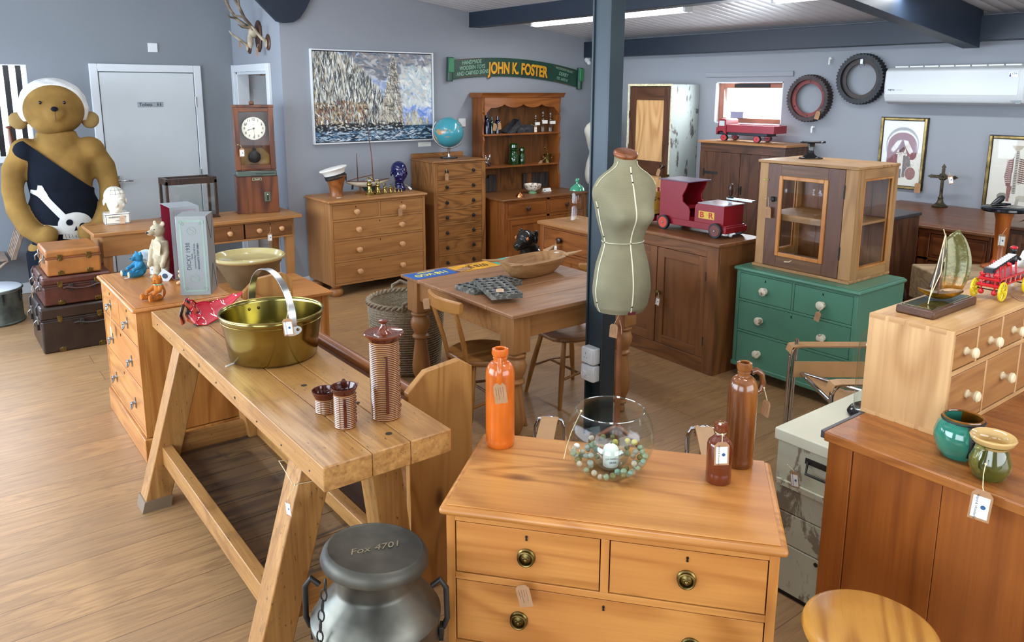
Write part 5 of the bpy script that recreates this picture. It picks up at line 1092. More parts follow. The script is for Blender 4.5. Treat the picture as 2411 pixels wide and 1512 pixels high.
dm = paint('worn_black_lacquer', '#23221f', '#8a7a5c', .5, 9., .16, lo=.62, hi=.66); blob(m, 'body', dm, t, .009, 5)
for s in (-1, 1):
    m = MB().ell((.065, s*.075, .54), (.034, .014, .04), 14, 10).ell((.075, s*.085, .50), (.024, .012, .034), 14, 10); blob(m, 'ear', dm, t, .006, 3)
    MB().ell((.155, s*.058, .515), (.014, .010, .015), 14, 10).build('eye', plain('amber_glass_eye', '#c8763a', .1, coat=1.), t)
MB().ell((.238, 0, .465), (.010, .018, .013), 12, 8).build('nose', 'blackgloss', t)
MB().tube([(.07*cos(2*pi*k/20)+.05, .085*sin(2*pi*k/20), .385-.03*cos(2*pi*k/20)) for k in range(20)], .003, 6, closed=True).build('string_collar', 'string', t)
# =============== GIANT BEAR ===============
from mathutils.bvhtree import BVHTree
M['plush'] = plain('golden_plush', '#8c6c3a', .95, spec=.1, var=.16, scale=5, bump=.5, bscale=160)
M['plushlite'] = plain('pale_plush', '#93794c', .95, spec=.1, var=.12, scale=6, bump=.5, bscale=160)
M['whitefur'] = plain('white_fur', '#dcdbd8', .95, spec=.1, var=.06, scale=12, bump=.8, bscale=120)
M['blackcloth'] = plain('navy_black_cloth', '#10151f', .9, spec=.15, var=.15, scale=5, bump=.2, bscale=200)
M['whitecloth'] = plain('white_felt', '#c9c9c4', .9, var=.05, scale=14)
BE = thing('giant_teddy_bear', 'giant golden teddy bear in a black skull and crossbones tunic by the toilets door', 'teddy bear', (.96, 7.52, 0), radians(-6))
m = MB()
m.ell((0, 0, 1.10), (.235, .19, .36), 32, 20).ell((0, -.02, .80), (.26, .22, .30), 32, 20).ell((0, 0, 1.31), (.27, .15, .12), 28, 16).ell((0, .0, .52), (.27, .2, .2), 24, 14)
m.ell((-.235, 0, 1.33), (.12, .12, .12), 20, 12).ell((.235, 0, 1.33), (.12, .12, .12), 20, 12)
for s in (-1, 1):
    m.tube([(s*.255, .0, 1.33), (s*.335, -.01, 1.19), (s*.355, -.04, 1.02), (s*.34, -.10, .86), (s*.27, -.19, .72), (s*.17, -.25, .64)], [.09, .088, .082, .08, .08, .07], 20).ell((s*.15, -.255, .66), (.085, .07, .085), 18, 12)
    m.tube([(s*.15, 0, .55), (s*.16, .0, .25), (s*.16, -.02, .06)], [.15, .14, .12], 18).ell((s*.16, -.09, .07), (.11, .19, .07), 20, 12)
m.cyl((0, 0, 1.36), (0, 0, 1.50), .155, .150, 24); body = blob(m, 'body', 'plush', BE, .018, 6)
m = MB(); m.ell((0, 0, 1.685), (.232, .205, .222), 36, 24).ell((0, -.165, 1.655), (.085, .075, .080), 20, 12).ell((-.03, -.09, 1.56), (.14, .11, .09), 24, 14)
hd = blob(m, 'head', 'plush', BE, .013, 8)
for s in (-1, 1):
    e = MB().at(T(s*.235, .02, 1.60) @ RY(s*.5)).ell((s*.03, 0, 0), (.07, .035, .075), 20, 12); e = blob(e, 'ear', 'plushlite', BE, .009, 4)
MB().ell((0, -.243, 1.685), (.026, .016, .020), 16, 10).build('nose', 'blackcloth', hd)
for s in (-1, 1): MB().ell((s*.085-.01, -.187, 1.735), (.011, .009, .014), 12, 8).build('eye', 'blackgloss', hd)
MB().tube([(0, -.243, 1.665), (0, -.232, 1.62), (0, -.222, 1.58)], .002, 6).build('mouth_stitch', plain('brown_stitch', '#6a5030', .9), hd)
m = MB().at(T(0, .0, 1.70) @ RX(radians(-16))); rs = []
for i in range(15):
    a = pi/2-(pi/2+.5)*i/14; rs.append([((.258+.010*sin(7*j+i))*cos(a)*cos(2*pi*j/40), (.232+.010*sin(5*j+2*i))*cos(a)*sin(2*pi*j/40)+.03, .246*sin(a)) for j in range(40)])
m.rings([[(x, y, z) for x, y, z in r] for r in rs]); hr = blob(m, 'white_hair', 'whitefur', BE, .013, 3)
# keep the hair off the face
bmx = bmesh.new(); bmx.from_mesh(hr.data); bmesh.ops.bisect_plane(bmx, geom=bmx.verts[:]+bmx.edges[:]+bmx.faces[:], plane_co=(0, -.085, 1.80), plane_no=(0, -1, -.25), clear_outer=True); bmesh.ops.holes_fill(bmx, edges=[e for e in bmx.edges if e.is_boundary], sides=0); bmx.to_mesh(hr.data); bmx.free()
# tunic: the torso skin a little larger, cut along the shoulder-to-hip line
m = MB(); m.ell((0, 0, 1.10), (.252, .206, .374), 32, 20).ell((0, -.02, .80), (.278, .238, .31), 32, 20).ell((0, 0, 1.31), (.288, .168, .138), 28, 16).ell((0, 0, .50), (.285, .215, .22), 24, 14).tube([(-.15, 0, .5), (-.16, 0, .2)], [.17, .155], 18).tube([(.15, 0, .5), (.16, 0, .2)], [.17, .155], 18).ell((-.235, 0, 1.335), (.115, .13, .11), 16, 10)
tu = blob(m, 'black_tunic', 'blackcloth', BE, .018, 5)
bmx = bmesh.new(); bmx.from_mesh(tu.data)
bmesh.ops.bisect_plane(bmx, geom=bmx.verts[:]+bmx.edges[:]+bmx.faces[:], plane_co=(-.235, 0, 1.42), plane_no=(.66, 0, .75), clear_outer=True); bmx.to_mesh(tu.data); bmx.free()
bvh = BVHTree.FromPolygons([v.co.copy() for v in tu.data.vertices], [tuple(p.vertices) for p in tu.data.polygons])
def decal(name, poly, mat, off=.006, parent=None):
    bm = bmesh.new(); vs = [bm.verts.new((x, 0, z)) for x, z in poly]; bm.faces.new(vs); bmesh.ops.triangulate(bm, faces=bm.faces[:])
    for _ in range(4):
        es = [e for e in bm.edges if e.calc_length() > .03]
        if es: bmesh.ops.subdivide_edges(bm, edges=es, cuts=1); bmesh.ops.triangulate(bm, faces=[f for f in bm.faces if len(f.verts) > 3])
    for v in bm.verts:
        h = bvh.ray_cast(Vector((v.co.x, -1, v.co.z)), Vector((0, 1, 0))); v.co.y = (h[0].y if h[0] else -.2)-off
    me = bpy.data.meshes.new(name); bm.to_mesh(me); bm.free(); me.materials.append(M[mat]); o = bpy.data.objects.new(name, me); COL.objects.link(o); o.parent = parent or tu
    s = o.modifiers.new('t', 'SOLIDIFY'); s.thickness = .004; s.offset = 0; return o
def circ(cx, cz, rx, rz_, n=18, a0=0): return [(cx+rx*cos(2*pi*k/n+a0), cz+rz_*sin(2*pi*k/n+a0)) for k in range(n)]
def bone(x0, z0, x1, z1, w=.034):
    dx, dz = x1-x0, z1-z0; L = sqrt(dx*dx+dz*dz); ux, uz = dx/L, dz/L; nx, nz = -uz, ux; P = []
    for t_, k in ((0, .9), (-.14, 1.5), (-.20, .9), (-.12, .15)): P.append((x0+ux*t_*.3+nx*w*k, z0+uz*t_*.3+nz*w*k))
    P2 = [(x0+ux*t_*.3-nx*w*k, z0+uz*t_*.3-nz*w*k) for t_, k in ((-.12, .15), (-.20, .9), (-.14, 1.5), (0, .9))]
    A = [(x0+ux*.03+nx*w*.75, z0+uz*.03+nz*w*.75)]; B = [(x0+ux*.03-nx*w*.75, z0+uz*.03-nz*w*.75)]
    return P[::1][::-1][::-1]+P2+B+[(x1-nx*w*.75, z1-nz*w*.75), (x1+nx*w*.75, z1+nz*w*.75)]+A
decal('bone_patch', bone(-.165, 1.00, .0, .78, .036), 'whitecloth', .006); decal('bone_patch', [(-.17, .745), (-.02, .73), (-.02, .66), (-.15, .665)], 'whitecloth', .006)
sk = decal('skull_patch', circ(.06, .745, .125, .095, 26)+[], 'whitecloth', .009); decal('skull_patch', [(-.03, .70), (.11, .66), (.08, .60), (-.04, .62)], 'whitecloth', .008)
decal('eye_patch', circ(.02, .76, .026, .026, 14), 'blackcloth', .014); decal('eye_patch', circ(.115, .72, .026, .026, 14), 'blackcloth', .014); decal('nose_patch', [(.065, .725), (.05, .685), (.072, .69)], 'blackcloth', .014)
for k in range(4): MB().tube([(-.02+.025*k, -.25, .665-.006*k), (-.015+.025*k, -.25, .625)], .0015, 4).build('tooth_stitch', 'blackcloth', tu)
# rifle stock like wooden prop behind the right shoulder
MB().tube([(-.31, .02, 1.26), (-.325, .02, 1.45), (-.33, .02, 1.53)], [.028, .02, .012], 12).ell((-.33, .02, 1.535), (.026, .02, .012), 12, 8).build('wooden_prop', 'mahZ', BE)
# =============== SLATTED BENCH AND DRUM ===============
t = thing('slatted_bench', 'slatted wooden folding bench between the left window and the giant bear', 'bench', (.33, 7.96, 0)); SL = wood('weathered_slat', '#a08a78', '#76604f', '#8d7666', 'Z', rough=.5, fib=.7)
for k in range(5): MB().rings([[(.22, -.20+k*.09, .40), (.26, -.20+k*.09, .40), (.26, -.182+k*.09, .40), (.22, -.182+k*.09, .40)], [(.36, -.20+k*.09, .78), (.40, -.20+k*.09, .78), (.40, -.182+k*.09, .78), (.36, -.182+k*.09, .78)]]).build('back_slat', SL, t, bev=.004)
for k in range(6): MB().box(-.30+k*.085, -.225+k*.085, -.21, .20, .40, .418).build('seat_slat', SL, t, bev=.003)
for y in (-.19, .18): MB().tube([(.23, y, .03), (-.30, y, .40)], .014, 8).tube([(-.26, y, .03), (.20, y, .40)], .014, 8).build('leg', SL, t)
MB().tube([(.29, -.19, .52), (.29, .19, .52)], .012, 8).build('back_rail', SL, t)
t = thing('drum', 'old galvanised drum with a pale skin and tension rods left of the suitcases', 'drum', (.36, 7.30, 0))
MB().lathe([(0, 0), (.205, 0), (.208, .01), (.205, .02), (.203, .27), (0, .27)], 48).build('shell', 'zincdrum', t); MB().lathe([(0, .272), (.205, .272), (.208, .268), (.21, .262), (.21, .282), (.205, .286), (0, .284)], 48).build('drum_skin', plain('pale_drum_skin', '#c5cdd6', .35, var=.04), t)
MB().torus((0, 0, .015), .209, .008, n=48, m=8).torus((0, 0, .275), .211, .009, n=48, m=8).build('hoop', 'zincdrum', t)
for k in range(8): a = 2*pi*k/8-.5; MB().box(-.008, .008, -.004, .008, 0, .06).cyl((0, 0, -.03), (0, 0, .0), .004, n=8).build('lug', 'iron', t, loc=(.212*cos(a), .212*sin(a), .20), rot=(0, 0, a-pi/2))
# =============== SUITCASES ===============
def leather(n, c, rough=.42, var=.18): return plain(n, c, rough, var=var, scale=9, bump=.25, bscale=70)
def suitcase(label, x0, y0, z0, w, d, h, mat, trim, hand=.5, handle=True, lidf=.28, hw=.26, straps=True, rz=0, clips='brassdull'):
    t = thing('suitcase', label, 'suitcase', (x0, y0, z0), rz); zl = h*(1-lidf)
    MB().box(0, w, 0, d, 0, zl-.003).build('case', mat, t, bev=.014, seg=3); MB().box(-.002, w+.002, -.002, d+.002, zl, h).build('lid', mat, t, bev=.016, seg=3)
    MB().box(-.004, w+.004, -.004, d+.004, zl-.008, zl+.004).build('rim_band', trim, t, bev=.002)
    if handle:
        cx = w*hand; zz = zl-h*.12
        hm = MB().tube([(cx-hw/2, -.006, zz), (cx-hw*.38, -.012, zz+.006), (cx-hw*.2, -.030, zz-.004), (cx, -.034, zz-.008), (cx+hw*.2, -.030, zz-.004), (cx+hw*.38, -.012, zz+.006), (cx+hw/2, -.006, zz)], [.018, .02, .013, .014, .013, .02, .018], 10, flat=.6).build('handle', trim, t)
        for s in (-1, 1): MB().box(cx+s*hw*.30-.014, cx+s*hw*.30+.014, -.022, -.002, zz-.022, zz+.026).build('handle_ring', 'iron', hm, bev=.003)
    for s in (.25, .78):
        MB().box(w*s-.016, w*s+.016, -.008, -.001, zl-.018, zl+.024).cyl((w*s, -.009, zl-.014), (w*s, -.001, zl-.014), .010, n=12).build('clasp', clips, t, bev=.002)
        MB().cyl((w*s, -.008, .028), (w*s, 0, .028), .012, n=12).box(w*s-.02, w*s+.02, -.004, 0, .004, .034).build('corner_stud', clips, t, bev=.002)
    for k in (.18, .82):
        MB().box(-.012, -.001, d*k-.02, d*k+.02, zl-.04, zl+.02).tube([(-.012, d*k, zl-.01), (-.03, d*k+.01, zl-.03), (-.028, d*k+.02, zl-.06)], .005, 8).build('side_clasp', 'steel', t, bev=.002)
        if straps: MB().tube([(.02, d*k+.03, h+.001), (.01, d*k+.03, h+.001), (-.006, d*k+.03, h-.02), (-.008, d*k+.03, h*.45)], .006, 8, flat=1.6).build('strap', trim, t)
    return t
suitcase('large dark brown trunk, bottom of the stack of three cases', .565, 6.155, 0, .475, .55, .333, leather('dark_brown_leather', '#2f201a', .3), leather('near_black_strap', '#2a1e18'), .70, lidf=.27)
suitcase('reddish brown suitcase, middle of the stack of three cases', .60, 6.175, .337, .44, .53, .205, leather('red_brown_leather', '#542a1f', .36), leather('dark_red_strap', '#3f1f18'), .56, hw=.24)
suitcase('small tan leather suitcase, top of the stack of three cases', .64, 6.19, .546, .345, .40, .185, leather('tan_leather', '#a0652f', .4, .12), leather('brown_strap', '#7d4526'), handle=False, lidf=.30, straps=False)
# =============== PHRENOLOGY HEAD, DISPLAY CASE, CLOCK ===============
t = head('phrenology_head', 'white glazed phrenology head on its plinth at the left end of the long table', 'pot', (1.235, 6.86, TAZ), radians(-4), 1.08, base=True, ears=True)
MB().box(-.085, .085, -.07, .07, 0, .085).build('plinth', 'pot', t, bev=.008); MB().box(-.0855, .0855, -.071, -.07, .074, .078).box(-.0855, .0855, -.071, -.07, .008, .011).box(-.080, -.077, -.071, -.07, .008, .078).box(.077, .080, -.071, -.07, .008, .078).build('blue_line', plain('blue_line', '#27305c', .3), t)
text('PHRENOLOGY', .018, 'ink', t, (0, -.0715, .055), FRONT, ext=.0004); text('L N F', .013, 'ink', t, (0, -.0715, .03), FRONT, ext=.0004)
m = MB()
for a in (-.5, 0, .5): m.tube([((.0745)*sin(a)*cos(b), .012-.0885*cos(a)*cos(b) if False else .012-.0885*cos(b)*cos(a), .2+.0785*sin(b)) for b in [radians(12+k*12) for k in range(8)]], .0008, 4)
for b in (.35, .75): m.tube([(.0745*sin(a)*cos(b), .012-.0885*cos(a)*cos(b), .2+.0785*sin(b)) for a in [radians(-80+k*16) for k in range(11)]], .0008, 4)
m.build('mapping_lines', 'ink', t)
t = thing('glass_case', 'small dark framed empty glass display case on the long table', 'display case', (1.585, 6.69, TAZ)); w, d, h = .41, .22, .345; dk = wood('near_black_wood', '#3a261c', '#241610', ax='Z', rough=.35)
m = MB().box(0, w, 0, d, 0, .03).box(-.008, w+.008, -.008, d+.008, 0, .012)
for x in (0, w-.022):
    for y in (0, d-.022): m.box(x, x+.022, y, y+.022, .03, h-.02)
m.box(0, w, 0, .03, h-.05, h).box(0, w, d-.03, d, h-.05, h).box(0, .03, .03, d-.03, h-.05, h).box(w-.03, w, .03, d-.03, h-.05, h); m.build('frame', dk, t, bev=.002)
g = glass('case_glass', (.97, .99, .99, 1), thin=.04); MB().box(.022, w-.022, .01, .012, .03, h-.05).box(.022, w-.022, d-.012, d-.010, .03, h-.05).box(.01, .012, .022, d-.022, .03, h-.05).box(w-.012, w-.01, .022, d-.022, .03, h-.05).box(.03, w-.03, .03, d-.03, h-.012, h-.009).build('panes', g, t)
MB().box(.09, .12, -.004, 0, .12, .15).tube([(.10, -.004, .14), (.085, -.012, .145)], .003, 6).build('lock', 'brassdull', t)
t = thing('time_clock', 'tall mahogany time recorder clock with pendulum standing on the long table', 'clock', (2.365, 6.80, TAZ), radians(-14)); w = .34; CLK = t
m = MB().box(-.175, .175, -.11, .10, 0, .325).build('lower_case', 'mahZ', t, bev=.004)
MB().box(-.165, .165, -.118, .09, .325, .372).build('card_slot_bar', plain('green_grey_steel', '#59645c', .35, .7), t, bev=.004); MB().box(-.01, .15, -.121, -.117, .345, .352).tube([(-.05, -.12, .338), (0, -.124, .333), (.05, -.12, .338)], .003, 6).build('slot', 'black', t)
MB().box(-.165, -.150, -.10, .09, .372, .93).box(.150, .165, -.10, .09, .372, .93).box(-.15, .15, .08, .09, .372, .93).box(-.17, .17, -.105, .095, .915, .935).box(-.15, .15, -.1, .09, .372, .385).build('upper_case', 'mahZ', t, bev=.002)
MB().box(-.15, .15, .04, .045, .385, .915).build('back_board', 'mahZ', t); MB().prism([(-.13, .40), (.13, .40), (.13, .50), (.07, .56), (-.07, .56), (-.13, .50)], .035, .04, 'Y').build('pendulum_board', plain('golden_veneer', '#8e6a30', .4), t)
m = MB().m(0).box(-.163, -.122, -.116, -.10, .385, .915).box(.122, .163, -.116, -.10, .385, .915).m(1).box(-.122, .122, -.116, -.10, .385, .425).box(-.122, .122, -.116, -.10, .878, .915); dr = m.build('door', ['mahZ', 'mahX'], t, bev=.003)
MB().box(-.122, .122, -.110, -.107, .425, .878).build('pane', glass('clock_glass', base=.008), dr); MB().cyl((-.14, -.13, .60), (-.14, -.116, .60), .006, n=10).ell((-.14, -.134, .60), (.012, .004, .006), 10, 6).build('key', 'brass', dr)
fc = MB().at(T(0, -.055, .735) @ RX(pi/2)).lathe([(0, 0), (.098, 0), (.098, .010), (.094, .012), (0, .009)], 48).build('dial', plain('ivory_dial', '#e9e5d2', .4, var=.01), t)
for k in range(1, 13): a = radians(90-30*k); text(str(k), .028, 'black', fc, (.076*cos(a), -.0665, .735+.076*sin(a)), FRONT, ext=.0006, bold=.0006)
m = MB()
for k in range(60): a = 2*pi*k/60; m.at(T(0, -.0665, .735) @ Matrix.Rotation(a, 4, 'Y')).box(-.0005, .0005, -.0004, .0004, .088, .092)
m.at().build('minute_track', 'black', fc)
def hand(a, L, w_): return MB().at(T(0, -.0685, .735) @ Matrix.Rotation(a, 4, 'Y')).prism([(-w_*.6, -.014), (w_*.6, -.014), (w_*.5, L*.55), (w_*1.9, L*.72), (0, L), (-w_*1.9, L*.72), (-w_*.5, L*.55)], -.0006, .0006, 'Y').build('hand', 'black', fc)
hand(radians(254), .058, .0022); hand(radians(176), .086, .0012); MB().cyl((0, -.071, .735), (0, -.066, .735), .007, n=14).build('hand_boss', 'black', fc)
for s in (-1, 1): MB().cyl((s*.068, -.067, .765), (s*.068, -.066, .765), .0062, n=14).build('winding_hole', 'black', fc)
text('Prestons', .008, 'ink', fc, (0, -.0665, .768), FRONT, ext=.0002)
pd = MB().at(T(0, .0, .485) @ RX(pi/2)).lathe([(0, 0), (.05, 0), (.052, .004), (.045, .010), (0, .012)], 36).at().cyl((0, -.005, .52), (0, -.005, .68), .003, n=8).box(-.016, .016, -.004, .004, .53, .56).build('pendulum', 'iron', t)
MB().box(-.038, .038, -.114, -.110, .288, .312).build('maker_plate', plain('cream_plate_edge', '#d9cf9f', .4), t, bev=.002); MB().box(-.035, .035, -.1155, -.1135, .2905, .3095).build('maker_plate_field', 'black', t); text('Gledhill', .016, plain('cream_letter', '#e6dcae', .4), t, (0, -.116, .3), FRONT, ext=.0004, shear=.2)
MB().box(.055, .105, -.116, -.11, .10, .185).build('key_plate', plain('green_plate', '#5b6350', .4, .4), t, bev=.003); MB().box(.075, .087, -.118, -.115, .112, .16).build('key_slot', 'black', t); MB().ell((.081, -.118, .162), (.008, .006, .008), 12, 8).build('key_button', 'chrome', t)
MB().box(-.02, .02, .0, .03, .935, .965).build('hanging_lug', 'mahZ', t, bev=.008)
# =============== TEDDIES, BOXES, PANCHEON ===============
def teddy(name, label, cat, loc, rz, s, fur, sole, sit=True, snout=1., group=None, ears=(.022, .024), arms=None):
    """faces -Y before turning; built 0.14 m tall"""
    t = thing(name, label, cat, loc, rz, group); t.scale = (s, s, s); m = MB()
    if sit:
        m.ell((0, 0, .038), (.032, .030, .038), 18, 12).ell((0, -.002, .062), (.026, .024, .028), 16, 10).ell((0, -.010, .105), (.027, .026, .025), 18, 12).ell((0, -.036*snout, .099), (.013, .019, .012), 14, 10).ell((0, 0, .083), (.016, .016, .012), 12, 8)
        for k in (-1, 1):
            m.tube([(k*.02, -.008, .022), (k*.03, -.045, .016), (k*.034, -.072, .018)], [.019, .015, .013], 12).ell((k*.035, -.080, .024), (.013, .010, .020), 12, 8)
            m.tube([(k*.026, -.004, .074), (k*.034, -.026, .055), (k*.030, -.050, .046)], [.012, .011, .010], 12).ell((k*.03, -.054, .045), (.011, .011, .010), 10, 8).ell((k*.021, -.006, .126), (.010, .006, .011), 12, 8)
    b = blob(m, 'body', fur, t, .0028, 3)
    for k in (-1, 1):
        MB().ell((k*.035, -.0885, .024), (.0105, .004, .017), 12, 8).build('foot_pad', sole, t); MB().ell((k*.011, -.0335, .109), (.0028, .0024, .0028), 10, 6).build('eye', 'blackgloss', t)
    MB().ell((0, -.054*snout, .103), (.005, .004, .0035), 10, 6).build('nose', 'blackgloss', t)
    return t
blue = plain('blue_mohair', '#2b7da3', .95, var=.15, scale=40, bump=.5, bscale=300); amber = plain('amber_mohair', '#b8681c', .95, var=.18, scale=40, bump=.5, bscale=300); ivory = plain('ivory_mohair', '#b5a88c', .95, var=.1, scale=40, bump=.5, bscale=300); peach = plain('peach_mohair', '#dcb686', .95, var=.12, scale=40, bump=.5, bscale=300)
teddy('teddy_bear', 'small blue teddy bear with cream feet sitting at the far left of the pine chest', 'teddy bear', (.945, 4.70, PBZ), radians(-72), 1.04, blue, ivory)
t = thing('booklet', 'white and yellow wing shaped card standing behind the blue teddy', 'card', (.985, 4.735, PBZ), radians(-30)); cp = [(-.075, .095), (-.06, .112), (-.03, .132), (.0, .142), (.025, .138), (.045, .12), (.052, .0), (.02, .0), (-.0, .085), (-.03, .09)]
MB().prism(cp, 0, .002, 'Y').build('card', plain('pale_blue_card', '#c8d6dc', .5, var=.02), t); MB().prism([(-.075, .095), (-.058, .110), (-.035, .122), (-.03, .09)], -.0008, 0, 'Y').build('yellow_tip', plain('yellow_print', '#dcb420', .5), t)
one(MB().prism([(-.022, -.008), (.018, -.012), (.02, .006), (-.02, .01)], 0, .001), 'paper_slip', 'paper', 'small white slip lying in front of the blue teddy', 'paper slip', (.875, 4.68, PBZ), 0)
BT = teddy('teddy_bear', 'small amber brown teddy bear with green ribbon sitting at the front of the pine chest', 'teddy bear', (.905, 4.105, PBZ), radians(-68), .93, amber, amber, snout=.75)
MB().torus((0, -.004, .083), .020, .0035, n=24, m=8).ell((-.0, -.028, .083), (.010, .005, .005), 10, 6).build('ribbon', plain('green_ribbon', '#8fb894', .6), BT)
# standing white bear
t = thing('teddy_bear', 'tall ivory teddy bear standing in the red lined box', 'teddy bear', (1.03, 4.56, PBZ), radians(-62)); m = MB()
m.ell((0, 0, .175), (.042, .038, .07), 20, 14).ell((0, .0, .125), (.046, .042, .045), 20, 12).ell((0, -.012, .275), (.040, .042, .036), 20, 14).ell((0, -.055, .268), (.018, .028, .017), 14, 10).cyl((0, 0, .22), (0, 0, .26), .022, .022, 14)
for k in (-1, 1): m.tube([(k*.035, 0, .215), (k*.055, -.015, .15), (k*.05, -.035, .095)], [.020, .018, .014], 12).ell((k*.05, -.04, .085), (.014, .016, .02), 12, 8).tube([(k*.024, 0, .11), (k*.030, -.008, .05), (k*.03, -.01, .015)], [.028, .022, .018], 12).ell((k*.03, -.028, .014), (.018, .034, .014), 14, 8).ell((k*.03, .0, .312), (.015, .008, .016), 12, 8)
blob(m, 'body', ivory, t, .004, 4)
for k in (-1, 1): MB().ell((k*.016, -.047, .285), .0035, 10, 6).build('eye', 'blackgloss', t)
MB().ell((0, -.084, .272), (.008, .006, .006), 10, 6).build('nose', 'blackgloss', t)
t = thing('open_box', 'tall open gift box lined in dark red behind the ivory bear', 'box', (1.07, 4.47, PBZ)); w, d, h = .15, .20, .405; sil = plain('silver_card', '#999fa3', .3, .25, var=.03); redl = plain('dark_red_lining', '#8a0f2c', .7, var=.06)
MB().m(0).box(0, w, -.002, 0, 0, h).box(0, w, d, d+.002, 0, h).box(w, w+.002, -.002, d+.002, 0, h).box(0, w, -.002, d+.002, h, h+.002).box(0, w, -.002, d+.002, 0, .002).m(1).box(0, w-.001, .0, .001, .002, h).box(0, w-.001, d-.001, d, .002, h).box(w-.002, w, .001, d-.001, .002, h).box(0, w-.002, .001, d-.001, .002, .003).box(0, w-.002, .001, d-.001, h-.001, h).build('box', [sil, redl], t)
pk = plain('pinkish_print', '#9f8590', .5)
MB().box(.016, .134, -.0028, -.0022, .385, .39).box(.016, .02, -.0028, -.0022, .02, .385).box(.130, .134, -.0028, -.0022, .02, .385).build('printed_border', pk, t)
# lid folded back on the pink border box and its mate
one(MB().box(0, .004, -.05, .05, 0, .39), 'box_lid', plain('cream_card', '#d8cfae', .5), 'cream card lid edge behind the red lined box', 'box lid', (1.232, 4.56, PBZ), 0)
t = thing('gift_box', 'tall silver grey box printed DICKY 1930 on the pine chest', 'box', (1.003, 4.100, PBZ), radians(-28)); w, d, h = .148, .165, .412; g1 = plain('grey_green_border', '#8ba396', .4); g2 = plain('silver_grey_card', '#8d9292', .35, .15, var=.02)
MB().box(0, w, 0, d, 0, h).build('box', g2, t, bev=.0015)
m = MB(); a, b = .016, w-.014; m.box(a, a+.009, -.0008, 0, .02, h-.02).box(b-.009, b, -.0008, 0, .02, h-.02).box(a+.009, b-.009, -.0008, 0, .02, .029).box(a+.009, b-.009, -.0008, 0, h-.029, h-.02)
for x in (a+.008, b-.008):
    for z in (.03, h-.03): m.torus((x, -.0012, z), .008, .0012, 'Y', 14, 5).torus((x+(.008 if x < .05 else -.008), -.0012, z+(.008 if z < .2 else -.008)), .006, .001, 'Y', 14, 5)
for z in (.09, h-.075): m.torus((w/2, -.0006, z), .021, .0009, 'Y', 26, 5).tube([(w/2+.010*sin(k*.7), -.0006, z-.014+.004*k) for k in range(8)], .0011, 5)
m.build('printed_border', g1, t)
q = (pi/2, -pi/2, 0); text('DICKY 1930', .028, 'ink', t, (.052, -.0008, .205), q, ext=.0003, sx=.98); text('Replica', .010, 'ink', t, (.068, -.0008, .205), q, ext=.0003); text('Limitierte Auflage 20.000 Stück', .0105, 'ink', t, (.082, -.0008, .205), q, ext=.0003); text('MARGARETE STEIFF GMBH', .0115, 'ink', t, (.099, -.0008, .205), q, ext=.0003, bold=.0002)
m = MB()
for (p0, p1) in (((w+.0004, .012, h-.004), (w+.0004, .085, h-.13)), ((w+.0004, .155, h-.004), (w+.0004, .085, h-.13)), ((w+.0004, .012, .004), (w+.0004, .085, .15)), ((w+.0004, .155, .004), (w+.0004, .085, .15))): m.tube([p0, p1], .0011, 4)
m.build('fold_slits', 'black', t)
# rabbit
def rabbit(label, loc, rz, s=1.):
    t = thing('toy_rabbit', label, 'toy rabbit', loc, rz); t.scale = (s, s, s); m = MB().ell((0, 0, .035), (.03, .028, .036), 16, 10).ell((0, -.008, .082), (.022, .024, .021), 14, 10).ell((0, -.03, .078), (.010, .010, .008), 10, 8)
    for k in (-1, 1): m.tube([(k*.012, 0, .098), (k*.022, .012, .10), (k*.028, .032, .085)], [.007, .009, .006], 10, flat=.5).ell((k*.02, -.022, .012), (.012, .022, .011), 12, 8).ell((k*.02, -.018, .05), (.008, .012, .014), 10, 8)
    blob(m, 'body', peach, t, .0028, 3); return t
rabbit('small peach toy rabbit peeping out left of the printed grey box', (1.09, 4.33, PBZ), radians(-75)); rabbit('smaller peach toy rabbit mostly hidden behind the printed grey box', (1.165, 4.37, PBZ), radians(-60), .8)
t = thing('leaflet', 'white square leaflet with a small emblem leaning at the ivory bear', 'leaflet', (.985, 4.50, PBZ+.025), rot=(radians(8), radians(38), radians(-30))); MB().box(0, .062, -.002, 0, 0, .062).build('card', plain('pale_silver_card', '#c3ccd0', .4), t); MB().at(T(.031, -.003, .031) @ RX(pi/2)).lathe([(0, 0), (.015, 0), (.015, .0005), (0, .0005)], 16).build('emblem', 'ink', t)
# big bowl
def panch():
    t = NT('cream_lined_stoneware'); v = t.obj(False); s = t.n('SeparateXYZ'); t.l(v, s.inputs[0]); return t
t = thing('pancheon_bowl', 'very large stoneware mixing bowl with a cream glazed inside on the low pine table', 'bowl', (1.825, 5.50, LTZ))
MB().lathe([(0, 0), (.12, 0), (.128, .006), (.240, .212), (.235, .205), (.13, .012), (0, .012)], 72).build('stoneware_body', plain('brown_grey_stoneware', '#6b5b42', .55, var=.12, scale=7), t)
MB().lathe([(.238, .208), (.250, .214), (.257, .224), (.256, .234), (.247, .240), (.236, .236), (.228, .222), (.20, .16), (.13, .04), (.11, .024), (0, .02), (0, .016), (.112, .018), (.135, .036), (.232, .205)], 72).build('cream_glaze', plain('cream_glaze', '#b3a470', .12, var=.03, scale=4, coat=.6), t)
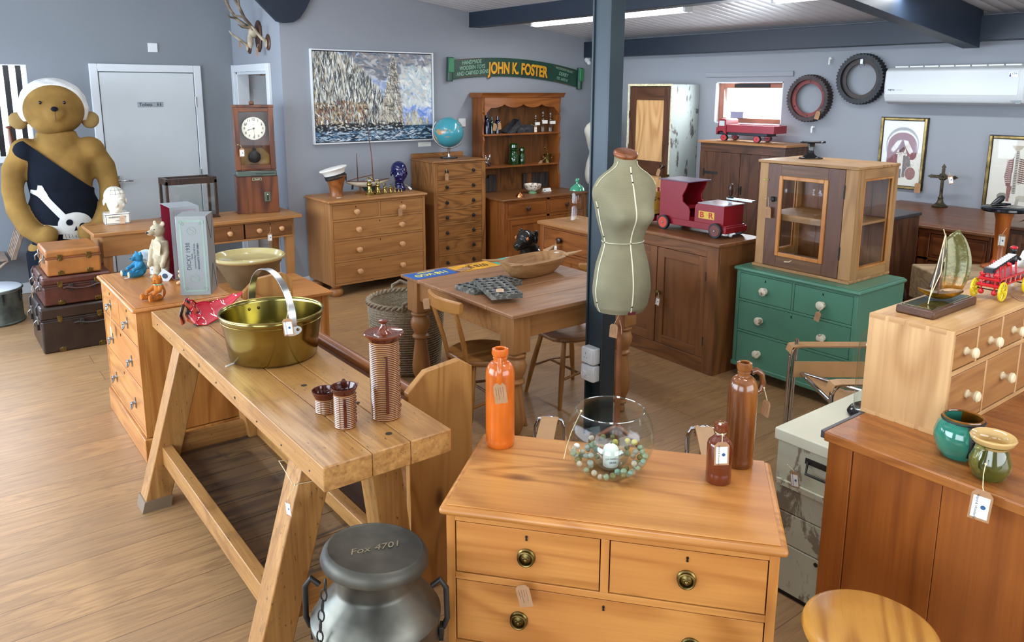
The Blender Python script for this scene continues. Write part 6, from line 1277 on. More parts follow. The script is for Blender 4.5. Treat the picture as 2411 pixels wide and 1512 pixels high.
# =============== DRESS FORMS ===============
FK = [(.798, .118, .098), (.823, .132, .110), (.898, .147, .120), (.96, .142, .118), (1.026, .132, .108), (1.08, .116, .096), (1.141, .102, .085), (1.20, .118, .095), (1.256, .134, .108), (1.317, .145, .110), (1.37, .149, .102), (1.41, .149, .088), (1.44, .138, .074), (1.465, .112, .064), (1.487, .078, .057), (1.507, .057, .053), (1.53, .053, .052), (1.552, .052, .051)]
def fprof(z):
    for i in range(len(FK)-1):
        if z <= FK[i+1][0] or i == len(FK)-2:
            u = min(1, max(0, (z-FK[i][0])/(FK[i+1][0]-FK[i][0])))
            p0 = FK[max(0, i-1)]; p1 = FK[i]; p2 = FK[i+1]; p3 = FK[min(len(FK)-1, i+2)]
            return tuple(.5*((2*p1[k])+(-p0[k]+p2[k])*u+(2*p0[k]-5*p1[k]+4*p2[k]-p3[k])*u*u+(-p0[k]+3*p1[k]-3*p2[k]+p3[k])*u**3) for k in (1, 2))
def fsurf(th, z, off=0.):
    a, b = fprof(z); g = lambda x, s: exp(-x*x/(2*s*s))
    r = 1.0; x, y = b*cos(th), a*sin(th)   # x = front
    for s in (-1, 1): k = .046*g(th-s*.50, .28)*g(z-1.272, .040); x += k*cos(th*.6); y += k*.5*sin(th)
    x += .014*g(abs(th)-pi, .9)*g(z-.93, .06)-.006*g(th, .5)*g(z-1.14, .05)
    for s in (-1, 1): k = .016*g(th-s*pi/2, .35)*g(z-1.375, .032); y += s*k
    n = sqrt(x*x+y*y); return (x*(1+off/n), y*(1+off/n), z)
M['linen'] = NT('green_grey_rib_cloth'); _t = M['linen']; _v = _t.obj(False); _s = _t.n('SeparateXYZ'); _t.l(_v, _s.inputs[0])
_w = _t.math('SINE', _t.math('MULTIPLY', _s.outputs[2], 2*pi/.0042)); _c = _t.ramp(_t.math('ADD', _t.math('MULTIPLY', _w, .12), _t.noise(_v, 7, 3)), [(.3, lin('#7b765e')), (.75, lin('#908a6f'))])
M['linen'] = _t.set(_c, .9, 0, .15, bump=_w, bs=.12, bd=.002)
M['tape'] = plain('cream_tape', '#dcd8bc', .7, var=.03)
def form(name, label, loc, rz, cloth, seams=True, scale=1.):
    t = thing(name, label, 'dress form', loc, rz); t.scale = (scale,)*3; n = 64
    zs = [.798+(1.552-.798)*i/90 for i in range(91)]
    MB().rings([[tuple(c*.3 if k < 2 else c for k, c in enumerate(fsurf(2*pi*j/n-pi, .800)))for j in range(n)]]+[[fsurf(2*pi*j/n-pi, z) for j in range(n)] for z in zs]).build('torso', cloth, t, smooth=60)
    cap = MB().at(T(.0, 0, 1.552) @ RY(radians(16))).lathe([(0, -.006), (.055, -.006), (.058, .001), (.058, .010), (.052, .018), (0, .020)], 36).build('neck_cap', wood('cap_wood', '#8a4f2c', '#6a381c', ax='X', rough=.3), t)
    if seams:
        m = MB()
        def line(th, z0, z1, k=40): return [fsurf(th if not callable(th) else th(z0+(z1-z0)*i/k), z0+(z1-z0)*i/k, .0012) for i in range(k+1)]
        for th, a, b in ((0, .80, 1.50), (-1.42, .80, 1.34), (1.42, .80, 1.34), (pi, .80, 1.50)): m.tube(line(th, a, b), .0034, 6, flat=.5)
        m.tube([fsurf(2*pi*i/60, 1.141, .0012) for i in range(60)], .0034, 6, closed=True, flat=.5)
        for s in (-1, 1): m.tube([fsurf(s*(1.15+.25*i/12), 1.525-.115*i/12, .0014) for i in range(13)], .0034, 6, flat=.5)
        m.build('seam_tape', 'tape', t)
        m = MB()
        for th, z in ((0, 1.47), (0, 1.43), (0, 1.141), (0, .84), (-1.42, 1.31), (-1.42, 1.17), (-1.42, 1.141), (-1.42, .85)): m.ell(fsurf(th, z, .002), .0042, 8, 6)
        m.build('pin', 'black', t)
        c = fsurf(.05, .805, .003); MB().box(c[0]-.002, c[0]+.003, c[1]-.02, c[1]+.02, .798, .812).build('maker_tab', plain('dark_red_label', '#5a1420', .6), t)
    MB().cyl((0, 0, .12), (0, 0, .80), .014, n=16).lathe([(.0, .70), (.022, .70), (.024, .78), (0, .80)], 18).build('pole', plain('copper_brown_pole', '#9a6242', .35, .3, var=.15), t)
    for k in range(3): a = k*2*pi/3+.5; MB().tube([(0, 0, .19), (.10*cos(a), .10*sin(a), .15), (.20*cos(a), .20*sin(a), .05), (.255*cos(a), .255*sin(a), .02)], [.014, .012, .011, .014], 10).build('tripod_leg', plain('copper_leg', '#8f5a3c', .35, .3), t)
    return t
form('dress_form', 'green grey tailor dress form with cream seam tapes in front of the steel post', (2.655, 2.585, 0), radians(-108), M['linen'])
form('dress_form', 'cream tailor dress form mostly hidden in the far corner behind the post', (6.10, 6.36, 0), radians(-120), plain('cream_calico', '#c3bfb0', .9, var=.04), seams=False, scale=1.02)
# =============== CHROME AND LEATHER CHAIRS ===============
lt = plain('tan_saddle_leather', '#b58a5c', .45, var=.05, scale=12)
def tubular(label, c, rz, sep=.53, L=.56, back=.73):
    t = thing('tubular_armchair', label, 'armchair', (*c, 0), rz, None)
    for s in (-1, 1):
        y = s*sep/2; r = .06; x0, x1, z0, z1 = -L/2, L/2, .012, .56; pts = []
        for cx_, cz_, a0 in ((x1-r, z1-r, 90), (x1-r, z0+r, 0), (x0+r, z0+r, -90), (x0+r, z1-r, -180)):
            for k in range(6): a = radians(a0-90*k/5); pts.append((cx_+r*cos(a), y, cz_+r*sin(a)))
        MB().tube(pts, .0115, 12, closed=True).build('side_frame', 'chrome', t)
        MB().box(x0+.03, x1-.03, y-.034, y+.034, .5665, .572).tube([(x0+.055, y-.03, .566), (x0+.012, y-.03, .56), (x0-.008, y-.03, .52)], .003, 6).rings([[(x0+.035, y-.034, .5665), (x0+.035, y+.034, .5665), (x0+.035, y+.034, .572), (x0+.035, y-.034, .572)], [(x0+.0, y-.034, .560), (x0+.0, y+.034, .560), (x0-.004, y+.034, .566), (x0-.004, y-.034, .566)], [(x0-.010, y-.034, .53), (x0-.010, y+.034, .53), (x0-.015, y+.034, .53), (x0-.015, y-.034, .53)]]).build('arm_strap', lt, t, bev=.0015)
    MB().tube([(x0+.09, -sep/2, .012), (x0+.09, sep/2, .012)], .0115, 12).tube([(x1-.05, -sep/2, .012), (x1-.05, sep/2, .012)], .0115, 12).tube([(x0+.06, -sep/2+.03, .42), (x1-.12, -sep/2+.03, .30)], .0115, 12).tube([(x0+.06, sep/2-.03, .42), (x1-.12, sep/2-.03, .30)], .0115, 12).tube([(x0+.055, -sep/2, .42), (x0+.055, sep/2, .42)], .011, 12).build('cross_tube', 'chrome', t)
    if back > .6:
        MB().tube([(x1-.12, -sep/2+.03, .30), (x1-.02, -sep/2+.03, back), (x1-.02, sep/2-.03, back), (x1-.12, sep/2-.03, .30)], .0115, 12).build('back_frame', 'chrome', t)
        MB().box(x1-.035, x1-.03, -sep/2+.03, sep/2-.03, back-.10, back).build('back_strap', lt, t, bev=.001)
    MB().rings([[(x0+.05, -sep/2+.06, .425), (x0+.05, sep/2-.06, .425), (x0+.05, sep/2-.06, .43), (x0+.05, -sep/2+.06, .43)], [(-.02, -sep/2+.06, .34), (-.02, sep/2-.06, .34), (-.02, sep/2-.06, .345), (-.02, -sep/2+.06, .345)], [(x1-.1, -sep/2+.06, .31), (x1-.1, sep/2-.06, .31), (x1-.1, sep/2-.06, .315), (x1-.1, -sep/2+.06, .315)]]).build('seat_sling', lt, t, bev=.001)
    return t
W2 = tubular('chrome tube armchair with tan leather straps in front of the green chest', (3.545, 1.775), atan2(-.609, .793), .53, .58)
MB().box(-.275, .24, .235, .24, .40, .485).build('side_strap', lt, W2, bev=.001)
MB().tube([(-.275, .255, .02), (-.265, .255, .60)], .010, 12).build('brace_tube', 'chrome', W2)
W1 = tubular('chrome tube armchair with tan leather arm straps just behind the front chest', (1.93, 1.83), atan2(-.70, -.715), .60, .50, .5)
for s in (-1, 1): y = s*.30; x0 = -.25; MB().tube([(x0-.005, y-.058, .40), (x0-.005, y-.058, .52), (x0-.005, y-.045, .552), (x0-.005, y, .562), (x0-.005, y+.045, .552), (x0-.005, y+.058, .52), (x0-.005, y+.058, .40)], .009, 10).build('chrome_hoop', 'chrome', W1)
# =============== TOY LORRIES ===============
redp = paint('worn_red_toy_paint', '#8c1420', '#6b2a1c', .6, 12., .35, lo=.64, hi=.68); redp2 = plain('red_toy_enamel', '#8f1826', .3, var=.06)
def wheel(m, x, y, z, r, w=.02): m.cyl((x, y-w/2, z), (x, y+w/2, z), r, n=28)
t = thing('toy_lorry', 'large red wooden toy lorry lettered BR on the brown cupboard', 'toy lorry', (4.272, 3.43, CUZ), WX)   # local +x = forward
MB().box(-.30, .30, -.105, .105, .040, .085).box(.27, .31, -.115, .115, .035, .075).build('chassis', redp, t, bev=.003)
side = [(-.275, .085), (-.275, .345), (-.03, .345), (-.045, .30), (-.075, .25), (-.07, .21), (-.02, .175), (-.005, .15), (-.005, .085)]
MB().prism(side, -.105, -.095, 'Y').prism(side, .095, .105, 'Y').box(-.275, -.265, -.095, .095, .085, .345).box(-.265, -.08, -.095, .095, .15, .17).build('cab', redp, t, bev=.001)
MB().box(-.285, -.005, -.115, .115, .345, .353).build('cab_roof', plain('purple_grey_roof', '#6d5a6e', .25), t, bev=.002)
hood = [(.04, .085), (.04, .185), (.048, .205), (.065, .214), (.28, .214), (.28, .085)]
MB().prism(hood, -.105, .105, 'Y').build('bonnet', redp, t, bev=.0015); MB().box(.065, .285, -.107, .107, .214, .221).build('bonnet_top', plain('grey_bonnet_top', '#a9aaae', .12), t, bev=.001)
pl = MB().box(.075, .205, -.1065, -.105, .115, .165).build('name_panel', paint('chipped_yellow', '#d9b43a', '#8b2a20', .8, 20., .5, lo=.62, hi=.66), t)
text('B  R', .052, plain('red_letter', '#b5281f', .5), pl, (.14, -.107, .139), FRONT, bold=.0016, ext=.0004, sx=1.25)
for x, y, c in ((-.215, -.125, 1), (.235, -.125, 0), (-.215, .125, 1), (.235, .125, 0)):
    w = MB().m(0).cyl((x, y-.011, .05), (x, y+.011, .05), .05, n=32).m(1).cyl((x, y-.013, .05), (x, y+.013, .05), .039, n=28).m(2).cyl((x, y-.018, .05), (x, y+.018, .05), .007, n=12).build('wheel', ['black', plain('orange_red_hub', '#c4432c', .35) if c else plain('brown_red_hub', '#6a3226', .35), 'steel'], t, bev=.002)
MB().cyl((-.115, -.085, .315), (-.115, -.07, .315), .018, n=18).build('cab_bell', 'brassdull', t)
t = thing('toy_trailer', 'yellow and red wooden toy wagon hitched behind the BR lorry', 'toy wagon', (4.235, 3.885, CUZ), WX)
MB().box(-.15, .12, -.09, .09, .035, .065).box(.12, .145, -.02, .02, .04, .07).build('trailer_bed', redp, t, bev=.002)
MB().m(0).box(-.145, .115, -.085, -.077, .085, .245).box(-.145, .115, .077, .085, .085, .245).box(-.145, -.137, -.077, .077, .085, .245).box(.107, .115, -.077, .077, .085, .245).m(1).box(-.146, .116, -.0862, -.085, .155, .172).m(2).box(-.14, .11, -.08, .08, .065, .085).build('planked_body', [paint('crazed_yellow', '#dcc04a', '#6b4a1c', .9, 14., .5, (1, 1, 3.), .56, .59), plain('pink_red_band', '#c2304a', .4), 'darkgap'], t)
for x in (-.12, .10): MB().box(x-.006, x+.006, -.006, .006, .245, .275).build('post_peg', redp, t)
for x, y in ((-.1, -.1), (.07, -.1), (-.1, .1), (.07, .1)): MB().cyl((x, y-.008, .03), (x, y+.008, .03), .03, n=20).build('wheel', redp2, t, bev=.002)
# red lorry on the dark cupboard
t = thing('toy_lorry', 'long red open toy lorry standing below the small window', 'toy lorry', (6.235, 4.53, DKZ), WX+radians(186))   # local +x = forward (+Y)
t.rotation_euler = (0, 0, radians(93)); t.scale = (1.2, 1.3, 1.05); t.location = (6.25, 4.48, DKZ)
MB().box(-.19, .245, -.06, .06, .055, .082).box(-.195, -.17, -.075, .075, .055, .06).box(.24, .262, -.07, .07, .056, .064).build('chassis', 'black', t, bev=.003)
MB().m(0).box(-.26, .155, .075, .083, .082, .148).box(-.26, .155, -.083, -.075, .082, .148).box(-.26, -.252, -.075, .075, .082, .148).box(.147, .155, -.075, .075, .082, .148).box(-.255, .15, -.078, .078, .082, .088).build('load_bed', redp2, t, bev=.0015)
MB().prism([(.16, .06), (.165, .10), (.168, .19), (.178, .198), (.225, .198), (.236, .19), (.245, .125), (.257, .118), (.258, .062), (.245, .06), (.235, .085), (.2, .09), (.18, .07)], -.078, .078, 'Y').build('cab', redp2, t, bev=.003)
for y in (-.0785, .0785): MB().box(.18, .228, y-.0006, y+.0006, .135, .18).build('cab_window', plain('pale_toy_window', '#b9c4c6', .15), t)
MB().box(.238, .247, -.06, .06, .135, .18).build('windscreen', plain('pale_toy_screen', '#b9c4c6', .15), t)
for x in (-.115, .18):
    for y in (-.07, .07): MB().m(1).cyl((x, y-.010, .030), (x, y+.010, .030), .030, n=24).m(0).cyl((x, y-.0115, .030), (x, y+.0115, .030), .025, n=24).m(1).cyl((x, y-.014, .03), (x, y+.014, .03), .004, n=8).build('wheel', [plain('red_wheel', '#b8252a', .3), 'black'], t, bev=.001)
    MB().cyl((x, -.06, .03), (x, .06, .03), .003, n=8).build('axle', 'steel', t)
one(MB().box(-.09, .06, -.035, .035, .0, .055).box(-.1, .07, -.04, .04, .055, .062), 'small_box', plain('grey_lilac_box', '#8b8da8', .4), 'small grey box behind the red lorry on the window sill', 'box', (6.56, 4.83, 1.5855), WX+.0)
# hammer-like crank and knife box seen behind the BR lorry
t = thing('hand_crank_drill', 'old iron tool with a dark wooden grip behind the BR lorry bonnet', 'tool', (4.43, 3.30, CUZ), 0)
MB().cyl((0, 0, 0), (0, 0, .006), .04, n=20).cyl((0, 0, .006), (0, 0, .235), .008, n=10).ell((0, 0, .24), (.022, .022, .012), 12, 8).build('iron_stem', 'iron', t)
MB().lathe([(0, .245), (.010, .246), (.016, .28), (.018, .31), (.012, .33), (0, .335)], 16).build('wooden_grip', 'knobdark', t); MB().box(-.02, .02, -.19, .02, .225, .237).build('steel_bar', 'steel', t, bev=.001)
# =============== SHOE LASTS ===============
def last_top(m, z, L=.15, W=.055):
    rs = []
    for i in range(15):
        u = i/14; x = -L*.42+L*u; w = W*.5*(.55+.45*sin(pi*min(1, u*1.25))) if u < .5 else W*.5*sqrt(max(.02, 1-((u-.5)/.5)**2.2)); rs.append([(x, -w, z), (x, w, z), (x, w*.9, z+.012), (x, -w*.9, z+.012)])
    m.rings(rs)
t = thing('cobblers_last', 'black iron cobbler last standing on the glazed cabinet', 'shoe last', (4.50, 2.765, 1.43), radians(-40))
m = MB(); last_top(m, .098, .155, .06); m.build('sole_plate', 'blackgloss', t, bev=.003)
MB().rings([[(x*s, y*s, z) for x, y in ((-.03, -.022), (.03, -.022), (.03, .022), (-.03, .022))] for s, z in ((1.6, 0), (1.45, .008), (.7, .03), (.5, .06), (.7, .098))]).ell((-.045, 0, .005), (.03, .028, .006), 14, 6).ell((.05, .02, .005), (.03, .024, .006), 14, 6).ell((.045, -.025, .005), (.03, .02, .006), 14, 6).build('iron_foot', 'blackgloss', t, bev=.004)
# =============== TOOTHED WHEELS ===============
def cog(label, y, z, R, ri, fm, om, depth=.085):
    t = thing('toothed_wheel', label, 'wheel', (6.5, y, z), WX); n = 46; rs = []
    for yy in (-depth, -.002):
        rs.append([((R+(.0 if k % 2 else .014))*cos(2*pi*k/(2*n)), yy, (R+(.0 if k % 2 else .014))*sin(2*pi*k/(2*n))) for k in range(2*n)])
    rin = [[((R-.03)*cos(2*pi*k/(2*n)), yy, (R-.03)*sin(2*pi*k/(2*n))) for k in range(2*n)] for yy in (-.002, -depth)]
    MB().rings(rs+rin, closed=True).build('toothed_tyre', om, t, smooth=25)
    MB().rings([[((r)*cos(2*pi*k/64), yy, (r)*sin(2*pi*k/64)) for k in range(64)] for r, yy in ((R-.029, -.058), (ri, -.058), (ri, -.045), (R-.029, -.045))], closed=True).build('rim_flange', fm, t, smooth=30)
    for k in range(6): a = 2*pi*k/6+.5; r = (R-.03+ri)/2; MB().cyl((r*cos(a), -.060, r*sin(a)), (r*cos(a), -.057, r*sin(a)), .0075, n=10).build('bolt_hole', 'black', t)
    return t
cog('red painted toothed iron wheel hanging on the right wall next to the small window', 4.02, 1.785, .197, .132, plain('rusty_red_paint', '#7e3430', .55, var=.2, scale=12), plain('rusty_dark_iron', '#3e3232', .6, var=.3, scale=20))
c = cog('dark iron toothed wheel hanging on the right wall next to the air conditioner', 3.545, 1.952, .20, .134, plain('brown_iron', '#3c332f', .5, .2, var=.2, scale=12), plain('black_iron_tyre', '#24262a', .5, .2, var=.2, scale=20))
MB().box(-.012, .012, -.07, -.03, .125, .165).tube([(0, -.05, .15), (.02, -.055, .11)], .004, 6).build('hanging_hook', 'steel', c)
# =============== AIR CONDITIONER ===============
t = thing('air_conditioner', 'white wall mounted air conditioner unit high on the right wall', 'air conditioner', (6.5, 2.748, 1.75), WX); w = .51
pr = [(0, 0), (-.13, 0), (-.19, .02), (-.212, .065), (-.216, .16), (-.208, .262), (-.17, .285), (-.05, .30), (0, .30)]
MB().prism([(y, z) for y, z in pr], -w, w, 'X').build('casing', plain('ac_casing', '#c3c8ca', .35, var=.01), t, bev=.012, seg=3)
MB().prism([(-.215, .075), (-.2185, .16), (-.211, .258), (-.205, .258), (-.205, .075)], -w+.012, w-.045, 'X').build('front_panel', plain('glossy_white_panel', '#c4c9cc', .3, var=.005), t, bev=.002)
MB().prism([(-.204, .07), (-.186, .018), (-.18, .02), (-.198, .07)], -w+.05, w-.11, 'X').build('louvre_flap', 'plastgrey', t); MB().box(-w+.03, w-.05, -.2075, -.20, .0695, .0715).build('panel_seam', 'ink', t)
for k in range(8): MB().box(-w+.05+k*.115, -w+.155+k*.115, -.16, -.06, .2875, .2985).build('top_grille', 'plast', t, bev=.002)
text('FUJITSU', .016, 'ink', t, (-w+.065, -.2185, .112), FRONT, ext=.0002, bold=.0003); MB().box(-w+.105, -w+.155, -.2190, -.2180, .110, .113).build('model_strip', 'plastgrey', t)
MB().box(w-.115, w-.055, -.2165, -.2145, .205, .24).build('blue_sticker', 'paper', t); text('CPA', .018, 'inkblue', t, (w-.078, -.2175, .228), FRONT, ext=.0002); MB().prism([(w-.112, .207), (w-.098, .207), (w-.102, .222), (w-.104, .236), (w-.108, .222)], -.2178, -.216, 'Y').build('sticker_flask', 'inkblue', t)
MB().box(w-.09, w-.02, -.208, -.2, .038, .041).box(w-.08, w-.02, -.206, -.2, .030, .032).box(w-.055, w-.02, -.204, -.19, .018, .026).build('indicator_marks', 'plastgrey', t)
# =============== PAINTED SURFACES (vertex colour rasters) ===============
import numpy as np
def raster(name, img, w, h, parent, loc, rough=.5, bump=0):
    H_, W_ = img.shape[:2]; vs = [(w*(i/W_-.5), 0, h*(.5-j/H_)) for j in range(H_+1) for i in range(W_+1)]
    fs = [(j*(W_+1)+i, (j+1)*(W_+1)+i, (j+1)*(W_+1)+i+1, j*(W_+1)+i+1) for j in range(H_) for i in range(W_)]
    me = bpy.data.meshes.new(name); me.from_pydata(vs, [], fs); ca = me.color_attributes.new('paint', 'FLOAT_COLOR', 'CORNER')
    lin_ = np.where(img <= .04045, img/12.92, ((np.clip(img, 0, 1)+.055)/1.055)**2.4); a = np.ones((H_*W_, 4, 4)); a[:, :, :3] = lin_.reshape(-1, 1, 3); ca.data.foreach_set('color', a.reshape(-1).astype(np.float32))
    t = NT(name+'_paint'); at = t.n('Attribute', attribute_name='paint'); nz = t.noise(t.obj(False), 90, 3)
    t.set(at.outputs['Color'], rough, bump=nz if bump else None, bs=bump, bd=.004); me.materials.append(t.m)
    o = bpy.data.objects.new(name, me); COL.objects.link(o); o.parent = parent; o.location = loc; return o
class Pic:
    def __init__(s, W_, H_, bg): s.W, s.H = W_, H_; s.a = np.zeros((H_, W_, 3)); s.a[:] = bg; s.Y, s.X = np.mgrid[0:H_, 0:W_]; s.r = random.Random(2)
    def dab(s, x, y, ln, wd, ang, col, al=.9):
        x0, x1 = int(max(0, x-ln-2)), int(min(s.W, x+ln+3)); y0, y1 = int(max(0, y-ln-2)), int(min(s.H, y+ln+3))
        if x1 <= x0 or y1 <= y0: return
        X, Y = s.X[y0:y1, x0:x1]-x, s.Y[y0:y1, x0:x1]-y; u = X*cos(ang)+Y*sin(ang); v = -X*sin(ang)+Y*cos(ang)
        m = np.clip(1.6-((u/ln)**2+(v/wd)**2)*1.2, 0, 1)[..., None]*al; s.a[y0:y1, x0:x1] = s.a[y0:y1, x0:x1]*(1-m)+np.array(col)*m
    def dabs(s, n, fx, cols, ln, wd, ang, al=.85):
        for _ in range(n):
            p = fx(s.r)
            if p is None: continue
            c = s.r.choice(cols); k = s.r.uniform(-.05, .05); s.dab(p[0], p[1], s.r.uniform(*ln), s.r.uniform(*wd), s.r.gauss(*ang), [min(1, max(0, q+k)) for q in c], al)
    def poly(s, pts, col, al=1.):
        ins = np.zeros((s.H, s.W), bool); n = len(pts); j = n-1
        for i in range(n):
            xi, yi = pts[i]; xj, yj = pts[j]
            with np.errstate(divide='ignore', invalid='ignore'): c = ((yi > s.Y) != (yj > s.Y)) & (s.X < (xj-xi)*(s.Y-yi)/((yj-yi) or 1e-9)+xi)
            ins ^= c; j = i
        s.a[ins] = s.a[ins]*(1-al)+np.array(col)*al; return ins
def rgb(h): return [int(h[i:i+2], 16)/255 for i in (0, 2, 4)]
# seascape
Wp, Hp = 330, 218; P_ = Pic(Wp, Hp, rgb('8f9db5')); R1 = random.Random
sky = lambda r: (r.uniform(0, Wp), r.uniform(0, Hp*.80))
P_.dabs(900, sky, [rgb(x) for x in ('d3dbe6', 'a9bad6', '7f97cc', 'c4ccd8', 'e6eaee', '94a6c6')], (7, 22), (3, 8), (.2, .9))
P_.dabs(500, lambda r: (r.uniform(Wp*.25, Wp), r.uniform(0, Hp*.28)), [rgb(x) for x in ('6d7886', '84858c', 'a3a09c', '59697c', 'c2c3c2', '8f86' '82')], (6, 16), (2, 5), (.3, .7))
P_.dabs(160, lambda r: (r.uniform(Wp*.66, Wp), r.uniform(Hp*.5, Hp*.8)), [rgb(x) for x in ('6e8fd8', '8aa4dd', 'b5c3e2')], (6, 14), (2, 5), (.5, .8))
P_.dabs(300, lambda r: (r.uniform(Wp*.72, Wp), r.uniform(Hp*.15, Hp*.6)), [rgb(x) for x in ('d4d8d4', 'e4e6e2', 'a9bfc9', 'c9c9c4')], (5, 14), (2, 5), (.9, .8))
cliff_top = lambda x: (-.02 if x < .20 else -.02+(x-.20)/.36*.55) if x < .20 or True else 0
def ct(x): return -.02 if x < .17 else (.0+(x-.17)*.55 if x < .3 else .07+(x-.3)*1.55)
def cl(r):
    x = r.random()*.56; t0 = ct(x); y = r.uniform(t0, .84)
    return None if y < t0 else (x*Wp, y*Hp)
P_.poly([(0, 0)]+[(x*Wp/100, ct(x/100)*Hp) for x in range(0, 56, 2)]+[(.56*Wp, .84*Hp), (0, .86*Hp)], rgb('a8a999'))
P_.dabs(2600, cl, [rgb(x) for x in ('cdd0c6', 'e3e4dc', 'bcbfb6', '9c9f98', 'd9d6c6', 'b9ab8c', '8a8f90', '5c6266', 'f2f4ef', 'dfe1da')], (5, 15), (1.0, 2.4), (pi/2, .18))
P_.dabs(420, cl, [rgb(x) for x in ('20242b', '33373b', '54483a', '2b3848')], (4, 14), (.6, 1.3), (pi/2, .25))
P_.dabs(300, lambda r: (r.uniform(0, Wp*.42), r.uniform(Hp*.55, Hp*.84)), [rgb(x) for x in ('8a6f55', 'a07a50', '3a3330', 'c9b38c', '6e3f30')], (2, 7), (1, 2), (1.2, .6))
def stk(r):
    y = r.uniform(.05, .85); u = (y-.05)/.8; L_ = .652-.125*u**.9; R_2 = .662+.08*u**.8; return (r.uniform(L_, R_2)*Wp, y*Hp)
P_.poly([(.655*Wp, .04*Hp), (.665*Wp, .16*Hp), (.70*Wp, .32*Hp), (.725*Wp, .55*Hp), (.745*Wp, .85*Hp), (.53*Wp, .86*Hp), (.52*Wp, .72*Hp), (.58*Wp, .48*Hp), (.62*Wp, .30*Hp), (.645*Wp, .15*Hp)], rgb('b9b9ac'))
P_.dabs(1300, stk, [rgb(x) for x in ('d3d4ca', 'a5a396', 'c7b79a', 'e6e6df', '8d8c86', 'b29c84')], (3, 9), (1, 2.2), (1.4, .3)); P_.dabs(110, stk, [rgb(x) for x in ('33373c', '4a4c4e', '5a5048')], (3, 9), (.6, 1.1), (1.5, .5)); P_.dabs(60, stk, [rgb('3a3d40'), rgb('5b564f')], (5, 10), (.6, 1.), (.15, .15))
for x, wv, y0 in ((.78, .022, .70), (.84, .03, .66), (.895, .02, .74), (.955, .014, .76)): P_.poly([((x-wv)*Wp, .85*Hp), ((x-wv*.9)*Wp, y0*Hp), ((x+wv*.7)*Wp, (y0+.01)*Hp), ((x+wv)*Wp, .85*Hp)], rgb('b9bcb2')); P_.dabs(40, lambda r, x=x, wv=wv, y0=y0: ((x+r.uniform(-wv, wv))*Wp, r.uniform(y0, .85)*Hp), [rgb('d9dacf'), rgb('85878a'), rgb('c7b288')], (3, 7), (1, 1.6), (1.5, .2))
P_.poly([(0, .85*Hp), (Wp, .83*Hp), (Wp, Hp), (0, Hp)], rgb('2f4458'))
P_.dabs(1500, lambda r: (r.uniform(0, Wp), r.uniform(.845*Hp, Hp)), [rgb(x) for x in ('1c2a3a', '2f4d6b', '46708f', '12181f', '5d86a4', '1d3146')], (4, 12), (1, 2), (.0, .25)); P_.dabs(330, lambda r: (r.uniform(0, Wp), r.uniform(.85*Hp, Hp)), [rgb('c9d6dd'), rgb('e8eef0'), rgb('8faabb')], (3, 9), (.6, 1.2), (.0, .3))
P_.dabs(200, lambda r: (r.uniform(0, Wp*.73), r.uniform(.80*Hp, .88*Hp)), [rgb('111418'), rgb('1e242b')], (3, 9), (1, 2), (.1, .4)); P_.dabs(60, lambda r: (r.uniform(Wp*.02, Wp*.7), r.uniform(.83*Hp, .87*Hp)), [rgb('dfe3e0')], (2, 5), (.8, 1.2), (.1, .3))
t = thing('seascape_painting', 'large seascape painting of chalk cliffs and a rock stack in a slim white frame', 'painting', (3.6035, 6.9, 1.778), 0); w, h = 1.303, .868
MB().box(-w/2, -w/2+.012, -.042, -.002, -h/2, h/2).box(w/2-.012, w/2, -.042, -.002, -h/2, h/2).box(-w/2+.012, w/2-.012, -.042, -.002, -h/2, -h/2+.012).box(-w/2+.012, w/2-.012, -.042, -.002, h/2-.012, h/2).build('frame', 'white', t, bev=.0015)
MB().box(-w/2+.012, w/2-.012, -.012, -.002, -h/2+.012, h/2-.012).build('backing', 'black', t); raster('canvas', P_.a, w-.040, h-.040, t, (0, -.030, 0), .35, .4); MB().box(-w/2+.021, w/2-.021, -.029, -.012, -h/2+.021, h/2-.021).build('stretcher', 'paper', t)
t = thing('caption_card', 'small white printed caption card under the right end of the painting', 'card', (4.16, 6.9, 1.30), 0); MB().box(-.075, .075, -.004, 0, -.022, .022).build('card', 'paper', t); m = MB()
for k in range(3): m.box(-.06, .055-.02*k, -.0046, -.004, .010-.009*k, .0112-.009*k)
m.build('printed_line', 'plastgrey', t)
# anatomical prints
def frame_pic(label, y, z, w, h, img):
    t = thing('framed_print', label, 'picture', (6.5, y, z), WX); gold = plain('gold_leaf', '#8d7748', .36, .85, var=.3, scale=14); dkf = plain('dark_frame_edge', '#241812', .4)
    for (a, b, c, d_) in ((-w/2, -w/2+.03, -h/2, h/2), (w/2-.03, w/2, -h/2, h/2), (-w/2+.03, w/2-.03, -h/2, -h/2+.03), (-w/2+.03, w/2-.03, h/2-.03, h/2)):
        MB().m(1).box(a, b, -.018, 0, c, d_).build('frame_edge', [gold, dkf], t)
        k = .004; MB().box(a+k if b-a < .1 else a-.0, b-k if b-a < .1 else b, -.030, -.018, c+k if d_-c < .1 else c+k, d_-k).build('gilt_moulding', gold, t, bev=.005)
    raster('print', img, w-.058, h-.058, t, (0, -.016, 0), .5); MB().box(-w/2+.03, w/2-.03, -.022, -.021, -h/2+.03, h/2-.03).build('glazing', glass('picture_glass', base=.008), t); return t
def ell_poly(cx, cy, rx, ry, n=30, a0=0., a1=2*pi): return [(cx+rx*cos(a0+(a1-a0)*k/n), cy+ry*sin(a0+(a1-a0)*k/n)) for k in range(n+1)]
A = Pic(110, 172, rgb('d8d6cb')); cr, mr, gy, wt, dk_ = rgb('7d4648'), rgb('5a3236'), rgb('8b8b86'), rgb('d6d4ca'), rgb('3d3536')
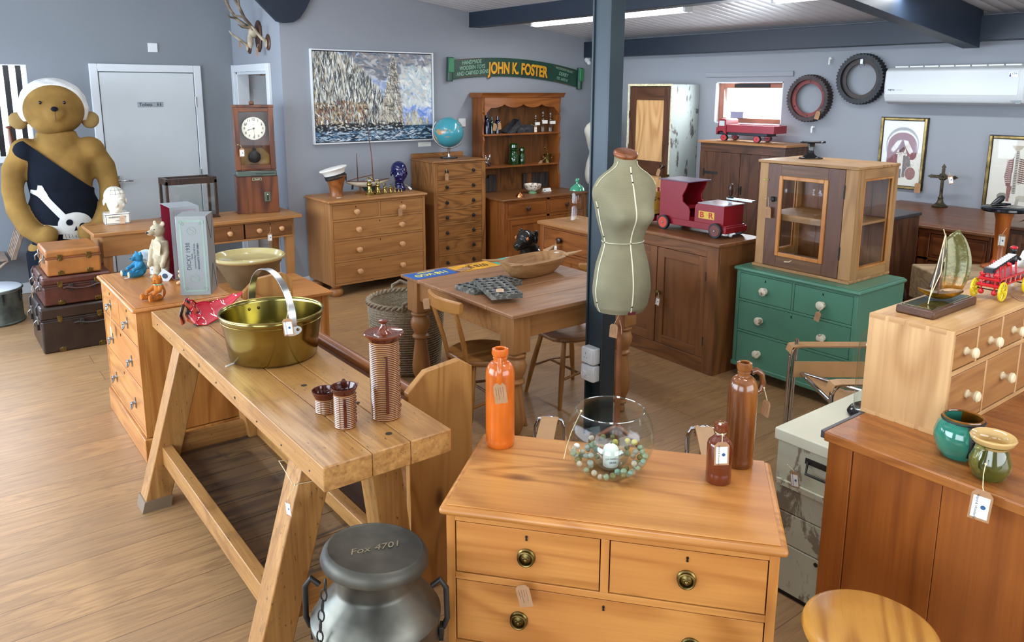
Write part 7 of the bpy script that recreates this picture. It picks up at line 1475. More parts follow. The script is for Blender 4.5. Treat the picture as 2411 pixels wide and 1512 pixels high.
A.poly(ell_poly(55, 62, 45, 46, 30, pi, 2*pi)+[(98, 84), (88, 86), (22, 86), (12, 84)], gy); A.poly(ell_poly(55, 64, 42, 40, 30, pi, 2*pi)+[(92, 84), (18, 84)], wt); A.poly(ell_poly(55, 66, 40, 36, 30, pi, 2*pi)+[(95, 92), (75, 96), (58, 60), (52, 60), (36, 96), (16, 92)], cr)
A.poly(ell_poly(27, 86, 13, 16), cr); A.poly(ell_poly(83, 86, 13, 16), cr)
A.poly([(24, 78), (40, 52), (54, 50), (44, 70), (32, 84)], wt); A.poly([(86, 80), (70, 52), (57, 50), (66, 72), (78, 88)], wt); A.poly([(55, 54), (64, 74), (58, 90), (50, 90), (46, 74)], mr)
A.poly([(14, 92), (44, 88), (46, 130), (16, 128)], cr); A.poly([(48, 84), (60, 82), (57, 150), (50, 150)], wt); A.poly([(61, 90), (78, 94), (84, 122), (66, 150), (60, 148)], rgb('6f6664')); A.poly(ell_poly(85, 138, 17, 19), wt); A.poly(ell_poly(83, 138, 14, 17), rgb('8f6460')); A.poly(ell_poly(44, 50, 2.5, 2.5), dk_); A.poly([(52, 128), (58, 128), (58, 152), (50, 152)], rgb('5e6368'))
A.dabs(260, lambda r: (r.gauss(55, 26), r.gauss(92, 30)) , [rgb('a98a82'), rgb('4a3234'), rgb('c9c4b8')], (2, 5), (.4, .8), (1.3, .5), .35)
frame_pic('gilt framed anatomical print of a dissected torso partly behind the glazed cabinet', 3.16, 1.348, .388, .588, A.a)
B = Pic(110, 172, rgb('d8d6cb')); B.poly([(44, 14), (72, 14), (66, 22), (60, 26), (54, 26), (48, 20)], rgb('b3a592')); B.poly([(55, 26), (62, 26), (64, 130), (53, 130)], rgb('b9b3a6'))
B.poly([(54, 30), (50, 44), (38, 52), (34, 90), (40, 112), (50, 116), (52, 44)], rgb('7a5350')); B.poly([(62, 30), (66, 44), (78, 54), (82, 82), (74, 104), (65, 108)], rgb('c4b6a6'))
for k in range(12): B.poly([(64, 44+k*5), (80, 47+k*5), (80, 49.4+k*5), (64, 46.6+k*5)], rgb('5b3d3c')); B.poly([(36, 48+k*5), (50, 46+k*5), (50, 47.6+k*5), (36, 50+k*5)], rgb('c9b8ac'))
for k in range(26): B.poly([(56, 28+k*4), (61.5, 28+k*4), (61.5, 30+k*4), (56, 30+k*4)], rgb('5d5a52'))
B.poly([(42, 112), (54, 112), (50, 150), (44, 150)], rgb('8c5f5a')); B.poly(ell_poly(34, 138, 12, 9), rgb('8a877c')); B.poly(ell_poly(78, 140, 13, 8), rgb('b9b4a6')); B.poly([(66, 142), (74, 140), (70, 165), (62, 165)], rgb('a7a295'))
frame_pic('gilt framed anatomical print of a spine at the right edge of the wall', 2.312, 1.238, .388, .588, B.a)
# =============== SIGN ===============
t = thing('shop_sign', 'curved green scroll shaped wooden sign lettered JOHN K. FOSTER', 'sign', (5.36, 6.9, 2.085), rot=(0, radians(2.3), 0)); gdk = plain('sign_green', '#1d4434', .4, var=.12); glt = plain('sign_light_green', '#2f7a4c', .35, var=.06)
Ra = 5.4; pts = []; N = 40
up = [(x, .098-x*x/(2*Ra)) for x in [-.86+1.72*k/N for k in range(N+1)]]; dn = [(x, -.095-x*x/(2*Ra)) for x in [.86-1.72*k/N for k in range(N+1)]]
MB().prism(up+dn, -.025, -.004, 'Y').build('sign_board', gdk, t, bev=.003)
for s in (-1, 1):
    z0 = -.86**2/(2*Ra); MB().cyl((s*.90, -.03, z0-.118), (s*.90, -.03, z0+.125), .034, n=24).build('scroll_end', gdk, t, bev=.004); MB().box(s*.90-.030, s*.90+.030, -.072, -.05, z0-.03, z0+.118).build('scroll_face', glt, t, bev=.006)
yl = plain('sign_gold_paint', '#dba022', .4, var=.1, scale=30); cream = plain('sign_cream_paint', '#8fb39a', .6); rdl = plain('sign_red_line', '#8a4a30', .6); shd = plain('sign_letter_shadow', '#3a1714', .6)
text('JOHN K. FOSTER', .165, shd, t, (.012, -.0262, -.022), FRONT, ext=.0005, bold=.007, sx=.66, arc=Ra*.8)
text('JOHN K. FOSTER', .165, yl, t, (.0, -.0278, -.012), FRONT, ext=.001, bold=.006, sx=.66, arc=Ra*.8)
text('HANDMADE\nWOODEN TOYS\nAND CARVED SIGNS', .058, cream, t, (-.62, -.0262, -.03), (pi/2, radians(-8), 0), ext=.0004, bold=.0006, sx=.76, shear=.25)
text('MACKWORTH VILLAGE', .034, cream, t, (.66, -.0262, .018), (pi/2, radians(9), 0), ext=.0004, sx=.72, shear=.2); text('DERBY', .055, cream, t, (.65, -.0262, -.035), (pi/2, radians(9), 0), ext=.0004, sx=.85, shear=.2); text('TEL 369510', .044, cream, t, (.63, -.0262, -.088), (pi/2, radians(9), 0), ext=.0004, sx=.8, shear=.2)
for a, b in (((-.80, -.0265, .030), (-.52, -.0265, .070)), ((-.78, -.0265, -.145), (-.44, -.0265, -.095)), ((.5, -.0265, .055), (.82, -.0265, .005)), ((.5, -.0265, -.11), (.78, -.0265, -.155))): MB().tube([a, ((a[0]+b[0])/2, -.0265, (a[2]+b[2])/2+.006), b], .0022, 6).build('painted_line', rdl, t)
# =============== ANTLERS ===============
bonem = plain('antler_bone', '#7d6c56', .6, var=.3, scale=16, bump=.4); pale = plain('skull_bone', '#b3a58c', .6, var=.15, scale=20)
t = thing('antler_mount', 'large antlers and skull on a dark shield high on the alcove wall', 'antlers', (2.69, 7.40, 2.335), WX)   # local -y = out of the wall
sh = [(0, -.15), (.05, -.11), (.075, -.02), (.07, .09), (.03, .13), (0, .145), (-.03, .13), (-.07, .09), (-.075, -.02), (-.05, -.11)]; MB().prism(sh, -.022, 0, 'Y').build('shield', 'dkZ', t, bev=.006)
MB().ell((0, -.06, .03), (.045, .045, .05), 18, 12).ell((0, -.09, -.045), (.028, .03, .07), 16, 10).build('skull', pale, t)
for s in (-1, 1):
    MB().tube([(s*.03, -.07, .06), (s*.06, -.11, .10), (s*.10, -.17, .15), (s*.13, -.22, .24), (s*.11, -.27, .34), (s*.06, -.33, .42)], [.018, .016, .015, .014, .012, .008], 12).tube([(s*.04, -.09, .075), (s*.03, -.15, .075), (s*.0, -.20, .10)], [.012, .009, .003], 10).tube([(s*.10, -.17, .155), (s*.08, -.24, .165), (s*.06, -.27, .19)], [.011, .008, .003], 10).tube([(s*.13, -.22, .25), (s*.18, -.24, .30), (s*.20, -.24, .36)], [.011, .009, .004], 10).build('antler', bonem, t)
def hoof(label, y, z, L=.16):
    t = thing('hoof_mount', label, 'hoof trophy', (2.69, y, z), WX); MB().at(RX(pi/2)).lathe([(0, 0), (.052, 0), (.055, .008), (.045, .016), (0, .018)], 28, sy=1.35).build('oval_plaque', 'dkZ', t, bev=.002)
    MB().ell((0, -.025, -.01), (.028, .012, .04), 14, 8).tube([(0, -.02, 0), (.0, -.08, .05), (0, -L, .10)], [.018, .013, .012], 12).tube([(-.006, -L, .10), (-.008, -L-.03, .135)], [.010, .003], 8).tube([(.006, -L, .10), (.008, -L-.03, .135)], [.010, .003], 8).build('foot', pale, t)
hoof('small hoof trophy on an oval plaque left of the big antlers', 7.68, 2.255); hoof('small hoof trophy on an oval plaque right of the big antlers', 7.18, 2.27, .12)
# =============== DESK, DARK CABINET, BLOCK, STAND (right rear) ===============
t = thing('clerks_desk', 'mahogany desk with sloping top and cup handled drawers under the crucifix', 'desk', (6.13, 2.62, 0), WX); w = 1.0   # local x = -world Y
MB().prism([(-.36, .872), (-.36, .893), (.17, .965), (.335, .965), (.335, .945), (.17, .945)], -w/2, w/2, 'X').build('sloping_top', wood('desk_top_x', '#70482f', '#4c2e1c', '#623c26', 'X', rough=.3, fib=.7), t, bev=.004)
m = MB().m(0).box(-w/2+.03, -w/2+.05, -.33, .35, 0, .90).box(w/2-.05, w/2-.03, -.33, .35, 0, .90).box(-w/2+.03, w/2-.03, .33, .35, 0, .94).m(1).box(-w/2+.05, w/2-.05, -.33, -.31, .84, .90).box(-w/2+.05, w/2-.05, -.33, -.31, .64, .66).box(-w/2+.05, w/2-.05, -.33, -.31, .44, .46).box(-w/2+.05, w/2-.05, -.33, -.31, 0, .25).m(0).box(-.02, .06, -.33, -.31, .25, .84).m(2).box(-w/2+.05, w/2-.05, -.29, -.285, .25, .9)
m.build('carcass', ['mahZ', 'mahX', 'darkgap'], t, bev=.002)
for r in range(3):
    for a, b, cu in ((-w/2+.055, -.025, 0), (.065, w/2-.055, 1)):
        z0 = .255+r*.2 if r < 2 else .665; z1 = (.435, .635, .835)[r]; dr = MB().box(a, b, -.328, -.31, (.255, .465, .665)[r], z1).box(a+.02, b-.02, -.333, -.327, (.255, .465, .665)[r]+.02, z1-.02).build('drawer', 'mahX', t, bev=.002)
        if cu: cup(dr, (a+b)/2, -.333, z1-.09)
        else: turned(dr, b-.06, -.333, z1-.09, .016, 'brassdull', .025)
t = thing('crucifix', 'bronze standing crucifix with pointed arms on the desk against the right wall', 'crucifix', (6.33, 2.745, .965), WX+.15); bz = plain('dark_bronze', '#4f4634', .45, .7, var=.25, scale=30, bump=.4)
MB().lathe([(0, 0), (.058, 0), (.06, .006), (.045, .016), (.026, .034), (.018, .06), (.022, .07), (.014, .08), (.012, .10)], 10).build('base', bz, t)
MB().box(-.011, .011, -.006, .006, .09, .30).box(-.075, .075, -.006, .006, .222, .246).build('cross', bz, t, bev=.002)
for p, r in (((0, 0, .31), 0), ((-.083, 0, .234), 1), ((.083, 0, .234), 1)):
    s = 1 if p[0] >= 0 else -1; q_ = [(0, .026), (.016, -.002), (0, -.014), (-.016, -.002)] if not r else [(s*.026, 0), (-s*.002, .016), (-s*.014, 0), (-s*.002, -.016)]
    MB().prism([(p[0]+a, p[2]+b) for a, b in q_], -.006, .006, 'Y').build('pointed_end', bz, t, bev=.001)
MB().torus((0, 0, .234), .026, .006, 'Y', 20, 6).build('halo_ring', bz, t); MB().tube([(0, -.012, .19), (.003, -.014, .15), (-.002, -.012, .12)], [.010, .008, .006], 8).tube([(-.05, -.010, .238), (0, -.012, .215), (.05, -.010, .238)], .004, 6).ell((0, -.013, .225), .008, 8, 6).build('figure', bz, t)
t = thing('dark_cabinet', 'dark brown cabinet with a black top between the green chest and the desk', 'cabinet', (5.45, 2.90, 0), WX)
MB().box(-.30, .30, -.25, .25, 0, .975).build('carcass', 'dkZ', t, bev=.003); MB().box(-.31, .31, -.26, .26, .975, 1.0).build('top', plain('worn_black_top', '#33323a', .4, var=.1), t, bev=.004)
panel_door(t, -.28, -.002, .03, .95, -.252, 'dk', fr=.05); panel_door(t, .002, .28, .03, .95, -.252, 'dk', fr=.05, knob=lambda dd: turned(dd, .03, -.252, .5, .012, 'brassdull', .02))
t = thing('butchers_block', 'thick pale timber block table behind the small drawers', 'block', (5.36, 2.02, 0), radians(-37.5)); MB().box(-.36, .36, -.19, .19, .50, .725).build('block', wood('grey_block', '#a38a68', '#7a6346', '#917855', 'X', rough=.6, stain=.4, dark='#4a3a28', fib=.6), t, bev=.012, seg=3)
for sx in (-1, 1):
    for sy in (-1, 1): MB().box(sx*.30-.04, sx*.30+.04, sy*.13-.04, sy*.13+.04, 0, .50).build('leg', 'midZ', t, bev=.003)
t = thing('pedestal_stool', 'orange wood pedestal with a round black top standing on the timber block', 'stand', (5.50, 1.985, .7255), 0)
MB().lathe([(0, 0), (.10, 0), (.10, .012), (.05, .03), (.035, .07), (.040, .20), (.045, .32), (.055, .355), (.055, .375), (0, .375)], 12).build('column', wood('orange_leg', '#b05f24', '#7b3d14', '#96501c', 'Z', rough=.3, fib=.6), t); MB().lathe([(0, .375), (.128, .375), (.136, .384), (.134, .396), (.12, .404), (0, .402)], 40).build('round_top', 'blackgloss', t)
t = thing('cobblers_last', 'black iron shoe last lying on the round black stand top', 'shoe last', (5.49, 2.01, 1.1295), radians(-30)); m = MB(); m.tube([(-.055, 0, .012), (-.03, 0, .028), (.0, 0, .05), (.015, 0, .062)], [.012, .018, .022, .012], 14).tube([(-.0, 0, .012), (.07, 0, .012)], [.012, .006], 10).ell((-.02, 0, .012), (.05, .025, .012), 16, 8); m.build('last', 'black', t)
t = thing('dark_chest', 'dark panelled oak chest at the far right edge beside the desk', 'chest', (6.14, 1.78, 0), WX); MB().box(-.30, .30, -.26, .34, .0, .93).build('carcass', 'dkZ', t, bev=.004); MB().box(-.32, .32, -.28, .34, .93, .955).build('top', 'dkX', t, bev=.005); panel_door(t, -.28, -.003, .06, .90, -.262, 'dk', fr=.06); panel_door(t, .003, .28, .06, .90, -.262, 'dk', fr=.06)
one(MB().lathe([(0, 0), (.06, 0), (.10, .05), (.115, .11), (.105, .16), (.07, .18), (.06, .178), (.09, .15), (0, .14)], 36), 'glazed_pot', 'blackgloss', 'round black glazed pot in the shadow beside the green chest', 'pot', (4.92, 2.40, .44))
tag(MB().box(-.13, .13, -.13, .13, .0, .438).build('small_crate', 'dkX', loc=(4.92, 2.40, 0), bev=.004), 'dark wooden crate carrying the black glazed pot', 'crate')
# =============== COUNTER, DRAWERS, CRATE, STOOL, MILK CAN ===============
CTZ = .85; t = thing('counter', 'tall red brown pine counter at the lower right with cracked panelled back', 'counter', (2.74, .62, 0), 0); x0, x1, y0, y1 = -.65, .75, -.75, .53; cp = wood('counter_panel_z', '#9a5824', '#763e16', '#884b1c', 'Z', rough=.34, fib=.7, ring=.7)
m = MB(); m.m(0).box(x0, x0+.02, y1-.075, y1, 0, CTZ-.03).box(x0, x0+.02, y0, y0+.075, 0, CTZ-.03)
for a, b in ((y0+.077, -.10), (-.098, .20), (.2015, y1-.077)): m.box(x0+.004, x0+.018, a, b, .0, CTZ-.03)
m.m(1).box(x0+.02, x1, y1-.02, y1, 0, CTZ-.03).box(x0+.02, x1, y0, y0+.02, 0, CTZ-.03).box(x1-.02, x1, y0+.02, y1-.02, 0, CTZ-.03)
m.build('carcass', [cp, 'dkX'], t, bev=.0015)
MB().box(x0-.022, x1, y0-.02, y1+.005, CTZ-.03, CTZ).build('top', wood('counter_top_x', '#a4662f', '#7d4720', '#925626', 'Y', rough=.28, knots=.05, fib=.7, stain=.15), t, bev=.004); MB().box(x0-.018, x1, y1+.005, y1+.018, CTZ-.025, CTZ-.001).build('dark_edging', plain('grey_black_edge', '#47464a', .4), t, bev=.002)
SDZ = 1.175; t = thing('spice_drawers', 'bleached pine bank of small drawers with round knobs on the counter', 'drawers', (2.80, 1.045, CTZ), 0); x0, x1, y0, y1, h = -.50, .55, -.125, .125, .325
m = MB(); m.m(0).box(x0, x0+.018, y0, y1, 0, h).box(x1-.018, x1, y0, y1, 0, h).m(1).box(x0+.018, x1-.018, y0, y1, 0, .014).box(x0+.018, x1-.018, y0, y1, h-.014, h).box(x0+.018, x1-.018, y1-.008, y1, .014, h-.014).box(x0+.018, x1-.018, y0, y0+.02, .185, .20)
for k in range(1, 6): m.m(0).box(x0+k*(x1-x0)/6-.005, x0+k*(x1-x0)/6+.005, y0, y0+.02, .20, h-.014)
for k in range(1, 4): m.m(0).box(x0+k*(x1-x0)/4-.005, x0+k*(x1-x0)/4+.005, y0, y0+.02, .014, .185)
m.m(2).box(x0+.02, x1-.02, y0+.024, y0+.028, .014, h-.014); m.build('carcass', ['tanZ', 'tanX', 'darkgap'], t, bev=.0015)
m = MB()
for k in range(4): m.box(x0-.0006, x0+.012, y0+.02+k*.06, y0+.068+k*.06, h-.013, h+.0006).box(x0-.0006, x0+.012, y0+.02+k*.06, y0+.068+k*.06, .0003, .013)
m.build('dovetails', 'tanY', t)
for k in range(6): a, b = x0+k*(x1-x0)/6, x0+(k+1)*(x1-x0)/6; a = a+.006 if k else x0+.02; b = b-.006 if k < 5 else x1-.02; dr = MB().box(a, b, y0+.001, y0+.018, .203, h-.017).build('drawer', 'oldX', t, bev=.003); turned(dr, (a+b)/2, y0, .25, .0165, 'knobpine', .036)
for k in range(4): a, b = x0+k*(x1-x0)/4, x0+(k+1)*(x1-x0)/4; a = a+.006 if k else x0+.02; b = b-.006 if k < 3 else x1-.02; dr = MB().box(a, b, y0+.001, y0+.018, .017, .182).build('drawer', 'oldX', t, bev=.003); turned(dr, (a+b)/2, y0, .105, .0175, 'knobpine', .038)
M['cratep'] = paint('flaking_cream_paint', '#c9c8ae', '#6e5c46', .8, 11., .6, (1, 1, .5), .53, .58); M['cratetop'] = paint('cream_lid_paint', '#d6d3bb', '#7d6a50', .8, 6., .5, lo=.62, hi=.65)
t = thing('tool_chest', 'flaking cream painted wooden chest between front chest and counter', 'chest', (2.70, 1.350, 0), 0); x0, x1, y0, y1, h = -.315, .30, -.155, .155, .65
MB().box(x0, x1, y0, y1, .02, .21).box(x0, x1, y0, y1, .213, .335).box(x0, x1, y0, y1, .338, h-.045).build('case', 'cratep', t, bev=.003); MB().box(x0+.01, x1-.01, y0+.01, y1-.01, 0, .02).build('base', 'black', t)
MB().box(x0-.012, x1+.01, y0-.01, y1+.01, h-.045, h).build('lid', 'cratetop', t, bev=.005); MB().box(x0-.014, x0-.002, y0+.01, y1-.01, .44, .46).build('batten', 'cratep', t)
MB().tube([(x0-.005, -.10, .565), (x0-.03, -.09, .53), (x0-.03, .02, .53), (x0-.005, .03, .565)], .005, 8).box(x0-.006, x0, -.11, .04, .555, .575).build('wire_handle', 'iron', t); MB().cyl((x0-.002, -.03, .19), (x0+.002, -.03, .19), .008, n=10).build('keyhole', 'black', t)
# dome
t = thing('glass_dome', 'tall glass dome over white cloth on a black base behind the small drawers', 'glass dome', (2.76, 1.335, .65)); 
P = [(.088, .03), (.088, .26)]+[(.088*cos(a), .26+.10*sin(a)) for a in [pi/2*k/8 for k in range(1, 8)]]+[(.004, .36)]
MB().rings([[(r*cos(2*pi*j/40), r*sin(2*pi*j/40), z) for j in range(40)] for r, z in P], caps=False).build('dome', glass('dome_glass', (.93, .96, .95, 1), thin=.03), t); MB().lathe([(0, 0), (.105, 0), (.108, .01), (.10, .022), (.09, .028), (0, .028)], 36).build('base', 'blackgloss', t)
m = MB().ell((0, 0, .2), (.055, .05, .10), 16, 12).ell((.0, 0, .28), (.035, .035, .05), 14, 10).ell((-.045, 0, .2), (.018, .02, .07), 10, 8).ell((.0, -.03, .12), (.03, .02, .06), 10, 8); blob(m, 'white_cloth', 'whitecloth', t, .006, 3); MB().cyl((0, 0, .028), (0, 0, .12), .01, n=12).build('stem', 'mahZ', t)
# stool
t = thing('round_stool', 'round topped wooden stool in the bottom right foreground', 'stool', (1.650, .765, 0), .6); MB().lathe([(0, .582), (.13, .582), (.148, .590), (.152, .602), (.148, .614), (.135, .621), (.06, .618), (0, .617)], 64).build('seat', wood('elm_burr', '#c08a3e', '#8d5a24', '#a8702e', 'X', rough=.26, knots=.5, ring=1.2, dark='#4a2a10', fib=.45), t)
for k in range(4): a = pi/4+k*pi/2; MB().tube([(.08*cos(a), .08*sin(a), .585), (.13*cos(a), .13*sin(a), .25), (.165*cos(a), .165*sin(a), 0)], [.015, .019, .013], 14).build('leg', 'pineZ', t)
m = MB()
for s in (-1, 1): m.tube([(.10, s*.10, .22), (-.10, s*.10, .22)], .009, 10)
m.tube([(0, -.10, .22), (0, .10, .22)], .009, 10).build('stretcher', 'pineX', t)
# milk churn
CH = (.842, 1.688); t = thing('milk_churn', 'old tinned steel milk churn with a loose round lid beside the workbench', 'milk churn', (*CH, 0), radians(-38))
MB().lathe([(0, 0), (.168, 0), (.172, .01), (.166, .03), (.166, .46), (.172, .465), (.172, .477), (.166, .482), (.158, .50), (.130, .535), (.105, .558), (.100, .57), (.100, .625), (.108, .632), (0, .632)], 72).build('body', 'zinc', t)
lt_ = MB().at(T(.0, 0, .628) @ RY(radians(5)) @ RX(radians(-3))).lathe([(.098, .0), (.130, -.004), (.140, .002), (.142, .008), (.138, .026), (.129, .037), (.124, .039), (.119, .036), (0, .034)], 64).build('lid', plain('dull_lid_steel', '#55524a', .5, .6, var=.25, scale=9), t)
text('Fox 4701', .036, plain('scratched_script', '#8d8268', .5, .5), lt_, (0, 0, .6645), (0, radians(5), radians(28)), ext=.0004, shear=.4)
for s in (-1, 1): MB().tube([(s*.150, 0, .555), (s*.172, 0, .575), (s*.188, 0, .55), (s*.19, 0, .46), (s*.178, 0, .43)], .008, 10).box(s*.172-.004, s*.172+.008, -.015, .015, .40, .44).build('handle', 'iron', t, bev=.002)
m = MB(); p0 = Vector((-.105, -.105, .625))
for k in range(11):
    u = k/10; c_ = Vector((-.105-.012*sin(u*3), -.105-.055*u, .628-.025*k)); c_.x -= .035*u*0
    d_ = .006; pts = []
    for i in range(12):
        a = 2*pi*i/12; off = Vector((.0075*cos(a), 0, .0165*sin(a))) if k % 2 else Vector((0, .0075*cos(a), .0165*sin(a))); pts.append(tuple(c_+off))
    m.tube(pts, .0022, 6, closed=True)
m.build('lid_chain', 'iron', t)
# pots on the counter
t = thing('studio_pot', 'green and amber glazed round pot with riveted metal straps on the counter', 'pot', (2.232, .842, CTZ), radians(-144)); h = .118
prof = [(.046, 0), (.060, .018), (.069, .045), (.070, .065), (.062, .092), (.052, .104), (.052, .112)]
def halfpot(a0, a1, mat, nm, ins=False):
    n = 28; rs = []
    for r, z in prof+[(.047, .112), (.048, .100), (.06, .06), (.04, .01)]: rs.append([(r*cos(a0+(a1-a0)*j/n), r*sin(a0+(a1-a0)*j/n), z) for j in range(n+1)])
    vs = [p for r in rs for p in r]; k = n+1; fs = [(i*k+j, i*k+j+1, (i+1)*k+j+1, (i+1)*k+j) for i in range(len(rs)-1) for j in range(n)]; return MB().add(vs, fs).build(nm, mat, t, smooth=60)
gg = plain('sea_green_glaze', '#2d7d68', .1, var=.15, scale=20, coat=.8); am = plain('amber_glaze', '#7a4a10', .1, var=.25, scale=20, coat=.8)
halfpot(-pi*1.05, .15, gg, 'green_half'); halfpot(.15, pi*.95, am, 'amber_half'); MB().lathe([(0, .006), (.045, .006), (.046, 0), (0, 0)], 36).build('foot', gg, t)
MB().torus((0, 0, .112), .0495, .0035, n=40, m=8).build('rim', am, t); MB().torus((0, 0, .106), .053, .0028, n=40, m=8).build('neck_band', 'iron', t)
for a in (.15, pi*.95): rs = [[((r+.0045)*cos(a+d_/r), (r+.0045)*sin(a+d_/r), z) for d_ in (-.008, .008)] for r, z in prof[1:-1]]; vs = [p for r in rs for p in r]; o = MB().add(vs, [(2*i, 2*i+1, 2*i+3, 2*i+2) for i in range(len(rs)-1)]).build('strap', 'iron', t); sm = o.modifiers.new('t', 'SOLIDIFY'); sm.thickness = .003; [MB().ell(((.0725 if z < .08 else .064)*cos(a), (.0725 if z < .08 else .064)*sin(a), z), .0038, 8, 6).build('rivet', 'iron', o) for z in (.045, .07, .09)]
t = thing('pottery_mug', 'squat olive green mug with a cream flared rim at the counter edge', 'mug', (2.160, .738, CTZ), radians(168))
MB().lathe([(0, 0), (.036, 0), (.040, .006), (.050, .030), (.050, .048), (.040, .075), (.037, .088), (.048, .098), (0, .09)][:-1]+[(.044, .099), (.030, .08), (0, .02)], 44).build('body', plain('olive_glaze', '#55561f', .1, var=.25, scale=16, coat=.8), t)
MB().lathe([(.0375, .086), (.042, .092), (.052, .104), (.055, .112), (.052, .116), (.044, .112), (.034, .096), (.032, .05), (0, .04), (0, .038), (.030, .045), (.034, .08)], 44).build('cream_rim', plain('tan_cream_glaze', '#c6a468', .12, var=.05, coat=.7), t)
MB().tube([(.036, 0, .086), (.055, .0, .088), (.066, .0, .068), (.060, 0, .040), (.046, 0, .026)], [.009, .009, .008, .007, .008], 12, flat=.8).ell((.052, 0, .093), (.016, .012, .006), 12, 8).build('handle', plain('olive_glaze_handle', '#6a6a30', .12, var=.2, scale=20, coat=.8), t)
# boat ornament
t = thing('boat_ornament', 'sailing boat ornament with a horn sail on a dark wooden plinth', 'ornament', (2.52, 1.068, SDZ)); MB().box(-.15, .15, -.058, .058, 0, .026).build('plinth', 'dkX', t, bev=.006); 
MB().box(-.135, .135, -.045, .045, .026, .028).build('green_top', plain('dark_green_marble', '#3a3c20', .1, var=.3, scale=12, coat=.5), t); 
gm = MB()
for a in ((-.135, -.045, -.1315, .045), (.1315, -.045, .135, .045), (-.135, -.045, .135, -.0425), (-.135, .0425, .135, .045)): gm.box(a[0], a[2], a[1], a[3], .028, .0288)
gm.build('gold_line', 'brass', t)
rs = []
for i in range(11):
    u = i/10; x = -.06+.13*u; wv = .020*sin(pi*min(1, u*.9+.05)); d_ = .022*sin(pi*(u*.8+.1)); zt = .052+.012*(2*u-1)**2; rs.append([(x, wv*cos(a), zt-d_*sin(a)) for a in [pi*k/8 for k in range(9)]])
MB().rings(rs).build('hull', plain('gold_amber', '#a8741c', .15, .7, var=.3, scale=40), t, rot=(0, 0, -.95))
MB().tube([(.0, 0, .05), (.006, 0, .24)], .0025, 8).build('mast', 'mahZ', t)
def sail(x0, x1, z0, z1, curve, mat, nm, tip):
    vs = []; n = 14
    for i in range(n+1):
        u = i/n; z = z0+(z1-z0)*u; wv = (x1-x0)*(sin(pi*(u*.62+.25))**.8)*(1 if u < .9 else .92); xa = x0+tip*u
        for j in range(6): v = j/5; vs.append((xa+wv*v, curve*sin(pi*v)*.6+.01*u, z+.030*v*u))
    fs = [(i*6+j, i*6+j+1, (i+1)*6+j+1, (i+1)*6+j) for i in range(n) for j in range(5)]; o = MB().add(vs, fs).build(nm, mat, t, smooth=70); s_ = o.modifiers.new('t', 'SOLIDIFY'); s_.thickness = .002; o.rotation_euler = (0, 0, -.95)
hs = NT('horn_sail'); vv = hs.obj(False); ss = hs.n('SeparateXYZ'); hs.l(vv, ss.inputs[0]); hs.set(hs.mix(hs.ramp(hs.math('ADD', hs.math('MULTIPLY', ss.outputs[2], 4.), hs.math('MULTIPLY', hs.noise(vv, 60, 4), .35)), [(.42, BW[0][1]), (.62, BW[1][1])]), lin('#a8702c'), lin('#5e5a2c')), .25, .3, coat=.3, bump=hs.noise(vv, 50, 4), bs=.4, bd=.004)
sail(.008, .085, .065, .225, .02, hs.m, 'main_sail', .0); sail(-.03, -.004, .06, .19, -.01, plain('dark_horn_jib', '#3e2a1a', .3, var=.2), 'jib', .028)
m = MB(); m.tube([(-.085, -.01, .03), (-.045, -.005, .12), (.004, 0, .235)], .0015, 6).tube([(-.06, 0, .04), (-.02, -.01, .12), (.004, 0, .235), (-.012, 0, .255)], .0015, 6).tube([(.004, -.002, .235), (.014, -.004, .18), (.006, -.004, .15)], .0013, 6).build('twine_stays', 'string', t)
# cast iron fire engine
t = thing('toy_fire_engine', 'red cast iron horse drawn fire engine toy with yellow wheels on the drawers', 'toy', (2.775, 1.018, SDZ), 0); R3 = plain('toy_red', '#c3121c', .25, var=.1, coat=.3); Y3 = plain('toy_yellow', '#d8bf12', .25, coat=.3); WH = plain('toy_white', '#e3e3df', .3)
m = MB().box(-.01, .25, -.022, .022, .045, .052).box(-.005, .24, -.03, .03, .068, .072); 
for y in (-.03, .03): m.tube([(-.005, y, .070), (.24, y, .070)], .004, 8).tube([(-.01, y, .048), (.24, y, .048)], .0035, 8)
for x in (0, .04, .08, .12, .16, .2): 
    for y in (-.03, .03): m.tube([(x, y, .048), (x+.004, y, .072)], .003, 6)
m.tube([(-.012, -.03, .07), (-.012, .03, .07)], .006, 8).tube([(-.012, -.034, .048), (-.012, .034, .048)], .006, 8)
for x, z_ in ((-.012, .085), (-.012, .025)):
    for y in (-.02, .02): m.ell((x, y, z_), (.009, .009, .009), 10, 8).tube([(x, y, .048), (x, y, z_)], .003, 6)
for s in (-1, 1):
    for x in (.01, .05, .10, .14): m.tube([(x, s*.024, .072), (x+.012, s*.016, .108)], .0028, 6)
    m.ell((.075, s*.022, .112), .007, 10, 8)
m.build('body', R3, t)
m = MB(); m.tube([(-.02, -.012, .100), (.16, -.012, .128)], .0035, 8).tube([(-.02, .012, .100), (.16, .012, .128)], .0035, 8).box(-.028, .0, -.014, .014, .092, .108).build('ladder_rails', 'black', t)
m = MB()
for k in range(11): x = -.01+k*.016; m.box(x, x+.007, -.012, .012, .1045+k*.0025, .1085+k*.0025)
m.build('ladder_rungs', WH, t)
for (x, y) in ((-.005, .042), (-.005, -.042), (.19, .042), (.19, -.042)):
    w = MB().torus((x, y, .033), .029, .004, 'Y', 30, 8).cyl((x, y-.008, .033), (x, y+.008, .033), .006, n=12)
    for k in range(10): a = 2*pi*k/10; w.tube([(x, y, .033), (x+.028*cos(a), y, .033+.028*sin(a))], .0022, 6)
    w.build('wheel', Y3, t)
MB().cyl((-.005, -.042, .033), (-.005, .042, .033), .002, n=8).cyl((.19, -.042, .033), (.19, .042, .033), .002, n=8).build('axle', 'iron', t)
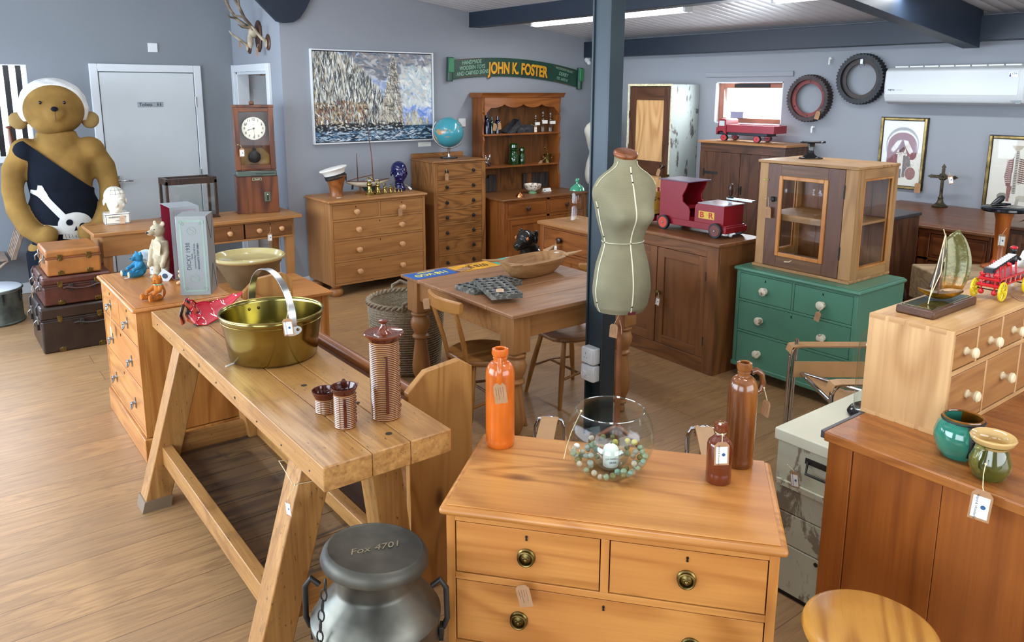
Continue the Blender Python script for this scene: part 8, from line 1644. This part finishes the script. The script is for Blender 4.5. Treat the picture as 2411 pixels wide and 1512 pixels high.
d_ = MB().ell((.165, 0, .115), (.014, .016, .022), 12, 8).ell((.168, 0, .145), .010, 10, 8).tube([(.17, -.012, .122), (.19, -.014, .112)], .005, 8).build('driver', 'black', t); MB().ell((.166, 0, .154), (.013, .012, .006), 12, 6).build('driver_hat', R3, t)
for y in (-.022, .022): MB().ell((.285, y, .075), (.042, .014, .02), 16, 10).tube([(.255, y, .07), (.252, y, .03), (.256, y, .0)], [.010, .006, .004], 8).tube([(.315, y, .07), (.322, y, .035), (.30, y, .01)], [.010, .006, .004], 8).tube([(.315, y, .085), (.335, y, .115)], [.012, .009], 8).ell((.348, y, .12), (.018, .008, .009), 10, 8).tube([(.245, y, .08), (.232, y, .05)], [.006, .003], 8).build('horse', WH, t)
# =============== PRICE TAGS ===============
FV = radians(-37.5)      # yaw of a card turned to the shop floor (face towards the entrance)
W_ = WX
price_tag((1.062, 2.758, 1.10), (1.036, 2.735, 1.006), 'white labelled price tag hanging from the handle of the brass pan', 'label', .82, FV, radians(-6))
price_tag((.80, 2.12, .672), (.765, 2.095, .645), 'white labelled price tag tied round the near leg of the workbench', 'label', .62, FV-.7, radians(-6))
MB().tube([(.795, 2.124, .672), (.925, 2.124, .655), (.935, 2.24, .665), (.80, 2.245, .70), (.795, 2.17, .69)], .0014, 6, closed=True).build('twine_loop', 'string', TAGS[-1]).parent = None
lp = bpy.data.objects['twine_loop']; tag(lp, 'loop of twine tied round the near splayed leg of the workbench', 'string')
price_tag((1.333, 1.796, .997), (1.325, 1.79, .978), 'brown handwritten price tag on the orange stoneware bottle', 'hand', .80, FV, radians(-8))
price_tag((1.706, 1.252, .905), (1.692, 1.241, .890), 'white labelled price tag on the short brown beer bottle', 'label', .86, FV, radians(-2), radians(2))
price_tag((1.905, 1.262, .992), (1.905, 1.248, .957), 'brown price tag hanging from the loop of the tall mottled bottle', 'hand', .62, FV-1.1, radians(8))
price_tag((2.345, 1.435, .540), (2.343, 1.408, .528), 'white labelled price tag on the flaking cream chest', 'label', .72, W_, radians(-10))
price_tag((2.085, .722, .915), (2.030, .700, .868), 'large white labelled price tag of the olive mug hanging over the counter edge', 'label', 1.0, W_+.25, radians(3), via=[(2.062, .716, .895), (2.04, .706, .872)])
price_tag((1.163, 1.447, .609), (1.147, 1.448, .560), 'brown handwritten price tag on the left lion pull of the front chest', 'hand', .78, FCR, radians(-14), via=[(1.168, 1.442, .592), (1.16, 1.445, .575)])
MB().tube([(1.163, 1.447, .609), (1.152, 1.457, .602), (1.132, 1.475, .603)], .0012, 6).build('loose_end', 'string', TAGS[-1])
o = kids(TAGS[-1])[-1]; MM = (Matrix.Translation(TAGS[-1].location) @ TAGS[-1].rotation_euler.to_matrix().to_4x4() @ Matrix.Scale(.78, 4)).inverted()
for v in o.data.vertices: v.co = MM @ v.co
price_tag((4.07, 2.352, .612), (4.066, 2.366, .590), 'brown price tag on the top right knob of the green chest', 'hand', .72, W_, radians(14))
price_tag((3.99, 3.525, .47), (3.982, 3.520, .445), 'white labelled price tag on the latch of the brown two-door cupboard', 'label', .78, W_, radians(8))
price_tag((4.19, 2.857, 1.19), (4.185, 2.832, 1.141), 'brown price tag hanging from the latch of the glazed pine cabinet', 'hand', .85, W_, radians(-2), via=[(4.19, 2.84, 1.20)])
price_tag((2.337, 6.435, .69), (2.323, 6.42, .644), 'small white labelled price tag on the drawer knob of the long table', 'label', .85, 0, 0)
price_tag((3.53, 6.32, .79), (3.53, 6.31, .765), 'brown price tag on the top right knob of the pine chest by the wall', 'hand', .85, 0, 0)
price_tag((2.20, 6.66, 1.38), (2.208, 6.65, 1.355), 'white labelled price tag hanging from the key of the mahogany clock', 'label', .88, radians(-14), 0)
price_tag((4.115, 6.425, 1.08), (4.118, 6.42, 1.045), 'brown price tag on the top drawer ring of the tall narrow chest', 'hand', .85, 0, 0)
price_tag((.748, 4.57, .67), (.738, 4.545, .59), 'white labelled price tag on the silver handle of the teddy chest', 'label', .85, W_, 0)
price_tag((2.638, 2.571, .785), (2.600, 2.571, .737), 'brown price tag hanging under the green grey dress form', 'hand', .85, FV-.5, radians(4), via=[(2.62, 2.57, .765)])
MB().tube([(.03, 0, .03), (.045, 0, -.01), (.05, 0, -.05)], .001, 6).build('loose_end', 'string', TAGS[-1])
price_tag((6.42, 3.86, 1.70), (6.40, 3.885, 1.675), 'brown price tag on the red toothed wheel', 'hand', .9, W_, radians(16))
price_tag((6.465, 2.975, 1.155), (6.455, 2.988, 1.12), 'brown price tag at the bottom corner of the torso print', 'hand', 1.0, W_, 0)
price_tag((6.305, 2.69, 1.235), (6.288, 2.676, 1.22), 'white labelled price tag on the arm of the bronze crucifix', 'label', .82, W_, radians(-14))
price_tag((.962, 4.684, .885), (.990, 4.632, .887), 'white labelled price tag standing beside the blue teddy', 'label', .92, W_+.35, radians(4))
price_tag((.895, 4.075, .875), (.902, 4.068, .865), 'cream card tag hanging at the side of the amber teddy', 'pale', .52, FV+.1, radians(10))
price_tag((1.01, 4.52, 1.035), (1.005, 4.50, 1.025), 'pale card tag hanging on the chest of the ivory bear', 'pale', .95, W_+.4, radians(14))
price_tag((1.24, 6.79, .86), (1.26, 6.775, .85), 'pale card tag hanging on the white phrenology head', 'pale', .8, 0, 0)
price_tag((2.60, 7.70, 2.335), (2.60, 7.69, 2.315), 'brown tag on the left hoof trophy', 'hand', .95, W_, 0); price_tag((2.60, 7.42, 2.33), (2.59, 7.44, 2.315), 'brown tag hanging from the large antlers', 'hand', 1., W_, 0); price_tag((2.62, 7.26, 2.25), (2.61, 7.27, 2.22), 'brown tag on the right hoof trophy', 'hand', .9, W_, radians(-10))
price_tag((3.745, 6.58, .945), (3.765, 6.565, .928), 'small white tag at the neck of the blue glass head', 'label', .6, 0, radians(-18), radians(-50))
price_tag((4.86, 6.70, 1.515), (4.905, 6.69, 1.50), 'brown tag hanging on the green bottle of the rack', 'hand', .9, 0, radians(12)); price_tag((4.98, 6.70, 1.52), (4.955, 6.69, 1.51), 'brown tag hanging on the right dark blue bottle of the rack', 'hand', .9, 0, radians(-8))
price_tag((5.40, 6.70, 1.478), (5.45, 6.685, 1.462), 'white labelled tag on the flat loaf tin of the rack', 'label', .85, 0, 0)
price_tag((4.115, 4.765, .63), (4.112, 4.768, .60), 'white labelled tag on the small cabinet knob', 'label', .75, W_, 0)
price_tag((5.44, 1.94, 1.0), (5.415, 1.95, .965), 'white labelled tag tied to the orange wooden pedestal', 'label', .95, W_, 0)
price_tag((6.01, 5.345, 1.085), (6.0, 5.36, 1.065), 'brown tag on the knob of the tall peeling cupboard', 'hand', .9, W_, radians(20))
price_tag((.565, 6.23, .52), (.54, 6.225, .475), 'brown tag hanging from the middle suitcase clasp', 'hand', .8, W_, 0)
price_tag((2.13, 3.475, .74), (2.088, 3.480, .75), 'brown tag looped over the top rail of the left stick chair', 'hand', .72, FV, radians(-6))
price_tag((5.63, 6.72, 1.10), (5.56, 6.70, 1.075), 'brown tag leaning on the brass mortar', 'hand', .7, 0, radians(50))
# loose cards lying flat
def flat(label, loc, rz, kind='pale', s=.8, tiltx=pi/2):
    if kind not in _cards: _cards[kind] = tag_card(kind)
    r = dup(_cards[kind])
    r.location = loc; r.scale = (s, s, s); r.rotation_euler = (Matrix.Rotation(rz, 3, 'Z') @ Matrix.Rotation(-tiltx, 3, 'X')).to_euler(); tag(r, label, 'price tag')
flat('pale card lying on the lower iron cup tray', (2.44, 3.50, PTZ+.030), 1.2); flat('pale card lying on the upper iron cup tray', (2.40, 3.235, PTZ+.057), -.6, 'pale', .85)
flat('brown tag lying between the blue and yellow number plates', (2.575, 3.90, PTZ+.004), 1.9, 'hand', 1.3); flat('white labelled tag lying on the far lug of the dough bowl', (3.10, 3.56, PTZ+.118), -1.3, 'label', .6)
flat('brown handwritten tag lying behind the toy fire engine wheel', (2.90, .975, SDZ+.0015), -.9, 'hand', .95)
one(MB().box(-.018, .018, -.01, .01, 0, .002), 'price_slip', 'paper', 'tiny white price slip on the pine chest in front of the cap stand', 'paper slip', (2.99, 6.47, PCZ+.001), 0)
t = thing('twine', 'piece of twine hanging down from the fishbowl rim', 'string', (FB[0], FB[1], FCZ)); MB().tube([(-.082, .035, .199), (-.095, .04, .17), (-.108, .045, .14), (-.120, .05, .10), (-.128, .053, .06)], .0011, 6).ell((-.081, .035, .201), .0035, 8, 6).build('twine_strand', 'string', t)
# the tag prototypes were placed on their first use; nothing is left at the origin
for k_ in _cards.values():
    for c_ in kids(k_)+[k_]: bpy.data.objects.remove(c_)
